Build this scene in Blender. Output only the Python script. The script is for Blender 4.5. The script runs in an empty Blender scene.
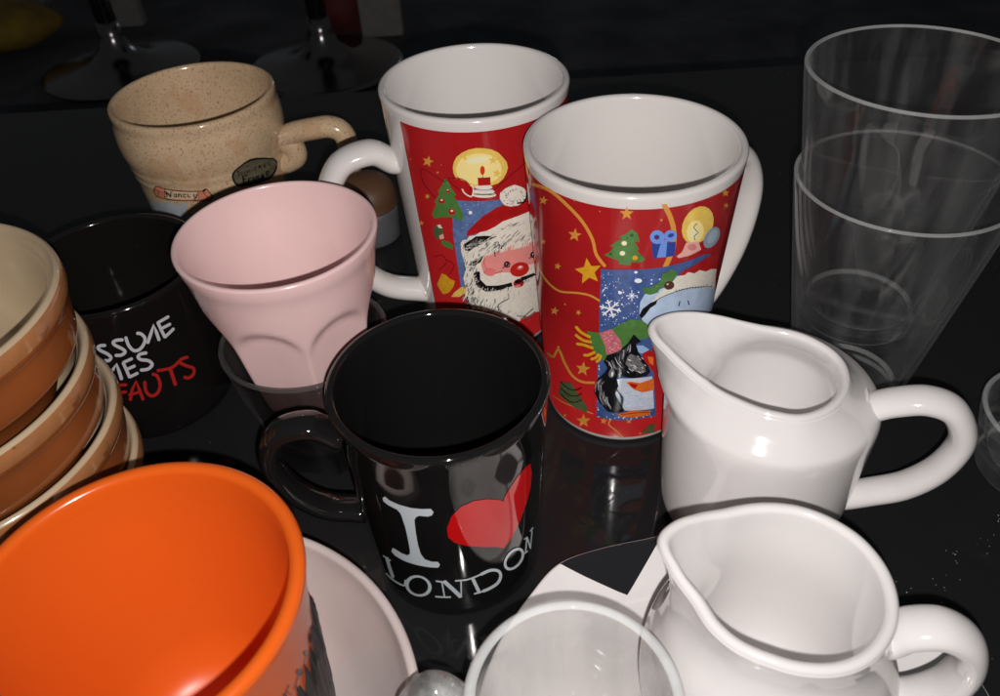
import bpy, bmesh, math, random
from mathutils import Vector, Matrix
from mathutils.geometry import tessellate_polygon
random.seed(7)
C = bpy.context.scene.collection
PI = math.pi

# ------------------------------------------------------------------ camera
cam_d = bpy.data.cameras.new('camera'); cam = bpy.data.objects.new('camera', cam_d); C.objects.link(cam)
pitch, roll = math.radians(40.731), math.radians(3.519)
Fw = Vector((0, math.cos(pitch), -math.sin(pitch))); Rt = Vector((1, 0, 0)); Dn = Fw.cross(Rt)
R2 = math.cos(roll)*Rt + math.sin(roll)*Dn; D2 = -math.sin(roll)*Rt + math.cos(roll)*Dn
CAM = Vector((0, 0, .285))
cam.matrix_world = Matrix(((R2.x, -D2.x, -Fw.x, CAM.x), (R2.y, -D2.y, -Fw.y, CAM.y), (R2.z, -D2.z, -Fw.z, CAM.z), (0, 0, 0, 1)))
cam_d.sensor_width = 36; cam_d.lens = 36*.82398; cam_d.clip_start = .01; cam_d.clip_end = 60
cam_d.dof.use_dof = True; cam_d.dof.focus_distance = .335; cam_d.dof.aperture_fstop = 22
bpy.context.scene.camera = cam

# ------------------------------------------------------------------ light
w = bpy.data.worlds.new("World"); bpy.context.scene.world = w; w.use_nodes = True
w.node_tree.nodes['Background'].inputs[0].default_value = (.9, .95, 1, 1)
w.node_tree.nodes['Background'].inputs[1].default_value = .04
ld = bpy.data.lights.new('phone_flash', 'AREA'); ld.shape = 'DISK'; ld.size = .0035; ld.energy = 1.0; ld.color = (1, .95, .925)
ld.use_nodes = True
nt = ld.node_tree; em = nt.nodes['Emission']; fo = nt.nodes.new('ShaderNodeLightFalloff')
fo.inputs['Strength'].default_value = 3.3; nt.links.new(fo.outputs['Linear'], em.inputs['Strength'])
lo = bpy.data.objects.new('phone_flash', ld); C.objects.link(lo)
lo.matrix_world = cam.matrix_world.copy()
lo.location = CAM + .0105*(.35*R2 + .94*D2)
# added dim lamp far behind the table, only for glints on the chrome
wd = bpy.data.lights.new('added_glint_lamp', 'AREA'); wd.shape = 'RECTANGLE'; wd.size = .5; wd.size_y = .35; wd.energy = 2.2; wd.color = (.75, .88, 1)
wo = bpy.data.objects.new('added_glint_lamp', wd); C.objects.link(wo); wo.location = (.9, 5.6, .9)
wo.rotation_euler = (Vector((-.9, 2.7, -.7))-wo.location).to_track_quat('-Z', 'Y').to_euler()
sc = bpy.context.scene
sc.view_settings.view_transform = 'Standard'; sc.view_settings.look = 'None'
sc.view_settings.exposure = 0; sc.view_settings.gamma = 1
sc.render.engine = 'CYCLES'
sc.cycles.max_bounces = 14; sc.cycles.transmission_bounces = 14; sc.cycles.glossy_bounces = 6

# ------------------------------------------------------------------ materials
MATS = {}
def srgb(h):
    return tuple(((c/255)/12.92 if c/255 <= .04045 else ((c/255+.055)/1.055)**2.4) for c in h) + (1,)
def mat(name, col, rough=.12, noise=0, nscale=40, bump=0, bscale=60, coat=0, metal=0, spec=.5, speck=None, rnoise=0):
    if name in MATS: return MATS[name]
    m = bpy.data.materials.new(name); m.use_nodes = True; n = m.node_tree.nodes; L = m.node_tree.links
    b = n['Principled BSDF']; b.inputs['Roughness'].default_value = rough; b.inputs['Metallic'].default_value = metal
    b.inputs['Coat Weight'].default_value = coat; b.inputs['Coat Roughness'].default_value = .04
    b.inputs['Specular IOR Level'].default_value = spec
    b.inputs['Base Color'].default_value = col
    tc = n.new('ShaderNodeTexCoord'); out = None
    if noise:
        t = n.new('ShaderNodeTexNoise'); t.inputs['Scale'].default_value = nscale; t.inputs['Detail'].default_value = 5
        L.new(tc.outputs['Object'], t.inputs['Vector'])
        r = n.new('ShaderNodeMapRange'); r.inputs['From Min'].default_value = .3; r.inputs['From Max'].default_value = .7
        r.inputs['To Min'].default_value = 1-noise; r.inputs['To Max'].default_value = 1+noise*.4
        L.new(t.outputs['Fac'], r.inputs['Value'])
        mx = n.new('ShaderNodeMix'); mx.data_type = 'RGBA'; mx.blend_type = 'MULTIPLY'; mx.inputs['Factor'].default_value = 1
        mx.inputs[6].default_value = col; L.new(r.outputs['Result'], mx.inputs[7]); out = mx.outputs[2]
    if speck:
        for (scol, scl, th, amt) in speck:
            t = n.new('ShaderNodeTexNoise'); t.inputs['Scale'].default_value = scl; t.inputs['Detail'].default_value = 3
            L.new(tc.outputs['Object'], t.inputs['Vector'])
            r = n.new('ShaderNodeMapRange'); r.inputs['From Min'].default_value = th; r.inputs['From Max'].default_value = th+.04
            r.inputs['To Max'].default_value = amt; L.new(t.outputs['Fac'], r.inputs['Value'])
            mx = n.new('ShaderNodeMix'); mx.data_type = 'RGBA'; L.new(r.outputs['Result'], mx.inputs['Factor'])
            if out: L.new(out, mx.inputs[6])
            else: mx.inputs[6].default_value = col
            mx.inputs[7].default_value = scol; out = mx.outputs[2]
    if out: L.new(out, b.inputs['Base Color'])
    if rnoise:
        t = n.new('ShaderNodeTexNoise'); t.inputs['Scale'].default_value = 14; t.inputs['Detail'].default_value = 8; t.inputs['Roughness'].default_value = .7
        L.new(tc.outputs['Object'], t.inputs['Vector'])
        r = n.new('ShaderNodeMapRange'); r.inputs['From Min'].default_value = .35; r.inputs['From Max'].default_value = .75
        r.inputs['To Min'].default_value = rough; r.inputs['To Max'].default_value = rough+rnoise
        L.new(t.outputs['Fac'], r.inputs['Value']); L.new(r.outputs['Result'], b.inputs['Roughness'])
    if bump:
        t = n.new('ShaderNodeTexNoise'); t.inputs['Scale'].default_value = bscale; t.inputs['Detail'].default_value = 2
        L.new(tc.outputs['Object'], t.inputs['Vector'])
        bp = n.new('ShaderNodeBump'); bp.inputs['Strength'].default_value = bump; bp.inputs['Distance'].default_value = .001
        L.new(t.outputs['Fac'], bp.inputs['Height']); L.new(bp.outputs['Normal'], b.inputs['Normal'])
        if coat: L.new(bp.outputs['Normal'], b.inputs['Coat Normal'])
    MATS[name] = m; return m
def glass(name, col=(1, 1, 1, 1), film=.05, edge=.5, solid=0, even=False):
    """thin walled glass: clear straight through, mirror-like towards grazing angles, with a dull film of lime and
    fingerprints, whose pale colour also paints in the bright streaks and edges; solid > 0 mixes in real refraction for thick pieces"""
    m = bpy.data.materials.new(name); m.use_nodes = True; n = m.node_tree.nodes; L = m.node_tree.links
    n.remove(n['Principled BSDF'])
    tr = n.new('ShaderNodeBsdfTransparent'); tr.inputs[0].default_value = col
    base = tr.outputs[0]
    if solid:
        rf = n.new('ShaderNodeBsdfRefraction'); rf.inputs['IOR'].default_value = 1.45; rf.inputs['Color'].default_value = col; rf.inputs['Roughness'].default_value = 0
        ms = n.new('ShaderNodeMixShader'); ms.inputs[0].default_value = solid; L.new(base, ms.inputs[1]); L.new(rf.outputs[0], ms.inputs[2]); base = ms.outputs[0]
    gs = n.new('ShaderNodeBsdfGlossy'); gs.inputs['Roughness'].default_value = .02
    fr = n.new('ShaderNodeFresnel'); fr.inputs['IOR'].default_value = 1.45
    # the same on both faces of the wall
    lw = n.new('ShaderNodeLayerWeight'); lw.inputs['Blend'].default_value = .5
    pw = n.new('ShaderNodeMath'); pw.operation = 'POWER'; pw.inputs[1].default_value = 4.5; L.new(lw.outputs['Facing'], pw.inputs[0])
    mr = n.new('ShaderNodeMapRange'); mr.inputs['To Min'].default_value = .045; mr.inputs['To Max'].default_value = .8; L.new(pw.outputs[0], mr.inputs['Value'])
    m1 = n.new('ShaderNodeMixShader'); L.new(mr.outputs[0], m1.inputs[0]); L.new(base, m1.inputs[1]); L.new(gs.outputs[0], m1.inputs[2])
    d = n.new('ShaderNodeBsdfDiffuse'); d.inputs['Color'].default_value = (.72, .74, .74, 1)
    tc = n.new('ShaderNodeTexCoord'); mp = n.new('ShaderNodeMapping'); mp.inputs['Scale'].default_value = (1, 1, .12)
    L.new(tc.outputs['Object'], mp.inputs['Vector'])
    t = n.new('ShaderNodeTexNoise'); t.inputs['Scale'].default_value = 80; t.inputs['Detail'].default_value = 6; t.inputs['Roughness'].default_value = .6
    L.new(mp.outputs['Vector'], t.inputs['Vector'])
    r = n.new('ShaderNodeMapRange'); r.inputs['From Min'].default_value = .45; r.inputs['From Max'].default_value = .72
    r.inputs['To Min'].default_value = film if even else film*.3; r.inputs['To Max'].default_value = film*1.25 if even else film*3; L.new(t.outputs['Fac'], r.inputs['Value'])
    p3 = n.new('ShaderNodeMath'); p3.operation = 'POWER'; p3.inputs[1].default_value = 7; L.new(lw.outputs['Facing'], p3.inputs[0])
    me_ = n.new('ShaderNodeMath'); me_.operation = 'MULTIPLY_ADD'; me_.inputs[1].default_value = edge; L.new(p3.outputs[0], me_.inputs[0]); L.new(r.outputs[0], me_.inputs[2])
    m2 = n.new('ShaderNodeMixShader'); L.new(me_.outputs[0], m2.inputs[0]); L.new(m1.outputs[0], m2.inputs[1]); L.new(d.outputs[0], m2.inputs[2])
    L.new(m2.outputs[0], n['Material Output'].inputs['Surface'])
    MATS[name] = m; return m

white = mat('white_glaze', (.79, .765, .755, 1), .10, coat=.4, bump=.03, bscale=90, noise=.03, nscale=30)
white2 = mat('white_mug_glaze', (.70, .665, .64, 1), .12, coat=.4, bump=.02, bscale=90, noise=.03, nscale=20)
orange = mat('orange_glaze', (.74, .115, .010, 1), .2, coat=.15, noise=.05, nscale=16)
pink = mat('pink_plastic', (.78, .545, .535, 1), .2, coat=.2, noise=.05, nscale=34, bump=.03, bscale=200)
black = mat('black_glaze', (.008, .0078, .0078, 1), .05, coat=.5, bump=.012, bscale=60)
black2 = mat('black_satin_glaze', (.008, .0065, .0065, 1), .09, coat=.3, bump=.012, bscale=60)
beige = mat('speckled_beige_stoneware', (.63, .455, .285, 1), .15, noise=.16, nscale=26, coat=.3, bump=.1, bscale=150,
            speck=[((.34, .17, .08, 1), 900, .58, .75), ((.09, .045, .025, 1), 520, .69, .8), ((.50, .29, .15, 1), 30, .56, .45)])
beige_rim = mat('brown_tinged_rim', (.46, .27, .14, 1), .15, noise=.4, nscale=60, coat=.3, bump=.1, bscale=150, speck=[((.22, .09, .04, 1), 160, .62, .7), ((.66, .48, .30, 1), 70, .52, .7)])
cream = mat('cream_glaze', (.52, .40, .26, 1), .17, noise=.12, nscale=30, coat=.3, speck=[((.16, .09, .05, 1), 190, .75, .6)])
brown = mat('brown_glaze', (.30, .085, .022, 1), .15, noise=.35, nscale=22, coat=.4, speck=[((.52, .27, .12, 1), 60, .68, .5)])
gl = glass('clear_glass', film=.016, edge=.42, solid=.12)
glr = glass('clear_glass_edge_shine', film=.28, edge=.5, even=True)  # pale diffuse colour paints the bright line on rims and base rings
gl2 = glass('clear_mug_glass', (.99, .99, .985, 1), film=.05, edge=.5)
gl2r = glass('clear_mug_glass_rim_shine', (.99, .99, .985, 1), film=.62, edge=.3, even=True)  # whitish diffuse colour paints in the shine along the mug's lip
gl3 = glass('thick_clear_glass', (.95, .97, .95, 1), film=.16, edge=.45, solid=.5)
smoke = glass('smoky_glass', (.52, .48, .48, 1), film=.008, edge=.2)
smoker = glass('smoky_glass_rim', (.5, .46, .46, 1), film=.05, edge=.3, even=True)

# ------------------------------------------------------------------ helpers
def link(name, me, parent=None, mats=()):
    o = bpy.data.objects.new(name, me); C.objects.link(o)
    for m in mats: me.materials.append(m)
    if parent: o.parent = parent
    return o
def thing(name, label, cat, loc, group=None):
    o = bpy.data.objects.new(name, None); C.objects.link(o); o.location = loc; o.empty_display_size = .02
    o['label'] = label; o['category'] = cat
    if group: o['group'] = group
    return o
def copy_tree(o, loc, label, parent=None):
    c = o.copy(); C.objects.link(c)
    if parent: c.parent = parent
    else: c.location = loc; c['label'] = label
    for ch in list(o.children): copy_tree(ch, None, None, c)
    return c
def spline(pts, n=6, closed=False):
    out = []; N = len(pts); d = len(pts[0])
    rng = range(N if closed else N-1)
    for i in rng:
        g = lambda k: pts[k % N] if closed else pts[max(0, min(N-1, k))]
        p0, p1, p2, p3 = g(i-1), g(i), g(i+1), g(i+2)
        for k in range(n):
            t = k/n
            out.append(tuple(.5*((2*p1[j])+(-p0[j]+p2[j])*t+(2*p0[j]-5*p1[j]+4*p2[j]-p3[j])*t*t+(-p0[j]+3*p1[j]-3*p2[j]+p3[j])*t**3) for j in range(d)))
    if not closed: out.append(tuple(pts[-1]))
    return out
def lip(r, z, t, n=8):
    "rounded rim: half circle from the outer wall (r, z-t/2) over to the inner wall (r-t, z-t/2)"
    return [(r-t/2+t/2*math.cos(a), z-t/2+t/2*math.sin(a)) for a in [PI*i/n for i in range(n+1)]]
def revolve(name, prof, m, parent=None, segs=128, fn=None, mats=None, mfn=None):
    "prof: (r, z) from the outer bottom centre, up, over the rim, down to the inner bottom centre"
    bm = bmesh.new(); rings = []
    for k, (r, z) in enumerate(prof):
        if r < 1e-6: rings.append([bm.verts.new((0, 0, z))]); continue
        ring = []
        for i in range(segs):
            a = 2*PI*i/segs
            x, y, zz = (r*math.cos(a), r*math.sin(a), z) if not fn else fn(r, z, a, k/(len(prof)-1), k)
            ring.append(bm.verts.new((x, y, zz)))
        rings.append(ring)
    for k in range(len(rings)-1):
        A, B = rings[k], rings[k+1]
        mi = mfn(k) if mfn else 0
        for i in range(segs):
            j = (i+1) % segs
            if len(A) == 1 and len(B) == 1: break
            if len(A) == 1: f = bm.faces.new((A[0], B[j], B[i]))
            elif len(B) == 1: f = bm.faces.new((A[i], A[j], B[0]))
            else: f = bm.faces.new((A[i], A[j], B[j], B[i]))
            f.smooth = True; f.material_index = mi
    bmesh.ops.recalc_face_normals(bm, faces=bm.faces)
    me = bpy.data.meshes.new(name); bm.to_mesh(me); bm.free()
    return link(name, me, parent, mats or [m])
def tube(name, path, ra, rb, m, parent, side, sub=10, segs=24, ends=1.25, power=2.0, cap=True):
    "sweep an oval along path (3D points); side = fixed vector the strap width rb runs along, ra = thickness"
    P = [Vector(p) for p in spline(path, sub)]; N = len(P); bm = bmesh.new(); rings = []
    side = Vector(side).normalized()
    for i, p in enumerate(P):
        T = (P[min(N-1, i+1)]-P[max(0, i-1)]).normalized(); S = (side - T*side.dot(T)).normalized(); U = T.cross(S)
        s = i/(N-1); e = 1+(ends-1)*(math.exp(-s*N/5.)+math.exp(-(1-s)*N/5.))
        a0 = ra(s) if callable(ra) else ra; b0 = rb(s) if callable(rb) else rb
        ring = []
        for k in range(segs):
            q = 2*PI*k/segs; c, d = math.cos(q), math.sin(q)
            c = math.copysign(abs(c)**(2/power), c); d = math.copysign(abs(d)**(2/power), d)
            ring.append(bm.verts.new(p + U*a0*e*c + S*b0*e*d))
        rings.append(ring)
    for A, B in zip(rings, rings[1:]):
        for k in range(segs):
            f = bm.faces.new((A[k], A[(k+1) % segs], B[(k+1) % segs], B[k])); f.smooth = True
    if cap:
        bm.faces.new(rings[0][::-1]); bm.faces.new(rings[-1])
    bmesh.ops.recalc_face_normals(bm, faces=bm.faces)
    me = bpy.data.meshes.new(name); bm.to_mesh(me); bm.free()
    return link(name, me, parent, [m])
def loop_handle(parent, ang, pts, ra, rb, m, ends=1.25, power=2.0, name='handle', skew=0):
    a = math.radians(ang); d = Vector((math.cos(a), math.sin(a), 0)); s = Vector((-math.sin(a), math.cos(a), 0))
    pts = [(pts[0][0]-.0010, pts[0][1]), (pts[0][0]+.0022, pts[0][1])] + list(pts[1:-1]) + [(pts[-1][0]+.0022, pts[-1][1]), (pts[-1][0]-.0010, pts[-1][1])]   # leave and meet the wall square on
    path = [d*r + Vector((0, 0, z)) + s*skew*i/(len(pts)-1) for i, (r, z) in enumerate(pts)]
    return tube(name, path, ra, rb, m, parent, s, ends=ends, power=power)
def rad_at(prof, z):
    for (r0, z0), (r1, z1) in zip(prof, prof[1:]):
        if z0 <= z <= z1: return r0+(r1-r0)*(z-z0)/(z1-z0)
    return prof[0][0] if z < prof[0][1] else prof[-1][0]
def decal(name, elems, cols, prof, parent, off0=5e-5, step=7e-6, flat=False, astep=.05):
    """printed artwork laid on a round wall: elems = [(colour key, [(angle in mrad, height in 0.1 mm), ...]), ...];
    later elements lie a few microns over earlier ones"""
    bm = bmesh.new(); keys = []
    for li, (ck, pts) in enumerate(elems):
        if ck not in keys: keys.append(ck)
        mi = keys.index(ck)
        pp = [(a/1000, z/10000) for a, z in pts]
        q = [pp[0]]
        for p in pp[1:]:
            if math.hypot(p[0]-q[-1][0], (p[1]-q[-1][1])*25) > 1e-4: q.append(p)
        tri = tessellate_polygon([[Vector((a*.04, z, 0)) for a, z in q]])
        b2 = bmesh.new(); vs = [b2.verts.new((a, z, 0)) for a, z in q]
        for t in tri:
            if len(set(t)) == 3:
                try: b2.faces.new([vs[i] for i in t])
                except ValueError: pass
        if not flat:
            a0, a1 = min(p[0] for p in q), max(p[0] for p in q)
            k = math.ceil(a0/astep)
            while k*astep < a1:
                bmesh.ops.bisect_plane(b2, geom=b2.verts[:]+b2.edges[:]+b2.faces[:], dist=1e-7, plane_co=(k*astep, 0, 0), plane_no=(1, 0, 0)); k += 1
            for (r_, z_) in prof[1:-1]:
                bmesh.ops.bisect_plane(b2, geom=b2.verts[:]+b2.edges[:]+b2.faces[:], dist=1e-7, plane_co=(0, z_, 0), plane_no=(0, 1, 0))
        mp = {}; off = off0+step*li
        for v in b2.verts:
            a, z = v.co.x, v.co.y
            if flat: mp[v] = bm.verts.new((a, z, off))
            else:
                r = rad_at(prof, z)+off; mp[v] = bm.verts.new((r*math.cos(a), r*math.sin(a), z))
        for f in b2.faces:
            try:
                g = bm.faces.new([mp[v] for v in f.verts]); g.material_index = mi; g.smooth = not flat
                g.normal_update(); c = g.calc_center_median()
                if (g.normal.z < 0) if flat else (g.normal.x*c.x+g.normal.y*c.y < 0): g.normal_flip()
            except ValueError: pass
        b2.free()
    me = bpy.data.meshes.new(name); bm.to_mesh(me); bm.free()
    return link(name, me, parent, [cols[k] for k in keys])
def art(text):
    "one shape per line: colour key, first corner, then steps; angle in 0.2 mrad and height in 0.02 mm"
    out = []
    for ln in text.strip().split('\n'):
        w_ = ln.split(' '); a = z = 0; pts = []
        for t in w_[1:]:
            da, dz = t.split(','); a += int(da); z += int(dz); pts.append((a*.2, z*.2))
        out.append((w_[0], pts))
    return out
def box(bm, x0, x1, y0, y1, z0, z1, bev=0):
    r = bmesh.ops.create_cube(bm, size=1); vs = r['verts']
    for v in vs: v.co = Vector(((x0+x1)/2+v.co.x*(x1-x0), (y0+y1)/2+v.co.y*(y1-y0), (z0+z1)/2+v.co.z*(z1-z0)))
    if bev: bmesh.ops.bevel(bm, geom=list({e for v in vs for e in v.link_edges}), offset=bev, segments=3, affect='EDGES')
def mesh_obj(name, bm, m, parent=None, smooth=False):
    me = bpy.data.meshes.new(name); bm.to_mesh(me); bm.free()
    for p in me.polygons: p.use_smooth = smooth
    return link(name, me, parent, [m])
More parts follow.
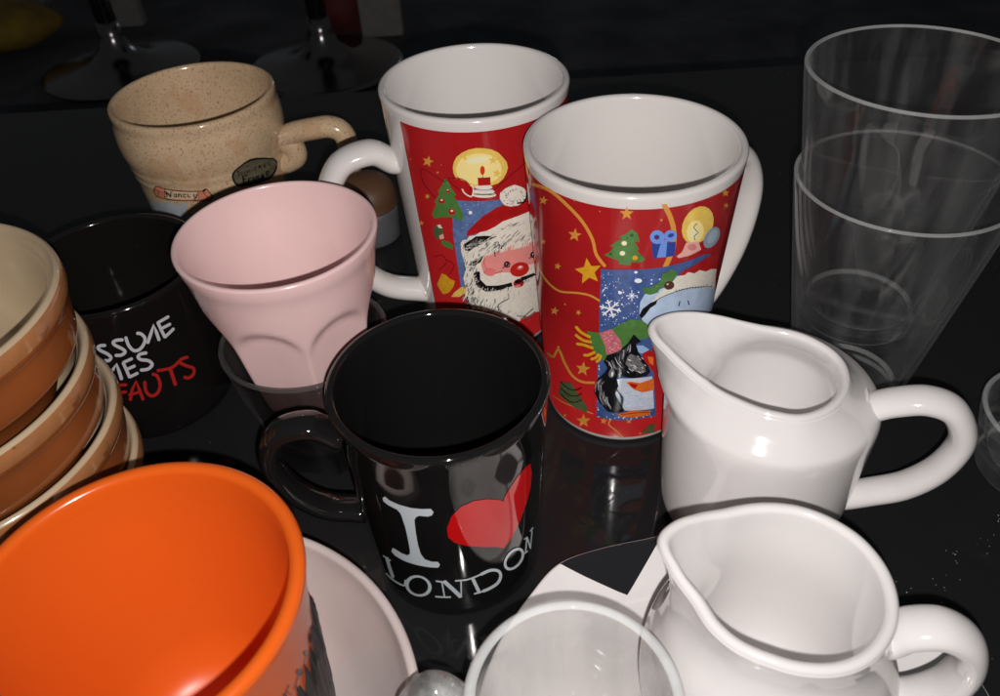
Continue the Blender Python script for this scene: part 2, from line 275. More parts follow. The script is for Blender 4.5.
# shared outer wall shapes (r, z) used for the decals, and object centres (x, y, base z)
RF_C=(.0571,.2932,0); RB_C=(-.0045,.3617,0); RF_W=[(.0345,.0),(.0430,.131)]
LO_C=(-.0219,.2069,0); LO_W=[(.0332,0),(.0376,.0905)]
NA_C=(-.172,.473,0); NA_W=[(.0415,0),(.0450,.05),(.0478,.066)]
DE_C=(-.1746,.3141,0); DE_W=[(.0360,0),(.0412,.0765)]
OR_C=(-.0984,.1227,.010); OR_W=[(.034,0),(.0435,.092)]
PL_C=(.066,.1148,.0)
ART_RF = art("""
red -24750,185 669,0 669,0 668,0 669,0 669,0 668,0 669,0 669,0 669,0 669,0 668,0 669,0 669,0 668,0 669,0 669,0 669,0 669,0 668,0 669,0 669,0 668,0 669,0 669,0 669,0 669,0 668,0 669,0 669,0 669,0 668,0 669,0 669,0 669,0 668,0 669,0 669,0 669,0 668,0 669,0 0,6305 -669,0 -669,0 -668,0 -669,0 -669,0 -668,0 -669,0 -669,0 -669,0 -669,0 -668,0 -669,0 -669,0 -669,0 -668,0 -669,0 -669,0 -669,0 -668,0 -669,0 -669,0 -669,0 -668,0 -669,0 -669,0 -669,0 -668,0 -669,0 -669,0 -669,0 -668,0 -669,0 -669,0 -669,0 -668,0 -669,0 -669,0 -668,0 -669,0 -669,0
gold -14375,6240 70,-25 407,70 455,71 412,48 333,17 278,-13 264,-32 248,-46 227,-50 211,-53 198,-58 181,-64 160,-69 142,-77 127,-83 110,-86 90,-83 58,-81 33,-83 33,-85 60,-82 106,-77 128,-72 120,-60 82,-43 91,11 23,47 -82,43 -116,61 -121,68 -92,68 -52,70 -31,80 -35,88 -64,89 -94,89 -114,89 -130,87 -145,81 -163,73 -183,67 -197,60 -207,55 -223,53 -244,48 -264,36 -288,17 -346,-14 -414,-45 -435,-64 -368,-61
gold -14560,4192 -142,-67 266,5 307,-15 310,-24 297,-17 278,-6 274,-4 281,5 292,19 316,43 321,56 294,52 247,36 203,21 177,14 158,7 148,-1 149,-13 148,-23 128,-25 91,-18 56,19 -5,31 -89,18 -129,26 -153,25 -159,14 -157,1 -164,-7 -180,-14 -206,-21 -252,-36 -292,-52 -306,-53 -285,-37 -258,-15 -252,-1 -248,7 -247,12 -258,23 -267,34 -253,29 -206,12
gold -7554,6666 -45,-55 74,-60 107,-87 115,-97 98,-92 77,-82 69,-82 58,-82 45,-86 35,-92 23,-97 8,-98 -11,-95 -42,-104 -71,-113 -74,-104 -52,-74 92,-70 145,1 52,73 76,105 74,118 46,115 11,109 -11,107 -28,106 -41,102 -54,97 -67,93 -78,89 -86,90 -108,99 -123,102 -111,89 -74,61
gold -14504,1782 -58,-62 242,46 300,47 309,51 340,93 236,130 160,132 124,101 -7,8 82,-22 120,-76 124,-99 134,-87 137,-71 139,-71 149,-65 165,-49 180,-31 189,-17 194,-5 201,5 225,21 237,34 205,33 138,20 50,43 -50,29 -139,-19 -200,-32 -221,-32 -200,-18 -174,-3 -173,6 -166,17 -158,29 -146,46 -136,64 -131,72 -129,71 -123,86 -119,100 -121,83 -170,31 -282,-105 -171,-129 -162,-128 -112,-67 -91,-18 -210,-30 -238,-29 -195,-30
gold -14104,535 -18,-29 282,47 344,46 349,38 323,35 294,36 285,36 287,34 301,27 357,21 390,12 344,0 231,-6 37,19 -11,20 -230,7 -342,1 -387,-11 -354,-20 -298,-26 -283,-32 -276,-34 -279,-33 -305,-30 -330,-33 -323,-38 -262,-40
gold -9112,800 -54,-2 -40,-33 -63,-49 -53,-61 9,-66 92,-53 137,-47 152,-49 137,-49 128,-57 135,-64 120,-59 85,-41 55,6 4,30 -85,42 -121,59 -135,65 -133,59 -141,52 -151,48 -128,45 -70,38 -3,35 41,45 60,46 41,33
gold -13070,6261 29,-66 250,34 -237,-83 6,-73 -190,12 -294,-93 161,102 -193,15 306,55
gold -11203,5877 49,-102 248,15 -221,-89 29,-109 -193,47 -251,-90 119,125 -183,52 271,33
gold -8952,6553 84,-99 209,-1 -154,-71 69,-105 -183,57 -170,-67 45,108 -171,62 209,13
gold -12319,4860 7,-63 174,16 -174,-63 -10,-68 -120,24 -198,-64 116,83 -111,28 195,28
gold -12799,3608 33,-78 263,44 -249,-101 8,-86 -200,11 -306,-115 166,124 -201,13 318,71
gold -11072,3879 -23,-60 105,-13 -126,-30 -35,-62 -55,42 -131,-27 96,58 -44,45 113,-6
gold -4340,6511 138,-85 276,-57 -181,-4 134,-89 -259,87 -176,-2 14,59 -209,77 227,-38
gold -3907,6128 51,-57 235,-67 -206,29 33,-54 -169,73 -183,26 78,22 -136,66 198,-53
gold -7482,6279 24,-26 54,-4 -38,-15 21,-27 -48,18 -42,-13 9,25 -46,19 53,-1
gold -11214,6525 17,-18 52,6 -42,-20 13,-20 -43,7 -45,-19 15,24 -40,8 53,9
gold -10063,6404 12,-13 30,2 -23,-11 8,-14 -26,6 -25,-11 8,15 -25,8 31,3
gold -13454,5190 59,-34 202,45 -168,-71 40,-40 -169,-12 -206,-77 84,70 -179,-12 242,61
gold -12772,2510 39,-30 132,32 -109,-54 27,-33 -108,-5 -124,-56 49,53 -107,-2 144,40
gold -5272,6523 23,-17 43,-8 -28,-4 19,-18 -40,15 -31,-4 3,14 -38,15 42,-6
gold -15772,3243 -11,-36 808,232 -551,-181 174,18 -438,-108 20,-11 11,36 21,29 -48,-15
gold -12009,3885 19,-18 62,12 -50,-25 13,-20 -50,2 -55,-24 20,27 -48,4 64,15
gold -10879,2446 70,-145 327,23 -289,-128 42,-156 -258,64 -334,-136 157,182 -247,69 362,55
gold -10974,747 126,-141 365,56 -287,-161 96,-156 -314,41 -340,-172 120,201 -314,42 406,96
gold -9570,833 36,-86 167,-5 -146,-56 23,-90 -129,51 -156,-54 70,91 -118,55 171,7
gold -8044,880 64,-75 146,-8 -105,-46 54,-78 -130,47 -115,-42 26,77 -121,50 143,2
gold -12547,379 43,-34 144,37 -118,-63 30,-39 -118,-6 -134,-65 51,62 -116,-2 156,46
gold -7199,339 35,-38 74,-8 -52,-19 30,-39 -67,26 -57,-16 11,36 -63,28 73,-4
blue -9960,5077 1324,61 1371,12 1240,16 1109,-13 490,-84 1460,-1643 -3007,120 -1398,-11 899,-2199 248,-539 -1091,23 -949,-32 -1105,5 -717,7 15,607 28,1105 49,1059 1,737
gold2 -10670,5264 241,-166 459,63 -299,-203 176,-199 -440,42 -393,-207 56,245 -436,58 508,129
green -8686,6072 256,-92 117,-197 -228,11 232,-171 -81,-40 412,-210 -234,-66 -393,11 -23,-78 -531,20 4,77 -690,85 270,91 170,127 -179,11 373,159 159,29 -166,39 313,90
pale -8847,5749 -9,-23 -31,-20 -47,-11 -53,-2 -49,9 -35,17 -14,22 9,24 31,20 47,12 53,1 48,-9 35,-17
pale -8896,5517 -9,-23 -32,-20 -47,-13 -54,-2 -50,9 -36,17 -14,24 9,24 32,20 47,12 54,2 50,-9 35,-17
gold2 -8331,5420 -8,-24 -31,-19 -47,-11 -55,0 -50,10 -37,19 -15,24 8,24 31,19 47,11 54,0 50,-10 37,-20
dgreen -8582,5935 -6,-17 -22,-13 -33,-8 -38,-1 -35,7 -26,13 -10,16 6,17 22,13 33,8 38,1 35,-7 25,-13
dgreen -9471,5473 -6,-13 -18,-12 -26,-7 -30,-2 -28,4 -20,9 -7,12 6,13 18,12 27,8 30,2 27,-4 20,-9
dgreen -8797,5864 -3,-9 -11,-6 -17,-5 -19,0 -17,3 -13,7 -5,8 3,8 11,7 17,4 19,1 17,-4 13,-6
dblue -7796,5744 1106,-34 31,-332 -984,7
lblue -7367,5797 263,-17 37,-395 -420,16
lblue -7248,5858 -15,-68 -78,-50 -124,-24 -145,7 -136,37 -100,59 -45,69 18,68 76,52 119,25 141,-6 135,-38 104,-60
lblue -6718,5893 31,-61 -31,-53 -87,-36 -123,-12 -134,15 -118,37 -79,53 -26,60 31,53 83,38 117,13 132,-14 120,-38
dblue -7473,5871 -7,-24 -29,-18 -47,-9 -54,3 -51,13 -38,21 -17,25 6,24 30,19 46,9 53,-3 51,-13 39,-22
dblue -6835,5890 6,-21 -23,-20 -46,-14 -60,-6 -63,3 -53,12 -32,18 -5,21 22,20 45,15 60,6 62,-3 54,-12
dred -7526,5863 -3,-15 -16,-11 -26,-5 -29,1 -28,8 -21,13 -10,15 3,14 16,11 25,6 30,-2 28,-8 21,-12
glow -4813,5662 -202,-92 -282,-46 -316,1 -307,47 -263,89 -195,121 -112,141 -20,146 70,134 151,105 219,63 269,11 295,-45 293,-96 254,-136 174,-157 54,-155
glow2 -5269,5715 -49,-100 -147,-57 -208,-5 -220,47 -189,88 -125,115 -41,118 46,100 126,63 184,11 212,-44 202,-91 150,-121
pale -5589,5740 -19,-58 -57,-39 -83,-10 -90,19 -80,44 -53,62 -19,66 19,59 54,39 78,11 89,-18 81,-45 58,-62
ink -5763,6012 -24,5 -88,-28 -51,-54 158,-82 145,-72 -81,-22 -112,-25 37,-61 64,-51 25,-6 9,7 -60,48 -37,51 107,20 88,35 -160,83 -147,73 49,41 86,28
pinkp -6173,5630 664,-59 295,-246 -589,-36 -633,12 -119,60 239,67
rose -5547,5438 -10,-34 -62,-19 -100,0 -117,17 -109,31 -82,39 -38,41 10,33 57,21 94,3 113,-16 112,-32 88,-42
ovalc -4080,5307 -211,-52 -268,-6 -262,36 -211,74 -128,100 -30,109 68,96 158,66 225,18 260,-36 251,-84 183,-114 57,-116
oval2 -4304,5412 -127,-40 -156,-13 -153,16 -121,42 -69,62 -8,69 55,63 108,44 143,16 156,-16 136,-47 87,-65 14,-70
hat -6419,4792 342,159 832,70 508,26 745,-23 426,-219 122,-339 -547,4 -1265,260
sky2 -8030,3997 -10,329 199,218 475,41 724,95 519,31 1080,-82 1548,-277 1616,-1368 -3164,670 -1684,-10 -945,72
fur -6539,4762 160,105 416,-36 192,45 413,-98 304,26 517,-139 417,-28 659,-154 325,-577 -1549,399 -742,129 -751,52 -768,-80 -595,-131 434,260
ink -7565,4227 22,-5 197,76 288,85 355,48 405,24 394,4 484,-35 873,-150 1067,-243 23,4 -50,21 -1056,239 -872,149 -487,35 -395,-5 -405,-24 -358,-50 -291,-86 -197,-76
ink -6309,4461 16,0 24,47 -12,8 -16,0 -24,-47
ink -6155,4452 16,0 24,49 -13,8 -16,0 -24,-49
ink -5997,4441 17,0 23,50 -13,8 -17,1 -23,-50
ink -5834,4429 17,-1 23,51 -14,9 -17,0 -23,-51
ink -5666,4414 18,-1 22,52 -14,9 -18,1 -22,-53
ink -5491,4396 19,-1 22,54 -16,8 -18,1 -22,-53
ink -5309,4376 20,-2 21,55 -16,9 -19,1 -22,-54
ink -5117,4352 20,-2 21,56 -17,10 -20,1 -21,-56
ink -4915,4324 21,-1 21,57 -19,10 -21,1 -20,-57
ink -4700,4292 23,-2 20,58 -20,11 -22,2 -21,-58
ink -4467,4255 25,-3 19,60 -22,10 -24,3 -20,-59
ink -4212,4210 27,-4 19,61 -24,12 -27,4 -20,-62
ink -8030,3997 143,162 342,136 335,56 -47,-113 -259,-75 -213,-175 -169,-94
ink -5976,4185 -35,-2 -14,-116 33,-17 36,1 13,116
ink -5476,4117 -23,-9 122,-127 48,-15 25,9 -125,128
green -8012,4694 379,0 451,128 50,180 206,1 186,80 305,-87 50,-110 -169,-79 -235,-150 -348,-7 -97,-106 -357,-42 -311,51
berry -6457,4681 15,-50 -40,-40 -88,-24 -117,-3 -121,19 -101,36 -62,46 -12,49 39,42 84,25 112,5 120,-19 104,-37
pale -6754,4710 -2,-8 -13,-5 -20,-2 -23,3 -22,5 -16,8 -8,9 3,8 13,5 19,2 23,-2 22,-6 17,-8
snow -9467,4128 19,-21 506,-33 31,17 -19,22 -505,34
snow -9144,4102 31,-5 133,53 0,18 -31,5 -133,-53
snow -9138,4117 -14,-16 76,-69 33,-1 14,16 -76,69
snow -9450,4140 -27,-21 154,-221 45,-5 26,21 -154,221
snow -9365,3995 10,-17 163,-22 26,12 -10,17 -162,22
snow -9335,4001 -33,0 -100,-72 9,-16 34,0 100,71
snow -9422,4137 -45,3 -365,-200 5,-24 46,-1 365,199
snow -9669,4016 -24,-14 25,-78 31,-5 24,14 -25,78
snow -9646,4007 -18,14 -177,-7 -22,-16 17,-14 179,8
snow -9416,4126 -19,21 -513,17 -34,-20 18,-20 516,-17
snow -9742,4146 -32,4 -141,-61 -1,-18 32,-3 141,60
snow -9749,4131 15,17 -74,65 -34,0 -15,-17 74,-66
snow -9433,4114 27,21 -151,216 -43,4 -27,-21 150,-215
snow -9517,4257 -9,17 -161,18 -27,-13 9,-16 162,-18
snow -9547,4251 33,1 98,69 -9,17 -33,-1 -98,-70
snow -9461,4117 45,-3 349,187 -7,23 -44,4 -349,-188
snow -9220,4233 23,13 -27,76 -30,7 -23,-13 27,-76
snow -9243,4243 18,-14 170,-1 20,15 -17,14 -170,0
snow -8740,4504 15,-10 522,4 12,10 -15,10 -522,-3
snow -8593,4570 -2,-12 235,-115 23,2 2,12 -235,116
snow -8487,4654 -18,-7 41,-280 20,-7 18,7 -41,281
snow -8357,4572 -23,2 -201,-118 6,-13 23,-2 201,119
snow -8058,4881 -13,-23 -45,-19 -68,-10 -78,1 -71,11 -51,19 -21,24 13,25 45,19 68,10 76,-1 72,-11 51,-20
snow -8925,4575 -7,-17 -25,-14 -37,-9 -43,-2 -38,6 -28,12 -11,16 8,17 25,14 37,9 42,2 38,-6 28,-12
snow -8289,5092 -6,-13 -20,-11 -31,-6 -36,0 -33,6 -23,11 -10,13 6,13 20,11 31,5 35,0 33,-5 24,-11
snow -9458,3913 -21,-17 -36,3 -1,20 35,9
snow -7966,4949 -11,-8 -20,3 -2,11 19,3
snow -9209,4837 -11,-9 -20,2 -1,11 19,4
snow -9131,3812 -12,-10 -21,2 -1,12 21,5
snow -9418,4530 -12,-10 -20,2 -1,12 20,4
snow -8138,3933 -11,-9 -22,4 -2,11 20,4
snow -8978,4136 -19,-16 -35,4 -2,20 33,7
snow -9054,3994 -12,-10 -21,3 -1,12 20,4
snow -8171,4474 -26,-21 -48,9 -4,26 45,8
snow -7533,5011 -11,-8 -20,4 -3,11 19,2
snow -9075,3871 -16,-14 -29,4 -1,16 27,6
snow -9417,5001 -12,-10 -20,3 0,10 19,5
snow -9028,4611 -27,-22 -47,6 -2,26 45,10
snow -9603,4183 -20,-17 -36,3 -1,19 35,9
snow -9486,3850 -17,-14 -28,2 -1,16 28,7
snow -8989,4177 -16,-13 -28,3 -1,16 26,6
snow -9672,4655 -28,-24 -48,4 -1,26 47,12
snow -9530,4306 -17,-14 -27,3 -1,15 27,7
snow -8452,4041 -11,-9 -21,3 -2,12 20,4
snow -9586,4693 -12,-10 -20,2 -1,11 20,5
snow -8875,4649 -18,-16 -34,5 -2,18 32,7
snow -9411,4273 -12,-11 -21,3 -1,11 21,5
snow -7201,4883 -25,-18 -50,11 -6,26 46,4
snow -9303,4739 -15,-13 -27,3 -1,15 26,6
snow -8286,4318 -18,-15 -35,6 -3,19 33,6
snow -8128,4118 -11,-10 -21,4 -2,12 20,3
snow -9254,4015 -12,-11 -22,3 -1,11 21,5
snow -9410,3990 -29,-24 -50,5 -1,27 48,12
snow -9800,4583 -17,-14 -27,3 -1,14 27,7
snow -9580,4993 -12,-10 -20,2 0,11 19,5
snow -7556,4801 -17,-14 -35,7 -4,19 32,4
snow -8822,4599 -26,-22 -47,7 -3,26 45,9
snow -8732,3933 -27,-23 -50,7 -3,28 47,10
snow -9797,4888 -12,-10 -21,1 0,11 20,5
snow -9740,4074 -13,-10 -21,1 -1,12 21,5
snow -9584,4418 -12,-10 -21,2 0,12 20,5
snow -8950,3746 -20,-17 -35,4 -3,20 35,8
snow -8821,3734 -15,-14 -29,4 -2,16 28,6
snow -9791,4914 -12,-10 -20,2 -1,10 20,5
snow -8896,4452 -16,-13 -27,4 -1,15 26,5
snow -9605,4661 -20,-16 -34,3 -1,18 33,8
snow -9316,4070 -21,-17 -35,4 -1,19 34,9
snow -9155,4024 -20,-17 -36,4 -1,20 34,8
snow -9751,4811 -12,-10 -21,1 0,11 20,6
snow -8111,4013 -12,-9 -21,3 -2,12 20,4
snow -8936,4597 -11,-10 -20,3 -2,11 20,4
snow -8534,3985 -12,-10 -21,3 -1,12 20,4
snow -9834,4726 -12,-10 -20,2 -1,11 20,5
snow -9354,4832 -12,-10 -20,3 0,10 19,5
snow -7298,4724 -10,-8 -22,5 -2,11 19,2
snow -8854,4283 -19,-16 -34,4 -3,19 33,7
snow -9556,5040 -16,-13 -26,3 -1,14 26,6
snow -8251,4107 -19,-15 -35,6 -3,19 33,6
snow -9680,4731 -20,-16 -34,3 -1,18 34,9
snow -8020,3827 -27,-22 -51,9 -5,28 48,8
snow -8527,4311 -11,-9 -21,3 -2,12 20,3
snow -9010,4392 -19,-16 -34,4 -2,19 33,7
snow -9092,4943 -15,-13 -26,4 -2,14 26,6
snow -9064,4585 -15,-13 -27,4 -1,14 26,6
snow -9157,3772 -16,-14 -29,3 -2,16 28,6
snow -9126,3987 -12,-10 -22,2 -1,12 21,5
snow -9799,3684 -22,-19 -37,3 -1,20 36,10
snow -9200,4710 -15,-13 -27,3 -1,15 25,6
snow -9797,4982 -12,-9 -20,1 -1,11 20,5
snow -9110,4857 -11,-10 -20,3 -1,11 19,4
snow -8786,4245 -15,-13 -28,4 -1,15 26,6
snow -8868,4485 -15,-13 -27,4 -1,15 26,5
snow -8625,3942 -20,-16 -35,5 -3,19 34,7
snow -8531,4727 -14,-13 -27,5 -2,14 25,5
snow -9248,3818 -12,-11 -22,3 -1,12 21,5
snow -9730,4620 -29,-24 -48,4 -1,26 47,12
snow -9646,4743 -12,-10 -20,2 -1,11 20,5
snow -9030,4336 -11,-10 -21,3 -1,11 20,5
snow -8140,4906 -11,-8 -20,3 -1,11 18,3
snow -9431,4362 -12,-10 -21,2 -1,11 20,5
snow -9112,4905 -11,-9 -20,3 -1,10 19,5
snow -9837,4538 -12,-11 -21,2 -1,11 21,5
snow -9787,4576 -20,-16 -35,2 -1,19 34,9
snow -7598,4813 -25,-19 -48,10 -6,26 45,5
snow -7599,4905 -25,-19 -48,10 -5,25 44,6
snow -8334,4064 -11,-9 -21,4 -2,11 20,4
snow -8562,4344 -15,-13 -28,4 -2,16 27,5
snow -9323,4262 -12,-10 -21,2 -1,11 21,5
snow -8570,4461 -26,-22 -47,7 -4,26 46,9
snow -9684,4488 -29,-24 -48,4 -2,26 48,13
snow -9239,4340 -12,-10 -20,3 -1,11 20,5
snow -8460,4568 -15,-12 -27,4 -2,15 26,5
snow -9876,4940 -12,-9 -20,1 -1,11 20,5
snow -8235,3844 -27,-22 -50,8 -4,28 47,9
snow -8864,4308 -26,-22 -49,6 -3,27 47,10
snow -9250,3956 -28,-24 -50,6 -2,27 48,12
snow -9470,4790 -20,-16 -33,3 -1,18 32,8
snow -9628,3853 -17,-15 -29,3 -1,15 28,8
snow -8662,4316 -15,-13 -28,4 -2,15 27,6
snow -8346,4982 -10,-9 -20,4 -2,11 19,3
snow -8490,3787 -11,-10 -22,4 -2,12 21,4
snow -8140,4626 -25,-21 -48,9 -4,26 44,7
snow -9020,4827 -11,-9 -20,3 -1,11 19,4
snow -9104,3884 -12,-10 -21,2 -1,12 20,5
snow -9661,3722 -13,-11 -22,2 -1,12 22,6
snow -9215,3976 -16,-13 -29,3 -1,16 27,6
snow -8149,4255 -19,-15 -35,6 -3,19 33,6
snow -9337,4374 -19,-16 -35,3 -1,19 33,8
snow -9901,1518 -31,-27 -53,2 -1,29 52,15
snow -7885,1036 -28,-23 -54,11 -5,29 50,8
snow -9814,2141 -20,-17 -33,2 -1,18 33,9
snow -7550,986 -19,-15 -37,8 -4,20 34,5
snow -8869,927 -19,-17 -36,4 -2,20 34,8
snow -9362,906 -20,-18 -36,3 -2,20 35,9
snow -9919,1173 -21,-19 -36,2 -1,19 35,11
snow -9872,1122 -32,-28 -54,2 -1,30 53,16
snow -6708,914 -14,-10 -31,8 -4,16 28,1
snow -9824,1734 -20,-17 -35,2 0,18 33,10
snow -8517,1067 -28,-25 -53,8 -4,30 50,10
snow -6929,963 -19,-15 -40,11 -5,20 36,3
snow -7576,1004 -14,-11 -28,6 -3,15 26,3
snow -6657,859 -15,-11 -31,9 -5,15 28,2
snow -9939,1388 -16,-14 -27,1 0,15 26,7
snow -9901,2213 -20,-17 -33,2 -1,18 33,9
snow -8977,1046 -19,-17 -35,4 -2,20 34,8
snow -7550,956 -14,-12 -28,6 -3,16 26,3
snow -7917,986 -14,-12 -27,6 -3,15 25,4
snow -9882,2515 -29,-25 -49,3 -1,26 48,14
snow -9873,2118 -15,-13 -25,1 0,14 25,7
snow -7715,1015 -28,-23 -55,11 -6,30 51,7
snow -9857,2416 -29,-24 -49,2 -1,27 48,14
snow -8358,956 -19,-16 -36,6 -3,20 34,6
snow -7575,943 -28,-23 -56,12 -6,31 52,6
snow -9861,1726 -21,-17 -34,1 -1,19 34,10
snow -8630,971 -29,-25 -53,8 -4,29 51,11
snow -8276,970 -28,-24 -54,9 -4,30 50,9
snow -6798,967 -15,-10 -30,8 -4,15 27,2
snow -9923,1554 -21,-18 -35,2 -1,19 35,10
snow -9852,1138 -16,-13 -27,1 -1,15 27,7
snow -9138,880 -30,-26 -54,5 -3,30 52,13
snow -9898,1710 -20,-18 -35,2 -1,18 34,10
snow -9891,2453 -19,-17 -33,2 -1,18 32,9
snow -9833,1443 -31,-27 -53,3 -1,29 52,15
snow -9351,968 -15,-13 -27,2 -1,15 26,7
snow -9841,897 -21,-18 -37,1 -1,20 36,11
snow -9842,1877 -31,-26 -51,3 -1,28 50,14
snow -8368,942 -29,-25 -53,9 -5,30 51,10
snow -8163,919 -18,-16 -36,7 -4,20 34,6
snow -9887,889 -16,-14 -28,1 0,15 27,8
snow -7806,1055 -14,-11 -27,5 -3,15 25,4
snow -7894,927 -28,-24 -55,11 -5,30 51,8
snow -7156,941 -29,-22 -57,14 -8,31 53,5
snow -9869,1993 -20,-18 -33,2 -1,19 33,9
green -10589,3439 626,38 523,117 494,193 480,146 526,-18 529,-213 66,-280 -518,-44 -497,-148 -348,-351 -943,-168 -400,53 -293,269
rosek -9936,3480 622,164 470,-303 113,-281 -792,-168 -83,224
pinkp -8932,3211 -21,-15 -37,4 -2,17 36,6
pinkp -9595,3336 -22,-15 -38,1 -1,17 37,8
pinkp -9149,3258 -22,-15 -37,3 -1,16 36,8
pinkp -9327,3115 -22,-16 -38,3 -2,17 37,8
pinkp -9317,3475 -22,-15 -36,3 -2,16 36,7
pinkp -9624,3423 -22,-15 -37,1 -1,17 37,8
pinkp -9027,3233 -21,-14 -38,3 -1,17 36,7
pinkp -9497,3389 -22,-15 -37,2 -1,16 36,8
pinkp -9594,3510 -22,-15 -37,2 -1,16 37,8
pinkp -9725,3429 -23,-15 -37,1 -1,17 37,8
pinkp -9429,3541 -21,-15 -37,2 -1,16 36,8
pinkp -9256,3079 -22,-15 -37,2 -2,17 37,8
pinkp -9338,3028 -22,-15 -38,2 -1,17 37,8
pinkp -9521,3377 -22,-15 -37,2 -1,16 36,8
pinkp -9162,3084 -22,-15 -38,3 -1,17 36,7
pinkp -9402,3322 -22,-15 -37,2 -1,17 36,8
pinkp -9370,3279 -22,-15 -37,3 -2,16 37,8
pinkp -9257,3065 -22,-15 -38,3 -1,17 36,8
pinkp -9074,3045 -22,-15 -38,3 -1,17 36,7
pinkp -8937,3146 -21,-15 -37,4 -2,16 36,7
pinkp -9331,3132 -22,-15 -37,2 -2,17 37,8
pinkp -9259,3377 -21,-14 -37,2 -2,17 36,7
pinkp -8823,3129 -21,-14 -37,3 -2,17 36,7
pinkp -9345,3463 -22,-14 -36,2 -2,16 36,8
pinkp -9081,3175 -21,-14 -37,3 -2,16 36,8
pinkp -9069,3114 -22,-15 -37,3 -2,17 37,7
pinkp -9407,3506 -21,-15 -37,3 -1,16 36,8
pinkp -9203,3382 -21,-14 -37,2 -2,17 36,7
pinkp -9374,3086 -22,-16 -38,3 -1,16 37,9
pinkp -9009,3265 -21,-15 -37,4 -2,16 36,7
pinkp -9301,3002 -22,-15 -38,3 -1,17 37,8
pinkp -9042,3281 -21,-14 -37,3 -2,16 36,8
pinkp -9439,3329 -22,-15 -37,2 -2,17 37,8
pinkp -9272,3483 -21,-14 -37,2 -1,16 35,8
pinkp -8903,3159 -21,-15 -37,4 -2,17 36,7
pinkp -9145,3283 -21,-14 -38,3 -1,16 36,7
pinkp -9185,3076 -22,-15 -38,3 -1,17 36,7
pinkp -9287,3565 -21,-14 -37,2 -1,16 36,8
pinkp -9418,3198 -22,-15 -38,2 -1,17 37,8
pinkp -9072,3298 -21,-14 -37,3 -2,16 36,8
gold2 -11220,3481 -31,-50 50,-19 72,-28 90,-32 105,-26 129,-18 146,-14 132,-13 89,-9 83,33 -14,44 -89,10 -128,13 -137,15 -111,16 -86,23 -80,29 -68,28 -49,20
gold2 -11257,3246 -13,-49 71,-14 102,-22 120,-23 126,-15 137,-2 144,6 125,6 85,4 67,42 -38,37 -85,-3 -120,-6 -131,-4 -111,1 -102,14 -107,21 -98,23 -70,15
gold2 -11223,2981 49,-33 76,10 105,13 116,13 113,7 124,1 140,-5 127,-6 88,-5 78,37 -23,43 -87,5 -127,7 -143,5 -133,0 -125,-7 -124,-13 -107,-14 -74,-9
gold2 -10807,2732 50,-34 44,5 67,7 86,13 93,22 99,34 102,41 89,38 61,26 7,48 -85,10 -61,-26 -88,-37 -94,-38 -76,-27 -59,-14 -62,-8 -60,-7 -45,-5
gold2 -10395,2668 75,-22 50,14 74,19 84,25 79,30 60,38 45,40 32,33 21,22 -39,40 -93,-14 -22,-23 -30,-31 -34,-30 -32,-21 -47,-18 -68,-20 -70,-18 -51,-14
gold2 -10091,2624 90,-5 33,16 50,24 57,30 49,37 29,41 15,40 9,34 6,23 -66,27 -83,-29 -7,-23 -8,-32 -12,-32 -15,-22 -26,-18 -43,-23 -46,-22 -34,-17
blk -8235,3546 404,-216 -253,-62 212,-281 523,-370 190,-208 -172,-109 -740,-41 -575,59 -308,-73 141,-231 -87,-259 209,-253 413,-259 -450,-122 -623,31 -519,263 -287,290 173,404 445,294 82,128 -203,163 176,205 532,139 446,243
belly -8751,2253 1725,10 405,-1072 -1753,38 -317,273 -267,250 145,262 -90,184
greyf -8304,2994 340,-93 452,-316 93,-157 -461,22 -347,68 -304,179 79,208
snow -8421,2842 1,-8 104,-41 14,3 -1,8 -104,41
ink -8089,2905 1,-8 105,-43 14,2 -1,8 -105,43
snow -7563,2657 1,-8 113,-49 14,2 -1,8 -113,49
ink -7751,2504 1,-8 112,-48 14,2 -1,8 -112,48
snow -8243,2519 1,-8 107,-44 14,2 0,9 -108,43
ink -7609,2816 1,-8 111,-48 14,2 -1,8 -111,47
snow -8345,2563 0,-8 107,-43 14,3 0,8 -107,43
ink -7617,2547 1,-9 113,-48 15,1 -1,9 -113,48
snow -8096,2663 1,-8 107,-45 15,2 -1,9 -108,44
ink -8400,2850 1,-8 104,-41 14,2 -1,8 -104,41
snow -8073,2590 1,-9 108,-44 14,2 -1,8 -108,45
ink -8370,2497 1,-8 107,-43 14,3 0,8 -107,43
snow -8422,2475 0,-8 107,-42 15,2 -1,9 -107,42
ink -8238,2553 0,-8 108,-43 14,2 -1,8 -107,44
snow -7669,2469 1,-9 113,-48 14,2 -1,8 -113,49
ink -8029,2612 1,-8 109,-45 14,2 -1,8 -109,45
snow -8185,2546 0,-8 108,-44 14,2 0,8 -108,44
ink -8354,2520 0,-8 107,-43 15,3 -1,8 -107,43
snow -7973,2932 1,-8 106,-44 14,2 -1,8 -106,44
ink -7620,2792 1,-8 111,-48 14,2 -1,8 -111,48
snow -8440,2837 1,-8 104,-41 13,3 0,8 -104,41
ink -8476,2826 1,-8 103,-41 14,3 0,8 -104,40
snow -7771,2455 1,-8 112,-47 15,1 -1,9 -112,47
ink -7860,2528 1,-8 110,-47 15,2 -1,8 -111,47
snow -7691,2593 1,-8 112,-48 14,2 -1,8 -112,48
ink -8149,2841 1,-8 106,-44 14,2 -1,9 -106,43
snow -8336,2693 0,-9 106,-42 14,2 -1,9 -106,42
ink -8276,2594 1,-8 107,-43 14,2 -1,8 -107,43
snow -8180,2675 0,-8 107,-43 14,2 0,8 -107,44
ink -7963,2647 1,-8 108,-46 15,2 -1,9 -109,45
snow -8360,2839 1,-8 104,-41 14,2 -1,8 -104,42
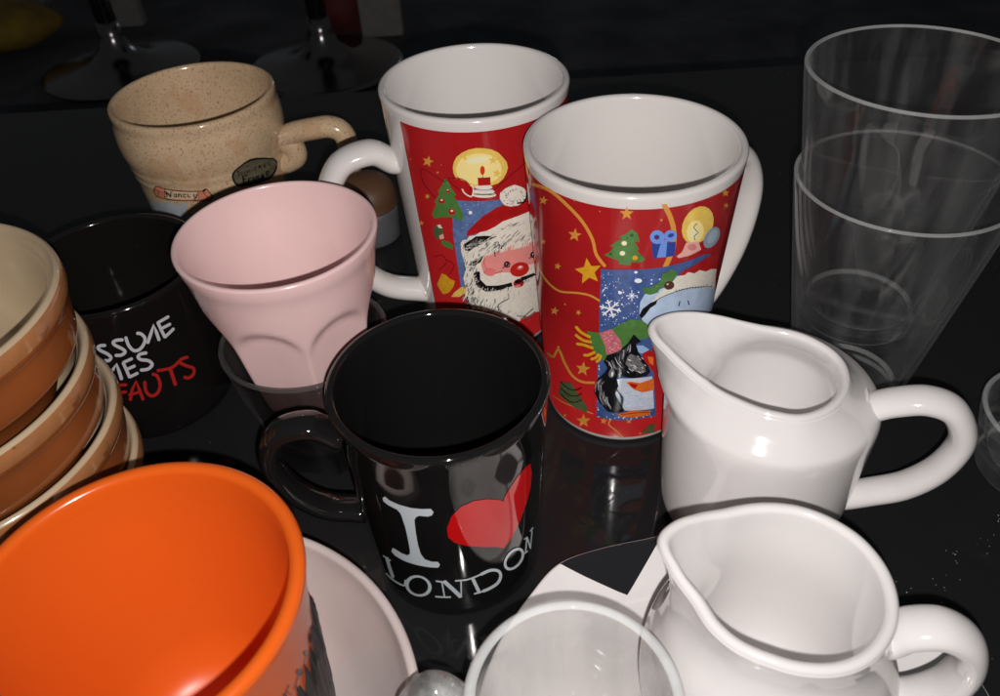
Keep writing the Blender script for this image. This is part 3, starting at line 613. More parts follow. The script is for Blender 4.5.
ink -7869,2854 1,-8 108,-46 14,2 -1,8 -108,46
snow -7810,2469 1,-8 111,-47 15,1 -1,9 -112,47
ink -8082,2478 1,-8 109,-45 15,2 -1,8 -109,45
snow -7868,2482 1,-9 111,-46 15,2 -1,8 -111,47
ink -7970,2583 0,-8 109,-45 15,2 -1,8 -109,45
snow -7876,2863 0,-8 108,-45 14,2 -1,8 -107,45
ink -7994,2672 0,-9 109,-45 14,2 -1,9 -108,45
snow -8038,2632 0,-8 109,-45 14,2 -1,9 -108,44
ink -7598,2547 1,-8 113,-49 14,2 -1,8 -113,49
snow -7760,2885 1,-8 108,-46 15,1 -1,8 -109,47
ink -7814,2643 1,-9 110,-46 14,2 -1,8 -110,46
snow -7656,2950 1,-8 109,-46 14,1 -1,8 -109,47
ink -8287,2473 1,-9 108,-43 14,2 -1,9 -107,43
snow -8120,2610 0,-8 108,-44 14,2 0,8 -108,44
ink -7942,2763 1,-8 108,-45 14,2 -1,8 -108,45
snow -9896,1796 3,6 -11,117 10,130 80,78 83,50 4,5 -10,-3 -91,-47 -93,-82 -1,-133 21,-117
greyf -9836,1789 4,6 -12,135 9,149 78,79 82,47 5,5 -10,-2 -91,-45 -92,-84 0,-151 22,-134
greyf -9837,1650 4,7 -13,179 9,192 77,84 81,42 6,6 -12,-3 -93,-39 -94,-91 3,-193 26,-178
snow -9682,1594 2,4 -43,177 -21,192 77,93 85,49 3,4 -7,-2 -92,-48 -86,-96 28,-193 50,-177
greyf -9751,1571 3,7 -36,158 -14,173 75,91 83,52 5,6 -11,-3 -95,-50 -91,-97 26,-175 48,-157
greyf -9757,1585 3,6 -43,184 -19,198 75,93 85,49 5,5 -10,-3 -94,-47 -88,-98 29,-200 52,-183
snow -9393,1388 -1,6 -95,90 -91,113 -8,108 16,85 -3,5 -5,-5 -26,-86 -2,-113 102,-112 104,-88
greyf -9400,1272 -1,6 -127,123 -122,144 -11,113 21,81 -3,6 -6,-6 -30,-82 1,-118 133,-144 137,-120
greyf -9460,1379 -1,5 -108,103 -102,124 -9,110 19,83 -3,5 -6,-5 -28,-84 0,-115 113,-124 116,-99
snow -9130,1309 -3,7 -105,73 -105,92 -25,88 2,70 -4,6 -6,-6 -12,-72 15,-94 117,-91 115,-70
greyf -9217,1342 -2,5 -104,71 -104,89 -23,89 3,71 -3,4 -4,-5 -12,-72 15,-93 114,-89 112,-68
greyf -9195,1304 -2,4 -119,82 -120,100 -24,91 6,69 -3,4 -4,-4 -13,-70 18,-95 128,-100 126,-79
snow -9537,2772 5,-4 70,-30 73,-39 30,-45 12,-39 5,-4 3,5 -3,41 -24,51 -84,38 -77,25
greyf -9430,2763 5,-5 62,-26 64,-36 29,-45 14,-39 5,-5 3,6 -5,41 -23,50 -75,35 -69,23
greyf -9529,2767 5,-5 61,-25 64,-36 29,-44 13,-39 5,-5 3,6 -5,41 -22,50 -75,34 -68,22
snow -8648,3136 -5,-5 -19,-73 -19,-89 3,-69 6,-49 4,-5 4,5 3,49 7,68 10,89 9,74
greyf -8584,3193 -6,-5 -19,-72 -19,-87 4,-69 7,-48 5,-6 4,6 4,48 8,68 8,87 8,72
greyf -8712,3105 -3,-3 -16,-63 -15,-77 0,-68 4,-50 3,-3 2,3 3,50 5,67 9,78 10,62
snow -8445,3254 -4,-4 -13,-46 -16,-54 -7,-36 -4,-23 2,-4 4,4 11,22 14,35 9,54 6,48
greyf -8383,3219 -4,-4 -18,-64 -20,-72 -7,-38 -3,-21 2,-5 5,4 11,20 14,37 13,73 9,65
greyf -8498,3230 -3,-3 -18,-65 -20,-74 -8,-38 -4,-21 1,-3 4,3 10,20 14,38 14,74 12,66
snow -9247,2800 -1,-5 71,-101 95,-110 102,-39 78,-11 9,0 -7,3 -72,15 -92,39 -100,106 -78,100
greyf -9190,2817 0,-7 64,-95 88,-104 104,-38 80,-12 12,1 -9,4 -72,17 -89,38 -95,99 -74,93
greyf -9176,2785 0,-4 52,-78 74,-85 99,-36 80,-14 8,0 -5,3 -76,18 -89,36 -79,82 -58,75
snow -9081,2899 0,-6 61,-81 95,-100 148,-80 127,-58 11,-2 -5,6 -119,62 -137,82 -102,95 -71,78
greyf -8984,2939 0,-4 62,-80 97,-98 146,-81 125,-60 6,-1 -3,3 -120,62 -139,83 -101,95 -68,78
greyf -8975,2933 0,-4 62,-79 96,-99 146,-81 126,-60 7,-1 -4,4 -120,62 -139,82 -101,96 -68,77
snow -10055,1722 4,6 -5,98 9,114 52,83 54,57 2,5 -9,-4 -63,-56 -64,-85 0,-116 16,-97
greyf -9987,1792 3,5 -6,84 8,99 53,80 53,58 2,6 -8,-4 -62,-58 -63,-82 0,-101 15,-83
greyf -10062,1786 3,6 -4,68 9,84 54,79 53,61 2,5 -9,-4 -63,-60 -64,-81 -1,-86 15,-67
snow -9572,1357 -1,4 -108,101 -104,123 -7,110 20,84 -2,4 -4,-4 -28,-85 0,-114 112,-123 116,-98
greyf -9539,1402 -1,4 -93,85 -89,108 -5,108 18,86 -2,4 -4,-4 -25,-87 -2,-112 97,-107 100,-83
greyf -9461,1448 -1,7 -100,96 -95,117 -9,107 16,84 -4,7 -7,-7 -29,-85 -2,-114 109,-116 111,-92
snow -9125,1261 -3,6 -143,111 -140,128 -23,93 12,66 -3,6 -7,-6 -24,-68 13,-99 153,-127 154,-107
greyf -9274,1386 -3,7 -104,79 -101,96 -18,89 7,69 -3,7 -7,-7 -20,-71 8,-95 115,-96 114,-75
greyf -9345,1352 -2,4 -100,74 -97,91 -16,89 9,71 -3,5 -4,-5 -18,-72 9,-94 107,-91 107,-70
snow -9371,2733 2,-7 67,-65 76,-79 48,-65 29,-49 8,-5 2,7 -19,51 -38,69 -87,78 -77,61
greyf -9265,2715 1,-4 61,-57 69,-72 46,-65 28,-50 5,-3 1,4 -22,51 -39,68 -77,71 -67,55
greyf -9309,2750 2,-5 67,-63 75,-78 47,-66 29,-49 6,-4 1,5 -20,51 -39,69 -85,77 -75,60
snow -8832,2997 -4,-4 -20,-73 -5,-89 64,-68 67,-46 7,-3 -2,5 -59,48 -56,67 -2,86 13,73
greyf -8850,2967 -5,-5 -24,-90 -8,-106 66,-71 68,-45 9,-2 -3,5 -59,47 -54,68 -1,103 14,90
greyf -8822,3050 -5,-5 -24,-97 -10,-113 67,-71 68,-43 10,-4 -3,6 -59,46 -53,69 -1,110 13,96
snow -8384,3293 -4,-5 7,-72 6,-81 2,-46 -1,-27 3,-6 6,5 12,27 8,46 -16,82 -18,72
greyf -8405,3339 -2,-4 10,-77 8,-86 0,-46 -3,-26 1,-4 4,3 10,26 7,47 -15,86 -17,77
greyf -8352,3321 -2,-4 8,-64 7,-74 0,-45 -3,-27 2,-4 3,3 10,27 7,45 -14,75 -14,64
greyf -9048,2411 -35,-70 -62,-65 -85,5 -75,12 -58,48 6,79 46,70 59,68 84,-7 68,-20 38,-53
snow -9118,2392 -29,-56 -45,-22 -34,24 -4,57 30,56 44,22 35,-25
lblue2 -8628,1585 19,-6 82,22 3,11 -19,6 -82,-21
snow -7606,1402 20,-8 116,13 4,11 -20,8 -116,-13
lblue2 -8269,1540 18,-8 136,19 6,11 -18,8 -136,-19
snow -8707,1733 18,-7 103,22 5,12 -18,6 -103,-22
lblue2 -7855,1715 18,-8 132,14 5,11 -18,8 -132,-14
snow -8279,1391 19,-7 103,19 5,12 -19,7 -104,-19
lblue2 -8410,1821 19,-6 80,20 2,11 -19,6 -79,-19
snow -8358,1403 18,-7 110,20 5,11 -19,7 -109,-20
lblue2 -7909,1357 18,-8 166,13 6,11 -18,9 -165,-14
snow -7352,1705 20,-8 103,12 3,11 -20,8 -103,-11
lblue2 -7858,1722 19,-7 102,15 4,11 -20,8 -101,-15
snow -8415,1738 18,-7 138,20 6,11 -18,7 -138,-19
lblue2 -7648,1617 19,-8 116,13 4,11 -19,8 -116,-13
snow -7601,1489 21,-7 73,15 1,12 -21,7 -73,-16
lblue2 -7167,1576 20,-9 107,10 4,11 -21,9 -107,-10
snow -6886,1395 22,-9 112,7 3,11 -21,10 -112,-8
lblue2 -8755,1629 18,-7 110,23 5,12 -18,6 -110,-23
snow -8121,1811 18,-7 122,17 5,11 -18,7 -122,-17
lblue2 -8293,1467 19,-7 120,19 5,11 -19,8 -120,-19
snow -8214,1433 19,-8 113,19 4,11 -19,8 -112,-19
lblue2 -8652,1713 19,-5 73,21 2,11 -19,6 -73,-21
snow -7940,1385 18,-8 162,14 7,11 -19,9 -162,-15
lblue2 -7585,1764 19,-8 93,14 3,11 -20,8 -92,-14
snow -8422,1670 18,-7 128,20 6,11 -18,7 -128,-20
lblue2 -8756,1602 18,-7 109,23 5,11 -19,7 -108,-23
snow -7490,1408 20,-8 112,12 3,12 -20,8 -111,-12
ink -9083,2222 11,-13 138,-12 20,11 -11,13 -139,12
ink -9107,2190 12,-14 138,-11 20,11 -11,13 -139,12
ink -9123,2157 11,-13 139,-11 20,11 -11,13 -139,12
ink -9131,2126 11,-14 140,-11 20,11 -12,14 -139,11
ink -9130,2094 11,-13 140,-11 20,11 -11,13 -140,12
ink -9119,2064 11,-14 140,-11 20,11 -11,13 -140,12
ink -9099,2033 11,-13 141,-12 20,11 -12,14 -140,12
ink -9070,2003 11,-13 141,-12 20,11 -12,14 -140,12
ink -9034,1974 12,-14 141,-12 20,11 -12,14 -141,12
ink -8991,1944 11,-13 142,-13 20,11 -12,14 -141,12
ink -8945,1915 12,-14 141,-13 21,11 -12,14 -142,13
ink -8896,1885 12,-14 141,-13 21,10 -12,15 -142,13
ink -8848,1855 12,-14 142,-14 20,11 -12,14 -142,14
ink -8801,1825 11,-14 143,-15 20,11 -12,14 -142,15
ink -8759,1795 12,-15 143,-15 20,11 -12,14 -143,16
ink -8723,1764 12,-15 144,-15 20,10 -13,15 -143,16
ink -8693,1732 12,-14 144,-16 20,11 -12,14 -144,16
ink -8671,1701 12,-15 144,-16 20,11 -12,14 -144,17
ink -8657,1669 13,-15 144,-16 20,10 -12,15 -144,17
ink -8649,1636 12,-14 145,-17 20,11 -12,15 -145,16
ink -8649,1604 13,-15 145,-16 20,10 -12,15 -145,17
ink -8653,1571 12,-14 146,-17 20,11 -12,14 -145,17
ink -8660,1538 12,-14 146,-17 20,11 -12,14 -146,17
ink -8669,1505 13,-14 146,-17 20,11 -12,15 -146,16
ink -8676,1472 12,-15 147,-16 20,11 -12,14 -147,17
ink -8680,1439 12,-15 147,-16 20,11 -12,14 -147,17
ink -8679,1406 12,-15 147,-16 21,11 -13,14 -147,17
ink -8671,1373 12,-15 148,-16 21,10 -13,15 -147,17
ink -8654,1340 13,-15 148,-16 20,10 -12,15 -148,17
ink -8627,1308 12,-15 149,-17 21,10 -13,15 -148,18
lblue2 -8086,3280 319,-9 355,-144 -360,-97 -171,46
hat -7774,3041 366,68 213,-102 148,-577 -238,159 -404,303
orng -7479,2939 314,-51 62,-242 -214,76
orng -8422,2179 245,31 472,-62 708,93 126,-369 -653,-24 -496,122
hat -8286,2180 473,-71 -93,-123 -244,68
orng -8756,1154 741,126 1124,-71 -16,-133 -941,-30 -751,31
dred -8621,1136 19,-10 379,37 474,23 434,-10 335,-24 13,11 -21,13 -335,23 -435,11 -474,-24 -379,-37
ggreen -12296,1601 817,173 347,-232 343,-165 298,-195 -55,-178 -840,8 -641,52 -530,76
ink -12315,1603 -11,-20 299,-39 359,-31 302,45 248,70 179,75 111,59 -2,17 -35,-1 -105,-56 -166,-69 -228,-65 -270,-41 -340,32 -292,40
ink -12347,1401 -12,-21 306,-38 366,-30 307,47 252,72 182,76 112,60 -1,18 -35,-1 -108,-58 -168,-71 -232,-66 -274,-43 -347,32 -298,39
ink -12381,1194 -12,-21 313,-36 373,-29 312,49 257,74 185,77 114,62 -1,18 -36,-2 -109,-59 -172,-72 -235,-68 -280,-44 -353,30 -305,38
ggreen -7313,483 454,224 344,7 105,-331
""")
ART_RB = art("""
red -12129,185 650,0 650,0 650,0 650,0 650,0 650,0 650,0 650,0 650,0 650,0 650,0 650,0 650,0 650,0 650,0 650,0 650,0 650,0 650,0 650,0 650,0 650,0 650,0 650,0 650,0 650,0 650,0 650,0 650,0 650,0 650,0 650,0 650,0 650,0 650,0 650,0 650,0 650,0 650,0 650,0 0,6305 -650,0 -650,0 -650,0 -650,0 -650,0 -650,0 -650,0 -650,0 -650,0 -650,0 -650,0 -650,0 -650,0 -650,0 -650,0 -650,0 -650,0 -650,0 -650,0 -650,0 -650,0 -650,0 -650,0 -650,0 -650,0 -650,0 -650,0 -650,0 -650,0 -650,0 -650,0 -650,0 -650,0 -650,0 -650,0 -650,0 -650,0 -650,0 -650,0 -650,0
glow -6306,5531 -99,-131 -171,-118 -280,-92 -388,-37 -394,-36 -419,13 -382,55 -338,74 -297,93 -107,136 -10,141 86,141 184,135 295,106 347,72 380,30 385,-17 379,-50 338,-96 227,-132 207,-140
glow2 -6648,5529 -36,-135 -232,-104 -371,-51 -386,-42 -419,20 -373,56 -344,73 -193,118 -34,137 116,136 216,126 350,79 382,42 401,-13 382,-61 311,-108 166,-136
pale -7321,5831 -50,-36 -154,-32 -226,-22 -255,-10 -232,4 -163,19 -61,32 53,39 156,38 226,27 252,10 229,-9 162,-25
glow -7068,5896 54,-81 178,-17 -144,-41 40,-85 -144,57 -153,-37 56,78 -132,59 176,-6
glow -6858,5558 27,-86 178,-33 -165,-28 11,-87 -129,70 -170,-23 85,72 -113,72 178,-23
glow -8487,5934 25,-42 93,-2 -78,-28 16,-44 -74,25 -83,-25 34,44 -69,28 95,2
dred -11194,5439 19,-9 140,18 197,7 232,-38 258,-56 303,-63 237,-54 31,7 3,15 -236,54 -299,63 -257,57 -238,39 -213,-6 -149,-19
dred -11178,5430 -36,-13 -39,-134 52,-177 351,-188 332,-155 37,5 16,15 -328,156 -342,186 -49,171 37,130
dred -7115,5036 29,-5 310,103 433,133 547,143 470,104 -3,14 -33,8 -468,-105 -545,-144 -433,-133 -309,-104
dred -9538,5345 19,-10 207,24 260,14 254,-23 221,-48 130,-75 69,-87 -3,-92 -29,-73 21,-10 28,7 29,76 2,98 -75,94 -141,81 -231,51 -265,24 -269,-14 -209,-24
dred -9534,5333 -13,-14 93,-57 136,-72 183,-68 153,-53 30,6 4,14 -152,52 -179,67 -132,71 -92,57
hat -9365,5340 415,28 434,-81 142,-144 -29,-155 -319,33 -219,165 -345,61
fur -8815,5112 -25,-18 18,-21 25,-32 38,-36 55,-31 79,-29 98,-30 103,-21 101,0 71,37 43,54 28,59 13,50 -7,42 -26,37 -29,30 -19,20 -42,2 -22,-18 19,-20 28,-28 23,-32 6,-34 -13,-45 -26,-55 -38,-47 -35,-21 -52,2 -87,18 -92,29 -72,26 -46,26 -33,32 -24,30 -18,22
fur -6991,4897 -68,-28 -185,-13 -264,-1 -289,12 -257,21 -176,28 -59,33 70,31 183,22 260,7 286,-11 258,-28 179,-37
ink -7051,4920 -60,-4 -165,3 -236,9 -261,10 -234,11 -161,9 -56,10 59,7 163,4 234,-3 260,-10 235,-16 164,-17
fur -7065,4990 -62,-24 -166,-12 -236,0 -260,10 -232,19 -159,25 -53,28 63,26 164,19 234,6 258,-10 232,-24 161,-32
oval2 -7142,5043 -51,-7 -141,0 -202,5 -223,9 -200,11 -137,11 -48,11 51,10 140,5 200,-1 223,-9 200,-15 139,-16
fur -7176,5113 -50,-22 -136,-12 -195,-2 -213,8 -190,17 -130,23 -43,26 52,24 135,17 192,5 212,-8 190,-21 131,-27
hat -7928,5375 659,-8 -1,-191 -668,9
dred -7943,5375 14,-10 660,-8 15,9 -15,11 -659,9
orngr -7531,5559 -33,-68 -69,-39 -78,3 -57,44 -15,69 34,68 68,39 77,-3 57,-44
ink -7661,5466 -13,-5 -2,-84 13,-5 13,4 2,85
blue2 -9478,4805 2771,-39 760,-319 -1564,-786 -1222,-1420 -845,-39 -64,1890 -6,-415
lblue -8711,4682 -18,-10 -25,3 2,12 27,4
snow -8688,4705 -18,-10 -25,3 2,12 27,4
snow -7080,4337 -17,-9 -26,6 1,11 27,2
lblue -8884,3867 -19,-11 -27,3 3,13 28,4
snow -7986,3710 -18,-10 -26,5 2,12 27,3
snow -7983,4768 -17,-9 -24,4 1,11 26,3
lblue -7975,4652 -17,-9 -25,4 2,12 26,3
snow -7739,4348 -17,-9 -25,4 1,12 27,3
snow -7570,3738 -18,-9 -27,5 2,12 27,3
lblue -7614,3819 -18,-10 -26,5 1,13 28,2
snow -9005,4048 -19,-11 -27,3 3,13 28,4
snow -7707,4278 -17,-10 -26,5 2,12 26,3
lblue -7813,4421 -17,-9 -26,5 2,11 26,3
snow -8620,3503 -20,-10 -27,3 3,13 28,4
snow -7373,4029 -17,-9 -27,5 2,12 27,3
lblue -7370,3536 -18,-9 -27,5 2,13 28,3
snow -7080,3935 -18,-9 -26,6 1,12 27,2
snow -7076,4424 -17,-9 -26,6 2,11 26,2
lblue -7525,4372 -17,-9 -26,5 2,12 26,2
snow -7409,3875 -18,-9 -26,5 1,12 28,3
snow -9133,4431 -19,-10 -26,3 3,12 27,4
lblue -7394,4178 -17,-8 -26,5 2,12 26,2
snow -8001,4707 -17,-9 -25,4 2,12 26,3
snow -9248,3564 -21,-11 -28,2 4,13 30,5
lblue -8756,4145 -18,-10 -26,3 2,13 28,4
snow -7012,3647 -18,-9 -28,6 1,12 28,2
snow -7102,4423 -17,-8 -26,5 2,12 26,2
lblue -8775,4123 -19,-11 -26,4 3,12 27,4
snow -7902,4177 -18,-9 -26,4 2,12 27,3
snow -8265,4228 -18,-9 -26,4 3,12 27,3
lblue -8612,3570 -19,-11 -27,4 3,13 28,4
snow -8241,4678 -18,-9 -24,4 2,11 26,4
snow -8571,4577 -18,-10 -25,4 2,12 27,4
lblue -7162,3666 -18,-9 -27,6 1,12 28,2
snow -8678,4150 -18,-10 -26,3 2,12 28,5
snow -7111,4539 -17,-9 -26,5 1,12 26,2
lblue -8298,4054 -18,-10 -26,4 3,12 27,4
snow -7505,4020 -18,-9 -26,5 2,13 27,2
snow -7805,3881 -18,-10 -26,5 1,13 28,3
lblue -7828,4562 -17,-9 -25,5 2,11 26,3
snow -8372,4491 -37,-36 -78,-15 -72,15 -23,35 38,36 77,16 71,-15
green -9659,5339 183,-100 99,-140 228,-137 -141,-55 273,-273 140,-230 -180,-169 -472,108 -718,-64 -472,-85 -136,83 440,378 -142,11 407,237 -57,69 312,194
dgreen -9769,5341 -25,-12 9,-49 53,-43 114,49 86,54 -8,12 -31,-2 -84,-52 -70,-37 -8,29 -8,47
hat -9488,5040 -18,-22 -38,-19 -51,-12 -54,-3 -46,7 -29,15 -6,21 19,22 38,19 52,12 53,3 45,-7 29,-15
fur -9553,5061 -7,-7 -15,-7 -20,-4 -21,-1 -19,2 -12,5 -2,7 6,7 15,7 21,4 21,1 18,-2 12,-5
hat -9869,4751 -29,-33 -60,-30 -80,-20 -85,-7 -72,8 -45,21 -8,31 31,34 62,30 81,20 83,7 70,-9 43,-21
fur -9973,4768 -10,-11 -24,-10 -32,-7 -33,-3 -29,3 -19,6 -3,11 11,11 24,10 31,7 34,3 28,-3 18,-7
hat -9310,4497 -31,-39 -67,-34 -90,-22 -97,-5 -82,12 -52,27 -10,37 33,40 69,34 91,22 95,5 80,-12 50,-28
fur -9430,4516 -12,-13 -26,-11 -36,-8 -38,-2 -33,4 -21,9 -5,12 12,13 27,12 36,7 38,2 33,-3 20,-9
gold -10390,5871 -15,-105 233,-12 -252,-63 -38,-108 -147,65 -281,-62 183,110 -129,71 259,3
gold -10848,4859 -24,-58 129,-7 -151,-35 -37,-61 -72,37 -162,-33 116,60 -60,41 142,0
gold -11793,3994 31,-44 169,24 -153,-56 15,-48 -130,8 -175,-59 86,65 -126,12 189,34
gold -10033,5519 14,-24 62,3 -55,-20 9,-25 -48,11 -58,-19 26,27 -44,14 64,6
gold -11745,5650 10,-14 54,7 -49,-17 5,-16 -41,4 -52,-17 25,20 -38,5 57,9
gold -9782,5703 7,-12 30,1 -26,-9 4,-13 -23,6 -28,-9 12,14 -21,7 31,2
ggreen -10661,4012 406,-37 3,-132 -449,-263 -262,129 45,167
fur -10620,4017 236,51 129,-93 -236,-23
pinkp -10576,3729 314,86 4,-134 -292,-57
green -10424,3611 383,9 341,-82 -79,-142 -509,54 -220,43
gold2 -10846,2560 289,-2 248,-89 384,-41 -197,-218 -401,-222 -518,-119 -387,248
glow -9572,2257 359,61 1,-200 -541,-181 -617,-61 288,177
dred -11278,2995 35,-2 313,96 313,63 210,-66 66,-116 -304,-157 -377,-150 -5,-16 39,1 380,152 323,171 -68,135 -236,72 -352,-68 -323,-98
dred -10303,3051 1,-14 271,-30 201,-70 -191,-171 -269,-171 10,-13 37,4 270,173 199,187 -219,85 -276,31
hat -8840,3831 110,151 241,118 688,289 760,189 651,69 679,-128 747,17 585,-327 -209,-144 -1247,9 -1034,5 -1217,-150
fur -5283,4758 54,-80 -105,-54 -109,-50 -143,-38 -172,-29 -216,16 -205,7 -197,34 -187,42 -115,68 -88,69 -59,71 13,72 27,71 151,42 125,42 166,18 172,19 203,0 196,-46 187,-53 184,-64 108,-80
greyf -6168,4690 -20,3 -70,-24 3,-9 20,-4 70,25
greyf -6419,4865 3,9 -70,36 -19,0 -2,-9 69,-36
greyf -6316,4885 10,6 -42,44 -19,3 -10,-7 42,-43
greyf -6511,4717 -14,7 -95,1 -8,-8 13,-7 95,0
greyf -6082,4687 -20,2 -52,-33 8,-9 20,-1 52,32
greyf -6080,4923 20,-1 47,33 -8,9 -20,1 -48,-33
greyf -5639,4858 14,-8 105,-9 10,7 -14,8 -105,9
greyf -5693,4869 15,-8 103,-5 8,7 -15,8 -103,5
greyf -6440,4829 -3,9 -86,26 -17,-3 3,-9 86,-26
ink -5417,4635 -5,-7 72,-45 23,-2 5,8 -73,44
greyf -6013,4692 -20,0 -31,-39 12,-9 19,1 32,39
ink -5615,4820 11,-9 106,-18 14,5 -11,9 -107,18
greyf -6628,4967 8,8 -47,41 -19,2 -8,-7 48,-42
greyf -6118,4936 19,0 39,36 -11,9 -19,0 -39,-36
greyf -6187,4625 -20,3 -66,-27 4,-9 20,-3 66,27
greyf -6226,4931 17,3 7,43 -15,7 -16,-3 -8,-43
greyf -6072,4631 -21,1 -49,-34 9,-9 20,-1 49,34
ink -5484,4651 -6,-8 71,-44 22,-2 6,8 -71,44
greyf -6253,4916 15,4 -6,44 -17,6 -15,-4 6,-44
greyf -6515,4932 7,7 -49,42 -19,2 -8,-8 50,-41
ink -5683,4672 -9,-6 52,-46 21,-4 9,7 -52,46
greyf -5957,4944 20,-4 70,24 -4,9 -20,3 -70,-23
greyf -6128,4933 19,0 35,37 -11,9 -19,0 -35,-38
ink -5505,4736 3,-9 96,-35 20,2 -3,9 -97,34
greyf -6321,4860 5,7 -61,40 -20,1 -5,-8 61,-39
greyf -6234,4745 -17,6 -91,-8 -4,-8 16,-6 92,8
greyf -6383,4788 -9,8 -96,15 -13,-5 8,-9 96,-15
greyf -6058,4661 -21,1 -46,-35 9,-9 20,-1 47,35
ink -5831,4667 -15,-4 16,-46 19,-6 15,4 -16,46
greyf -6389,4835 -2,9 -82,30 -18,-2 2,-9 82,-30
greyf -6674,4946 5,8 -57,39 -19,0 -6,-8 58,-38
greyf -6192,5045 18,1 32,38 -11,8 -19,-1 -32,-38
ink -5635,4628 -12,-6 41,-47 21,-5 11,6 -41,47
greyf -6037,4562 -20,1 -45,-36 10,-9 20,-1 45,36
ink -5225,4789 -57,-3 -13,-43 -15,-61 -30,-58 -48,-35 -87,-8 -133,6 -133,12 -93,7 -28,-20 40,-24 92,-7 139,-12 153,-7 130,13 70,47 34,64 16,63 12,42
fur -9198,3643 146,83 243,21 164,107 328,19 291,85 370,25 470,86 475,117 674,40 1050,26 938,-100 495,-3262 -966,187 -436,-76 -389,96 -390,-128 -632,210 -573,95 -728,233 -663,67 -644,57 -185,237 -197,93 132,263 -82,345 241,304 -71,213 -105,302
face -7870,3259 414,77 588,54 810,64 647,-42 847,-96 55,-659 -772,55 -235,-124 -783,56 -523,67 -917,-40 -266,90 -115,267
faced -7984,2794 -14,-18 26,-18 38,-30 74,-30 124,-13 207,6 271,16 264,15 182,8 15,16 -29,15 -182,-8 -262,-15 -267,-16 -197,-7 -100,11 -53,22 -32,27 -27,19
faced -7853,3220 -29,-5 -52,-82 -25,-111 105,-114 115,-89 31,-1 12,14 -114,88 -101,107 25,102 51,80
fur -6472,3447 -37,-1 -87,-107 23,-17 37,2 87,107
fur -5818,3440 -39,0 -87,-104 24,-17 40,0 87,104
fur -5655,3435 -40,0 -87,-104 25,-17 40,0 87,103
fur -7468,3411 -36,-3 -91,-112 21,-16 36,4 90,112
fur -7555,3406 -36,-4 -91,-113 20,-15 36,4 92,112
fur -5549,3430 -41,1 -87,-103 25,-18 41,-1 88,103
fur -5523,3429 -41,1 -88,-103 26,-18 41,-1 88,103
fur -6645,3445 -36,-2 -87,-108 22,-16 36,2 87,108
fur -7760,3390 -36,-4 -93,-114 20,-15 36,5 93,113
fur -7761,3390 -36,-4 -93,-114 20,-15 36,4 93,114
fur -5579,3432 -40,0 -88,-103 26,-18 40,0 88,103
fur -5898,3443 -39,-1 -87,-104 25,-18 39,1 86,104
fur -6812,3441 -36,-2 -88,-109 22,-16 36,3 88,108
fur -5950,3444 -38,-1 -87,-105 24,-17 39,1 87,104
fur -5558,3431 -40,0 -88,-103 26,-18 41,0 87,103
fur -7807,3386 -36,-4 -94,-114 21,-15 36,4 93,114
fur -5748,3438 -39,0 -87,-104 25,-17 39,0 88,103
fur -5011,3398 -44,2 -91,-101 29,-18 43,-2 92,100
fur -5366,3421 -42,1 -88,-102 26,-18 42,-1 89,102
fur -5319,3418 -41,2 -89,-102 27,-19 41,-1 90,102
fur -6628,3445 -37,-1 -87,-108 22,-17 37,2 87,108
fur -6157,3447 -38,-1 -86,-106 23,-16 38,0 87,106
fur -7518,3408 -36,-4 -91,-112 20,-15 36,3 91,113
fur -5605,3433 -40,0 -87,-103 25,-18 40,0 88,103
fur -6002,3445 -38,-1 -87,-105 24,-17 39,1 86,105
fur -6725,3444 -36,-2 -88,-109 22,-16 37,2 87,108
fur -7692,3395 -36,-3 -93,-114 20,-15 36,4 93,113
fur -7342,3419 -36,-3 -90,-112 21,-15 36,3 90,112
fur -6734,3443 -37,-2 -87,-108 22,-16 36,2 88,108
fur -5200,3411 -43,2 -89,-102 27,-18 43,-2 90,102
fur -8228,2740 157,47 325,-165 617,84 828,-96 786,-135 884,-4 223,-152 -1106,22 -743,17 -908,-14 -717,35 -356,190
ink -8630,2739 165,75 249,-1 -22,-244 354,-200 718,-35 908,14 51,-126 -975,-43 -782,1 -535,190
ink -5633,2424 1009,-43 219,-102 -1109,13
ink -9008,3628 386,108 348,118 510,8 692,-55 -623,-115 -291,-68 -489,-101 -230,-95 -307,15
ink -8896,2999 503,198 499,96 -224,-193 -463,-118
greyf -8033,3700 26,-5 52,18 63,24 46,24 30,19 7,7 -16,-4 -36,-15 -49,-20 -65,-19 -56,-15
fur -8113,3626 16,-6 67,13 82,17 64,16 45,13 9,4 -13,0 -47,-10 -66,-14 -82,-13 -69,-10
fur -8943,3486 21,-6 64,16 77,19 60,19 40,15 12,6 -17,-2 -44,-11 -61,-15 -78,-16 -66,-12
greyf -8381,3620 26,-4 49,21 59,26 42,25 26,20 6,8 -15,-5 -32,-17 -46,-22 -62,-22 -53,-16
fur -7587,3764 10,-3 56,13 67,17 50,17 35,14 4,3 -7,-1 -37,-13 -51,-15 -68,-15 -57,-12
fur -8244,3644 21,-3 46,19 53,24 37,24 23,19 4,6 -12,-4 -28,-16 -40,-21 -55,-21 -49,-16
greyf -8689,3494 17,-7 65,11 79,14 62,12 42,11 12,4 -15,0 -44,-7 -62,-9 -79,-10 -66,-8
fur -7486,3838 11,-5 73,5 88,6 73,6 52,6 7,2 -9,1 -53,-3 -73,-5 -89,-4 -73,-2
greyf -8641,3568 22,-6 68,20 83,24 65,24 45,18 9,7 -15,-3 -49,-15 -67,-20 -84,-21 -71,-16
fur -7258,3848 20,-6 54,13 64,17 47,17 31,15 7,5 -13,-2 -36,-11 -50,-14 -65,-13 -56,-10
fur -8598,3517 16,-4 71,19 85,24 68,23 48,18 7,4 -12,-1 -50,-16 -70,-20 -86,-21 -73,-16
fur -7726,3668 22,-4 50,19 59,25 43,25 27,19 5,7 -12,-4 -33,-17 -46,-22 -62,-21 -53,-16
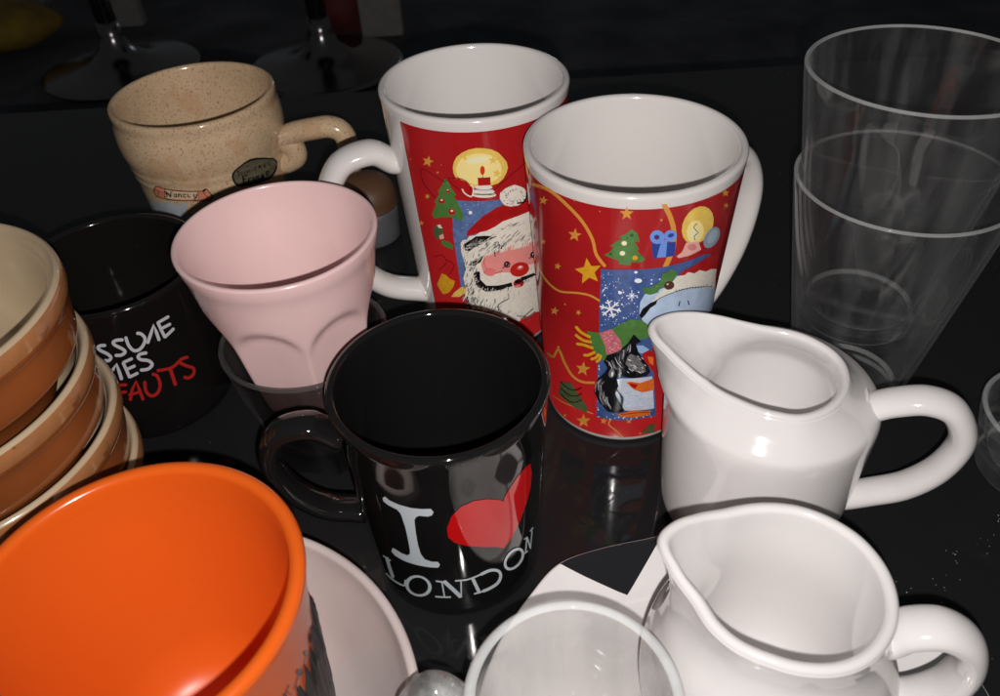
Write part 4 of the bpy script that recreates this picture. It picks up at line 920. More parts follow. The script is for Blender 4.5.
fur -8175,3684 16,-5 47,11 55,15 39,14 25,11 7,5 -11,-2 -28,-9 -41,-11 -56,-12 -48,-8
fur -7724,3698 16,-9 71,7 87,9 70,8 50,8 12,3 -15,1 -51,-4 -71,-5 -87,-5 -72,-3
fur -8848,3573 23,-5 67,20 81,24 64,24 43,18 10,7 -15,-3 -48,-15 -66,-20 -83,-21 -70,-16
greyf -8413,3576 14,-1 49,22 59,29 42,29 27,22 2,4 -7,-3 -30,-21 -44,-26 -61,-27 -51,-21
fur -8129,3700 16,-5 56,13 67,17 50,17 34,13 7,5 -11,-2 -37,-10 -52,-15 -68,-13 -58,-11
fur -7409,3824 17,-8 60,6 73,7 57,8 40,7 11,4 -14,1 -42,-4 -58,-4 -73,-4 -62,-3
greyf -8529,3598 17,-2 53,24 63,29 46,29 31,22 3,5 -9,-3 -34,-21 -49,-26 -65,-27 -56,-21
greyf -8209,3705 19,-8 50,9 61,11 44,11 29,9 10,5 -14,-1 -32,-5 -45,-8 -60,-7 -52,-5
fur -8608,3559 13,-4 77,20 94,24 76,24 54,19 7,4 -10,-1 -57,-17 -77,-22 -95,-22 -78,-18
fur -9041,3470 24,-4 60,21 73,27 55,26 37,20 8,7 -15,-4 -42,-17 -58,-22 -74,-23 -64,-18
fur -8592,3602 10,-3 71,18 87,21 69,22 49,16 4,3 -7,-1 -50,-15 -70,-19 -87,-20 -73,-16
greyf -7840,3709 12,-4 47,8 56,10 39,10 26,9 6,3 -9,0 -28,-7 -40,-8 -56,-8 -48,-5
greyf -7575,3744 15,-7 71,9 88,10 70,11 51,9 9,3 -12,1 -52,-7 -72,-8 -88,-7 -72,-6
greyf -8692,3538 17,-4 78,21 94,26 78,26 54,20 8,5 -12,-2 -57,-17 -79,-23 -97,-24 -79,-19
greyf -8033,3655 17,-5 53,15 64,18 47,19 31,14 6,5 -11,-2 -35,-12 -48,-16 -65,-15 -55,-12
greyf -8632,3512 18,-5 65,17 78,21 61,21 42,16 8,5 -13,-2 -45,-13 -63,-18 -79,-18 -67,-14
greyf -8288,3661 10,-2 53,19 62,24 45,24 31,18 2,3 -5,-1 -33,-18 -47,-22 -63,-22 -54,-18
fur -8324,3583 10,-1 57,21 67,28 51,27 34,21 2,3 -5,-2 -37,-20 -52,-25 -69,-26 -58,-20
greyf -8231,3583 17,-3 57,19 69,23 51,24 35,18 5,5 -10,-2 -39,-16 -53,-21 -70,-21 -60,-17
fur -7564,3786 8,-3 70,10 84,12 68,13 48,10 5,2 -7,0 -49,-9 -69,-11 -85,-10 -70,-9
greyf -7852,3703 16,-4 45,11 52,14 37,14 22,11 6,5 -11,-2 -26,-9 -37,-11 -54,-11 -46,-9
fur -7367,3808 15,-6 74,9 90,11 74,12 52,10 9,3 -12,1 -55,-7 -74,-10 -91,-8 -75,-7
fur -8126,3645 23,-6 51,14 60,17 43,18 28,14 8,7 -15,-3 -33,-10 -45,-14 -62,-14 -53,-10
fur -8399,3639 15,-7 72,9 87,11 70,10 49,9 12,3 -14,1 -51,-5 -70,-8 -87,-7 -73,-6
fur -8685,3575 26,-3 50,20 59,26 42,26 27,20 6,8 -15,-5 -32,-17 -46,-22 -62,-22 -54,-17
fur -7694,3742 22,-8 44,8 53,11 36,12 22,9 10,7 -16,-2 -26,-6 -38,-7 -53,-7 -46,-4
fur -8751,3512 8,-4 65,8 77,11 60,9 42,8 7,3 -8,0 -43,-6 -60,-8 -77,-8 -65,-7
greyf -7415,3851 18,-4 62,17 75,22 59,23 40,18 6,5 -11,-2 -45,-15 -61,-20 -77,-19 -64,-15
fur -8635,3624 11,-1 47,22 55,28 39,28 25,21 1,4 -5,-3 -28,-20 -40,-26 -57,-27 -49,-21
greyf -7244,3852 10,-4 76,16 94,20 77,20 55,16 4,2 -7,0 -57,-15 -78,-18 -95,-18 -77,-14
fur -8839,3507 12,-5 66,12 80,14 62,14 43,11 8,3 -10,0 -45,-9 -62,-11 -80,-12 -67,-9
fur -8877,3469 26,-4 50,20 60,25 43,24 27,18 7,8 -15,-4 -33,-16 -46,-20 -62,-21 -55,-16
greyf -8529,3610 21,-6 72,19 87,24 70,23 49,18 9,6 -15,-2 -52,-15 -72,-19 -89,-20 -74,-16
fur -7626,3771 15,-4 67,19 82,23 64,24 45,19 6,4 -10,-1 -49,-17 -66,-21 -83,-21 -69,-17
greyf -8371,3770 -22,2 -32,-14 -46,-19 -64,-19 -54,-16 -11,-5 14,1 58,12 68,17 53,17 37,13
greyf -8795,3747 -17,1 -26,-13 -39,-17 -57,-18 -49,-14 -8,-5 11,2 51,12 61,16 44,15 30,12
greyf -8468,3701 -26,4 -29,-13 -42,-16 -60,-17 -52,-13 -13,-6 17,1 55,10 65,13 49,14 35,10
ink -8155,3773 -26,1 -34,-23 -49,-29 -67,-29 -56,-24 -10,-7 16,3 61,21 74,27 57,28 41,20
greyf -8006,3789 -29,-1 -25,-23 -39,-29 -55,-29 -48,-24 -9,-8 17,4 53,20 64,28 48,28 33,21
ink -7964,3798 -18,5 -36,-11 -53,-13 -69,-14 -58,-11 -11,-4 13,0 60,8 73,11 56,11 40,8
greyf -7999,3790 -19,2 -23,-11 -36,-14 -54,-15 -46,-11 -9,-4 12,0 49,9 57,12 42,13 29,9
greyf -8176,3813 -19,3 -28,-11 -41,-14 -58,-15 -50,-11 -10,-5 13,1 52,9 62,11 47,13 32,9
greyf -8648,3770 -26,-3 -9,-13 -18,-16 -35,-18 -32,-15 -10,-6 16,3 38,12 43,16 28,17 17,13
greyf -8200,3794 -24,1 -33,-19 -49,-24 -66,-25 -56,-20 -10,-6 15,2 60,17 72,23 55,22 40,17
ink -8327,3801 -17,-2 -21,-19 -33,-25 -49,-25 -43,-21 -6,-4 10,2 47,18 54,25 39,24 26,19
ink -8181,3859 -26,0 -32,-25 -46,-32 -63,-32 -54,-26 -8,-7 15,3 59,24 70,30 55,30 38,24
ink -8480,3750 -13,-3 -10,-23 -18,-28 -36,-30 -31,-23 -3,-4 7,2 36,23 39,29 23,30 14,22
greyf -8607,3771 -16,2 -37,-14 -54,-19 -71,-18 -60,-16 -8,-4 10,1 62,13 74,17 58,17 41,12
greyf -8430,3715 -21,4 -38,-14 -54,-19 -72,-19 -60,-15 -12,-5 15,1 63,12 76,16 59,16 43,12
ink -8513,3763 -11,2 -36,-15 -51,-19 -69,-19 -58,-16 -5,-2 7,0 60,14 70,18 55,18 38,13
greyf -8253,3753 -26,-1 -13,-12 -21,-15 -40,-15 -35,-13 -11,-7 16,2 40,10 46,14 32,15 20,10
greyf -8202,3743 -23,3 -33,-16 -48,-19 -66,-19 -56,-16 -11,-5 15,1 59,13 70,17 55,16 38,13
ink -8373,3614 -19,-2 -18,-24 -29,-30 -47,-31 -40,-24 -5,-6 10,3 46,23 52,30 36,30 24,23
greyf -8163,3703 -20,-2 -22,-20 -34,-25 -51,-26 -44,-21 -7,-6 13,3 48,18 57,25 41,25 28,19
ink -8728,3535 -25,-2 -12,-13 -22,-16 -40,-18 -36,-15 -10,-7 15,3 41,12 47,16 32,17 20,13
ink -8225,3653 -13,0 -17,-10 -27,-13 -44,-14 -39,-10 -6,-3 8,0 41,9 47,12 32,13 20,9
greyf -8044,3704 -21,6 -32,-9 -46,-11 -64,-12 -54,-9 -13,-4 15,-1 56,6 67,8 51,8 36,6
greyf -8565,3573 -17,-2 -16,-22 -27,-28 -45,-29 -39,-23 -5,-4 10,2 43,22 50,28 33,28 22,22
ink -8721,3463 -26,-1 -30,-22 -46,-28 -63,-30 -54,-23 -10,-7 16,3 59,21 70,27 54,27 37,21
greyf -8552,3607 -20,-5 -7,-16 -15,-20 -33,-21 -29,-17 -6,-6 12,3 35,16 39,21 23,21 14,16
greyf -8455,3632 -16,-3 -14,-24 -25,-30 -42,-31 -37,-25 -4,-5 9,3 41,24 47,31 30,30 20,24
ink -8719,3607 -27,-2 -13,-13 -24,-16 -41,-18 -37,-15 -11,-7 16,3 42,12 49,16 33,16 22,13
greyf -8720,3560 -16,1 -19,-10 -30,-12 -49,-13 -42,-11 -8,-4 10,1 44,9 52,11 35,12 24,8
greyf -8172,3716 -18,-2 -20,-21 -31,-27 -48,-28 -42,-22 -5,-4 10,2 46,20 53,27 38,27 25,20
fur -8370,3173 25,-3 35,18 42,22 23,22 13,16 1,8 -11,-6 -19,-14 -27,-18 -44,-18 -40,-14
fur -8629,3147 27,-3 51,22 61,29 43,28 28,22 5,8 -14,-5 -34,-19 -47,-25 -64,-24 -56,-19
fur -8751,2953 15,-1 43,22 50,26 32,27 19,20 2,5 -8,-4 -23,-19 -34,-24 -52,-25 -46,-19
greyf -8276,3153 27,-4 50,21 61,26 43,27 27,20 6,8 -15,-5 -33,-17 -47,-23 -64,-22 -54,-17
greyf -8668,3140 11,-1 50,21 60,27 42,26 27,20 3,4 -6,-2 -30,-20 -44,-25 -61,-25 -52,-20
greyf -8430,3093 25,-7 58,16 70,20 51,20 35,16 10,7 -17,-3 -39,-12 -54,-15 -71,-16 -61,-12
greyf -8046,3237 23,-3 47,21 55,28 38,27 24,22 4,7 -12,-5 -30,-19 -42,-24 -58,-24 -51,-18
fur -8338,3134 19,-3 37,17 42,21 25,20 13,16 2,6 -9,-4 -18,-14 -28,-18 -44,-18 -40,-13
fur -8514,3058 15,-4 62,16 75,21 58,20 39,16 7,4 -11,-1 -42,-14 -59,-17 -76,-18 -64,-14
greyf -8465,3065 16,0 35,22 40,28 22,28 12,22 0,4 -6,-3 -16,-21 -26,-26 -43,-26 -38,-21
greyf -8807,3021 11,-1 48,23 57,30 38,28 25,22 2,3 -6,-2 -28,-21 -40,-27 -58,-28 -50,-21
fur -8303,3205 27,-2 41,22 47,28 30,28 18,22 2,8 -13,-6 -24,-19 -35,-25 -51,-24 -45,-19
fur -8472,3157 13,-1 30,17 35,22 16,22 8,17 0,3 -5,-3 -11,-16 -19,-20 -36,-20 -33,-15
fur -8340,3185 26,-3 49,22 59,28 41,27 26,21 5,8 -14,-5 -32,-18 -45,-24 -62,-24 -53,-19
greyf -7971,3284 13,-3 51,15 61,19 43,19 29,16 4,4 -9,-2 -31,-14 -45,-17 -62,-17 -52,-13
fur -8656,3010 13,-2 56,20 67,26 49,24 33,20 4,3 -8,-2 -36,-17 -51,-23 -68,-23 -58,-19
fur -8237,3196 23,-2 45,23 54,30 37,29 23,23 2,7 -10,-5 -29,-21 -40,-26 -58,-27 -49,-21
fur -8761,3092 14,-1 53,21 62,27 45,26 29,21 3,4 -8,-3 -32,-19 -47,-24 -64,-25 -54,-20
greyf -8962,2945 22,-6 48,12 56,15 38,15 23,11 11,7 -17,-3 -28,-8 -38,-10 -57,-11 -49,-8
fur -8296,3163 13,-2 63,20 75,26 57,25 40,20 4,4 -8,-2 -42,-18 -60,-24 -76,-23 -65,-18
greyf -8370,2443 -26,1 -18,-14 -29,-16 -49,-18 -43,-14 -12,-7 17,2 47,11 55,15 39,16 25,12
fur -8484,2585 -21,1 -39,-21 -58,-28 -76,-29 -65,-23 -9,-5 13,2 68,20 82,27 63,26 45,20
fur -8444,2623 -11,3 -38,-12 -54,-15 -72,-16 -62,-13 -7,-3 8,0 63,12 75,14 56,14 40,10
ink -8511,2762 -31,-2 -13,-17 -24,-20 -42,-22 -38,-18 -11,-8 18,3 45,15 51,20 35,21 23,16
fur -8456,2747 -27,-1 -22,-18 -34,-24 -53,-25 -47,-20 -9,-7 16,3 51,17 61,23 43,23 29,18
ink -8496,2705 -17,-1 -19,-17 -31,-21 -50,-22 -43,-18 -6,-4 10,2 46,16 54,21 37,21 24,16
ink -8307,2498 -26,7 -31,-10 -47,-12 -66,-13 -57,-11 -16,-5 19,-1 58,7 70,9 53,8 37,6
fur -8390,2602 -17,3 -42,-15 -60,-19 -79,-19 -66,-16 -9,-4 11,0 68,14 82,17 65,17 45,13
greyf -8367,2576 -22,-4 -11,-21 -21,-27 -39,-27 -36,-22 -5,-7 12,4 41,20 47,27 29,28 18,21
fur -8533,2736 -18,-1 -32,-22 -47,-28 -67,-29 -56,-23 -7,-5 11,2 60,21 71,28 53,28 37,20
greyf -8435,2625 -27,-6 -8,-21 -18,-26 -36,-28 -33,-23 -7,-8 16,5 39,21 46,27 28,28 18,21
fur -8311,2557 -24,-1 -10,-12 -19,-14 -39,-15 -35,-13 -10,-5 15,1 39,10 45,14 29,14 17,11
ink -8431,2658 -22,-4 -9,-20 -17,-24 -36,-25 -32,-21 -6,-7 13,4 38,19 43,25 26,25 16,20
fur -8416,2665 -28,1 -39,-21 -57,-28 -76,-28 -64,-23 -12,-7 18,2 69,20 82,25 65,26 45,19
ink -8375,2483 -18,2 -33,-15 -48,-19 -67,-20 -57,-16 -9,-5 12,1 60,14 71,18 53,17 37,14
ink -8260,2436 -25,-3 -17,-21 -28,-27 -46,-27 -42,-23 -7,-7 14,4 47,20 54,26 37,27 25,20
greyf -8247,2415 -30,4 -39,-17 -57,-23 -76,-23 -64,-18 -14,-7 19,1 68,15 82,19 65,20 46,14
fur -8411,2573 -18,8 -41,-6 -60,-9 -77,-8 -66,-8 -15,-4 16,-1 66,4 79,5 61,4 43,3
ink -8243,2437 -22,7 -28,-9 -42,-10 -61,-11 -53,-9 -15,-5 17,0 54,5 65,7 47,7 32,5
greyf -8433,2662 -13,3 -17,-5 -27,-7 -46,-7 -40,-6 -8,-3 9,0 41,4 47,5 31,5 19,3
fur -7958,2314 -14,-8 9,-12 6,-16 -12,-15 -14,-14 -2,-6 10,4 19,12 20,18 1,19 -4,14
greyf -8149,2364 -19,-4 -8,-24 -16,-30 -35,-31 -32,-25 -3,-6 10,4 37,23 41,31 24,31 14,25
greyf -7838,2309 -19,-5 -1,-22 -8,-27 -26,-27 -25,-22 -3,-6 11,4 31,20 33,28 16,28 8,22
fur -7573,2279 -18,0 -16,-13 -27,-16 -45,-16 -40,-13 -8,-4 11,1 44,10 51,15 33,16 21,12
ink -7478,2319 -15,-6 8,-27 4,-33 -13,-33 -15,-26 0,-6 8,5 21,25 20,34 2,35 -3,27
fur -8089,2374 -27,-5 -7,-16 -14,-21 -34,-22 -31,-17 -8,-8 16,4 38,15 42,21 26,21 16,17
fur -7957,2318 -23,-8 3,-10 -2,-12 -20,-14 -22,-12 -8,-7 16,3 27,9 31,14 14,16 6,13
ink -7816,2329 -21,-9 10,-18 5,-22 -11,-23 -14,-19 -1,-9 12,7 22,17 22,24 3,26 -1,20
ink -7659,2291 -18,-5 -2,-27 -9,-36 -27,-35 -25,-27 -2,-7 10,5 32,26 34,35 16,36 8,28
ink -7575,2261 -23,-9 6,-10 1,-12 -17,-14 -19,-12 -8,-7 16,3 26,9 29,14 10,17 4,13
ink -7759,2366 -28,-5 -11,-24 -22,-32 -39,-31 -36,-26 -6,-8 16,4 43,23 49,31 32,32 20,24
ink -7629,2330 -30,-3 -15,-26 -27,-32 -46,-33 -40,-26 -6,-8 16,4 47,23 55,32 38,32 25,25
greyf -7784,2358 -12,-1 -11,-17 -20,-21 -39,-20 -35,-17 -3,-3 7,1 37,15 43,21 25,21 15,16
greyf -8227,2362 -14,-6 4,-17 -2,-22 -19,-22 -20,-18 -2,-5 8,3 25,18 25,23 8,23 1,19
greyf -7459,2318 -8,-6 15,-19 14,-24 -5,-24 -7,-19 1,-4 4,3 12,19 9,25 -10,26 -12,20
greyf -7318,2280 -14,-7 11,-25 7,-32 -10,-32 -12,-25 0,-5 8,4 18,24 17,33 -2,33 -5,27
greyf -8008,2311 -11,-6 11,-19 9,-23 -9,-24 -11,-19 0,-6 7,4 16,19 15,25 -3,26 -7,20
ink -7416,2270 -11,-5 8,-19 4,-25 -14,-24 -15,-19 -1,-4 6,3 20,18 19,25 1,26 -3,20
fur -7489,2320 -27,-4 -11,-27 -20,-34 -39,-34 -35,-27 -4,-8 14,4 42,25 48,33 31,35 19,26
fur -7798,2321 -24,-8 3,-15 -3,-19 -21,-19 -21,-17 -6,-8 15,5 29,14 31,20 14,22 6,16
fur -7362,2261 -18,-3 -8,-28 -18,-35 -36,-34 -32,-28 -3,-5 10,3 38,26 42,34 25,35 14,28
fur -8194,2330 -16,-7 6,-27 2,-34 -16,-35 -17,-27 0,-6 8,4 23,28 23,35 5,36 -1,28
fur -6988,2244 -21,-7 7,-25 2,-32 -16,-32 -17,-24 -1,-8 11,5 24,24 25,31 7,34 1,26
fur -6649,2267 -19,0 -12,-18 -21,-22 -41,-21 -37,-16 -5,-5 11,2 41,14 47,19 29,22 18,17
ink -6561,2238 -12,-5 13,-22 9,-27 -9,-25 -11,-21 0,-5 7,4 17,19 15,26 -5,29 -7,22
ink -6871,2268 -11,-3 7,-19 2,-22 -16,-22 -18,-17 -1,-4 7,2 21,17 22,21 2,24 -2,19
fur -6603,2243 -33,3 -12,-11 -21,-14 -41,-12 -38,-10 -13,-6 20,0 43,6 51,8 34,12 21,9
fur -7039,2219 -12,-1 -9,-17 -18,-22 -37,-20 -33,-16 -4,-3 7,1 37,15 41,20 22,21 13,17
ink -6968,2247 -21,-3 -7,-18 -15,-22 -34,-21 -31,-18 -5,-6 12,3 36,15 42,20 23,23 14,18
ink -6977,2264 -23,-4 -2,-15 -9,-19 -28,-19 -27,-15 -6,-6 14,2 33,13 37,17 19,20 11,16
ink -6274,2275 -26,-5 5,-17 -1,-21 -20,-19 -21,-16 -5,-9 16,4 30,13 31,19 13,23 5,17
ink -6500,2231 -14,1 -15,-17 -27,-21 -46,-20 -40,-15 -4,-3 7,1 44,13 50,19 32,20 20,16
fur -6273,2264 -17,-4 3,-17 -2,-21 -21,-20 -21,-15 -3,-6 10,3 27,14 29,19 9,22 3,18
fur -6170,2284 -22,-9 17,-21 13,-26 -6,-24 -9,-20 1,-9 12,6 19,18 16,25 -3,29 -7,22
fur -6747,2260 -14,0 -20,-16 -34,-20 -52,-19 -45,-15 -4,-3 7,1 48,13 56,18 38,19 25,15
fur -6601,2249 -25,-8 8,-23 4,-29 -15,-29 -16,-23 -1,-9 14,6 25,21 26,28 7,31 1,25
ink -6555,2250 -25,-7 10,-25 6,-30 -13,-30 -15,-23 0,-10 13,6 24,22 24,29 5,33 0,25
fur -6584,2285 -27,-4 -4,-24 -12,-30 -32,-29 -29,-23 -4,-8 15,4 37,21 41,27 23,31 14,23
fur -6846,2236 -10,-3 5,-15 0,-18 -17,-17 -19,-14 -2,-4 7,2 22,13 23,17 4,20 -1,15
ink -6532,2233 -14,-1 -9,-21 -19,-25 -37,-24 -34,-19 -3,-3 7,1 38,17 43,23 24,26 14,20
fur -4957,2350 -14,-5 13,-12 9,-14 -13,-11 -16,-9 -3,-5 11,1 23,7 22,11 -2,17 -7,13
fur -4965,2301 -29,4 -25,-16 -40,-19 -63,-16 -54,-12 -9,-5 17,0 60,9 72,12 51,17 34,13
fur -4818,2325 -35,6 -21,-12 -35,-14 -60,-10 -51,-8 -12,-5 20,-1 59,4 69,6 48,10 32,9
fur -5353,2296 -27,-5 8,-10 3,-12 -19,-10 -21,-8 -9,-7 19,1 30,5 32,8 11,15 2,11
fur -5222,2327 -22,-1 2,-16 -4,-18 -26,-15 -26,-12 -5,-5 13,1 33,9 36,14 14,19 6,14
ink -5135,2300 -25,-1 -2,-17 -9,-20 -32,-18 -30,-13 -6,-6 15,1 38,11 42,15 20,20 10,16
ink -5291,2355 -21,0 -1,-9 -8,-9 -31,-7 -30,-6 -9,-3 14,-1 35,3 39,5 19,9 9,8
fur -4617,2286 -26,-2 5,-23 -2,-28 -27,-24 -27,-19 -2,-6 14,2 36,16 38,22 13,28 4,22
ink -5306,2306 -18,-1 -1,-18 -9,-22 -30,-20 -29,-15 -4,-4 11,1 35,13 38,18 16,22 8,18
ink -5338,2351 -31,1 -13,-18 -24,-22 -46,-19 -41,-16 -8,-6 17,1 49,12 57,16 36,21 23,16
fur -4986,2338 -30,-4 9,-11 3,-12 -19,-11 -21,-8 -9,-7 21,0 32,5 34,8 11,15 3,12
fur -5016,2349 -34,1 -6,-20 -15,-24 -38,-20 -35,-17 -6,-7 18,2 45,12 51,18 29,22 17,18
fur -4877,2320 -15,-2 11,-24 6,-29 -17,-26 -19,-20 0,-4 8,2 25,18 24,25 0,30 -5,24
ink -4800,2345 -23,4 -23,-11 -38,-12 -62,-9 -53,-6 -8,-3 13,-1 58,3 68,7 46,10 30,9
greyf -9110,2033 -24,-5 -18,-26 -29,-33 -49,-35 -44,-28 -7,-7 14,4 50,27 58,35 38,34 25,26
greyf -8965,1778 -21,-2 -26,-24 -39,-30 -59,-32 -52,-26 -8,-6 13,3 57,24 66,31 46,30 32,23
greyf -9216,1870 -16,-3 -26,-34 -41,-44 -62,-46 -53,-37 -4,-5 9,4 58,36 66,45 47,45 31,34
greyf -9366,1990 -17,-4 -8,-20 -17,-24 -37,-27 -34,-22 -5,-5 10,3 39,21 44,27 24,27 13,19
greyf -9208,2044 -14,-1 -30,-22 -46,-27 -66,-30 -58,-23 -5,-4 8,2 60,22 70,29 50,27 35,21
greyf -9050,1850 -31,-8 -4,-16 -13,-21 -33,-22 -31,-19 -10,-10 19,6 39,17 44,22 26,23 15,18
greyf -8879,1637 -29,-6 -20,-34 -32,-44 -54,-45 -46,-36 -6,-9 16,6 54,35 63,45 42,44 29,34
fur -9075,1926 -30,-3 -35,-30 -52,-38 -73,-41 -62,-33 -10,-8 18,5 69,30 81,39 62,38 43,29
fur -9341,2050 -21,-3 -24,-23 -38,-29 -59,-32 -51,-26 -7,-5 12,3 56,24 65,31 45,30 30,22
greyf -9259,1803 -29,-5 -22,-27 -36,-34 -57,-36 -51,-30 -8,-8 17,5 56,28 66,35 46,35 31,27
ink -9041,1972 -25,-2 -35,-32 -52,-40 -72,-42 -62,-34 -8,-7 15,5 67,31 80,41 60,40 42,30
fur -9040,2071 -15,-4 -10,-28 -18,-35 -39,-38 -35,-29 -2,-5 8,4 39,29 44,37 24,37 15,28
greyf -9138,1648 -29,-10 0,-18 -6,-22 -27,-25 -26,-22 -7,-9 17,7 35,19 38,26 19,27 10,20
ink -8871,1608 -31,1 -32,-20 -48,-24 -69,-26 -59,-22 -14,-7 19,2 65,18 76,24 57,23 39,17
fur -8779,1701 -18,-6 -3,-24 -9,-30 -30,-31 -28,-25 -3,-6 10,4 34,24 36,32 17,32 9,25
ink -8930,1777 -23,-3 -36,-35 -53,-46 -74,-47 -64,-38 -6,-7 13,4 69,37 80,46 61,45 42,35
ink -8953,1839 -21,-3 -27,-29 -41,-37 -62,-38 -54,-31 -5,-6 11,3 59,30 68,38 48,37 33,28
greyf -9125,1809 -25,-8 -1,-19 -9,-25 -29,-26 -28,-22 -6,-8 14,6 36,20 38,27 19,28 11,20
greyf -8990,2044 -19,-3 -19,-26 -31,-34 -51,-35 -45,-28 -5,-5 11,3 49,27 57,35 38,34 24,26
greyf -9012,1575 -20,0 -38,-22 -55,-29 -77,-30 -65,-25 -9,-6 13,3 69,22 81,29 62,28 43,20
fur -9033,1849 -24,-2 -26,-19 -40,-25 -61,-26 -53,-22 -10,-7 15,3 57,20 68,25 48,24 33,18
greyf -9165,2043 -25,-6 -13,-31 -25,-39 -45,-41 -40,-33 -5,-7 14,6 46,31 54,41 33,41 22,30
greyf -8973,1872 -34,-4 -28,-26 -44,-33 -64,-35 -56,-29 -11,-9 20,5 62,26 74,33 55,33 38,25
greyf -8893,1739 -19,-6 -2,-19 -10,-25 -30,-26 -28,-22 -4,-6 11,4 33,20 38,27 17,27 10,21
greyf -8985,1725 -16,-5 -7,-29 -16,-38 -36,-39 -33,-32 -3,-5 9,4 38,31 42,40 22,39 12,30
greyf -8881,1629 -21,-6 -10,-33 -20,-42 -41,-44 -36,-34 -3,-7 12,5 42,34 48,44 28,43 17,33
greyf -9072,1943 -15,-5 -4,-17 -12,-23 -31,-24 -30,-20 -4,-5 9,3 34,19 38,25 18,24 9,19
fur -9038,1596 -15,-3 -10,-20 -20,-26 -41,-28 -37,-22 -4,-5 9,3 40,21 46,28 26,27 16,21
greyf -9339,2181 -26,-5 -22,-29 -36,-37 -56,-40 -50,-32 -6,-8 14,5 56,31 64,39 45,39 31,29
fur -8868,1798 -18,-6 -3,-24 -9,-30 -29,-32 -28,-25 -3,-6 10,4 33,25 37,32 16,32 9,25
ink -9109,1775 -18,-1 -27,-22 -42,-28 -63,-30 -54,-24 -7,-5 11,2 58,23 67,29 48,28 33,21
greyf -9173,1736 -16,-6 -1,-24 -9,-31 -29,-32 -28,-26 -2,-5 9,4 32,26 36,33 15,32 7,25
greyf -9262,1809 -22,-2 -21,-18 -34,-24 -55,-26 -48,-21 -9,-6 14,3 52,19 61,25 42,23 28,18
greyf -9308,1993 -28,-11 1,-26 -7,-34 -26,-35 -25,-29 -3,-9 15,7 35,29 37,37 17,36 9,28
fur -8749,1805 -16,-1 -25,-23 -39,-30 -59,-30 -51,-25 -5,-4 9,2 55,23 63,30 44,29 30,23
ink -8709,1618 -19,-6 -3,-26 -9,-34 -30,-35 -27,-28 -3,-7 11,5 34,28 36,35 18,36 9,27
greyf -8867,1760 -25,-7 -7,-28 -16,-35 -35,-36 -33,-29 -4,-8 13,6 40,28 45,36 25,37 15,28
ink -9068,1733 -28,-10 1,-21 -6,-28 -25,-29 -25,-24 -5,-9 16,7 34,23 37,30 17,31 9,23
greyf -8717,1826 -31,-6 -16,-27 -28,-34 -48,-35 -42,-29 -8,-9 17,5 50,27 58,35 39,35 26,27
greyf -9363,1962 -23,-5 -21,-26 -35,-34 -55,-37 -49,-29 -6,-7 13,5 54,28 62,35 43,35 28,27
greyf -9163,1808 -34,-5 -17,-20 -29,-25 -50,-28 -45,-23 -12,-9 21,5 51,20 61,26 41,26 27,20
ink -8848,1965 -24,-8 -3,-23 -10,-28 -30,-31 -27,-24 -5,-8 14,6 35,23 39,31 20,31 11,23
ink -9048,2072 -19,-3 -19,-30 -32,-39 -51,-40 -46,-32 -4,-5 10,4 51,30 57,40 38,39 25,30
greyf -8878,1708 -21,0 -36,-22 -54,-29 -74,-31 -63,-25 -9,-5 13,2 67,23 79,29 60,28 41,21
greyf -9026,1904 -30,-5 -27,-35 -41,-46 -62,-46 -53,-38 -7,-9 17,6 61,36 71,46 52,45 35,35
ink -9092,1807 -21,-5 -7,-17 -16,-22 -37,-23 -34,-20 -6,-6 12,4 39,18 44,23 25,24 15,18
ink -9021,1950 -32,-2 -34,-27 -51,-35 -72,-36 -61,-30 -12,-8 19,4 68,27 80,35 61,34 43,25
ink -9305,1965 -22,-6 -19,-31 -30,-40 -51,-42 -45,-34 -4,-7 12,5 51,33 58,42 38,41 25,32
greyf -9317,2084 -14,-4 -14,-30 -25,-38 -45,-40 -40,-32 -2,-5 8,4 44,31 50,40 30,40 19,30
greyf -8882,1677 -33,-6 -17,-23 -29,-30 -49,-31 -44,-26 -10,-9 20,5 51,23 60,31 40,30 27,23
fur -8858,2214 -29,-2 -28,-22 -44,-29 -63,-30 -55,-24 -11,-8 17,4 61,21 71,28 53,28 36,21
fur -8673,2193 -14,0 -26,-16 -39,-20 -59,-21 -51,-16 -6,-4 9,1 53,16 62,20 44,19 29,15
ink -9002,2338 -24,-4 -10,-14 -18,-18 -39,-20 -35,-17 -9,-6 14,3 41,14 46,19 28,20 17,14
ink -8722,2061 -21,1 -34,-17 -49,-21 -70,-23 -60,-19 -10,-5 14,2 62,16 75,20 56,20 38,15
fur -8756,2536 -28,-1 -25,-18 -39,-23 -58,-24 -50,-20 -12,-8 18,3 55,17 65,22 48,23 33,16
fur -8886,2313 -19,-6 -4,-23 -12,-30 -31,-31 -28,-25 -4,-6 11,4 34,24 38,32 19,31 11,24
greyf -9021,2502 -28,-8 -5,-17 -12,-23 -32,-24 -30,-21 -7,-8 16,5 38,19 42,24 23,25 15,19
ink -8806,2221 -14,-2 -7,-14 -16,-18 -35,-19 -33,-15 -5,-4 8,2 36,14 40,19 22,18 12,15
fur -9027,2465 -13,-3 -9,-14 -17,-18 -37,-19 -34,-16 -4,-3 8,2 36,14 41,19 23,19 14,14
fur -8694,2390 -18,-5 -3,-18 -11,-22 -30,-24 -27,-19 -5,-5 11,3 32,18 37,24 18,24 9,19
fur -8918,2263 -28,-8 -3,-14 -9,-17 -30,-20 -28,-17 -9,-8 17,4 35,15 40,20 22,20 13,16
ink -8776,2503 -26,-2 -31,-24 -46,-32 -66,-33 -57,-26 -9,-7 16,3 61,24 73,31 55,31 37,23
fur -8929,2353 -22,-3 -20,-22 -33,-28 -52,-29 -46,-24 -7,-6 13,4 51,21 58,29 41,28 26,21
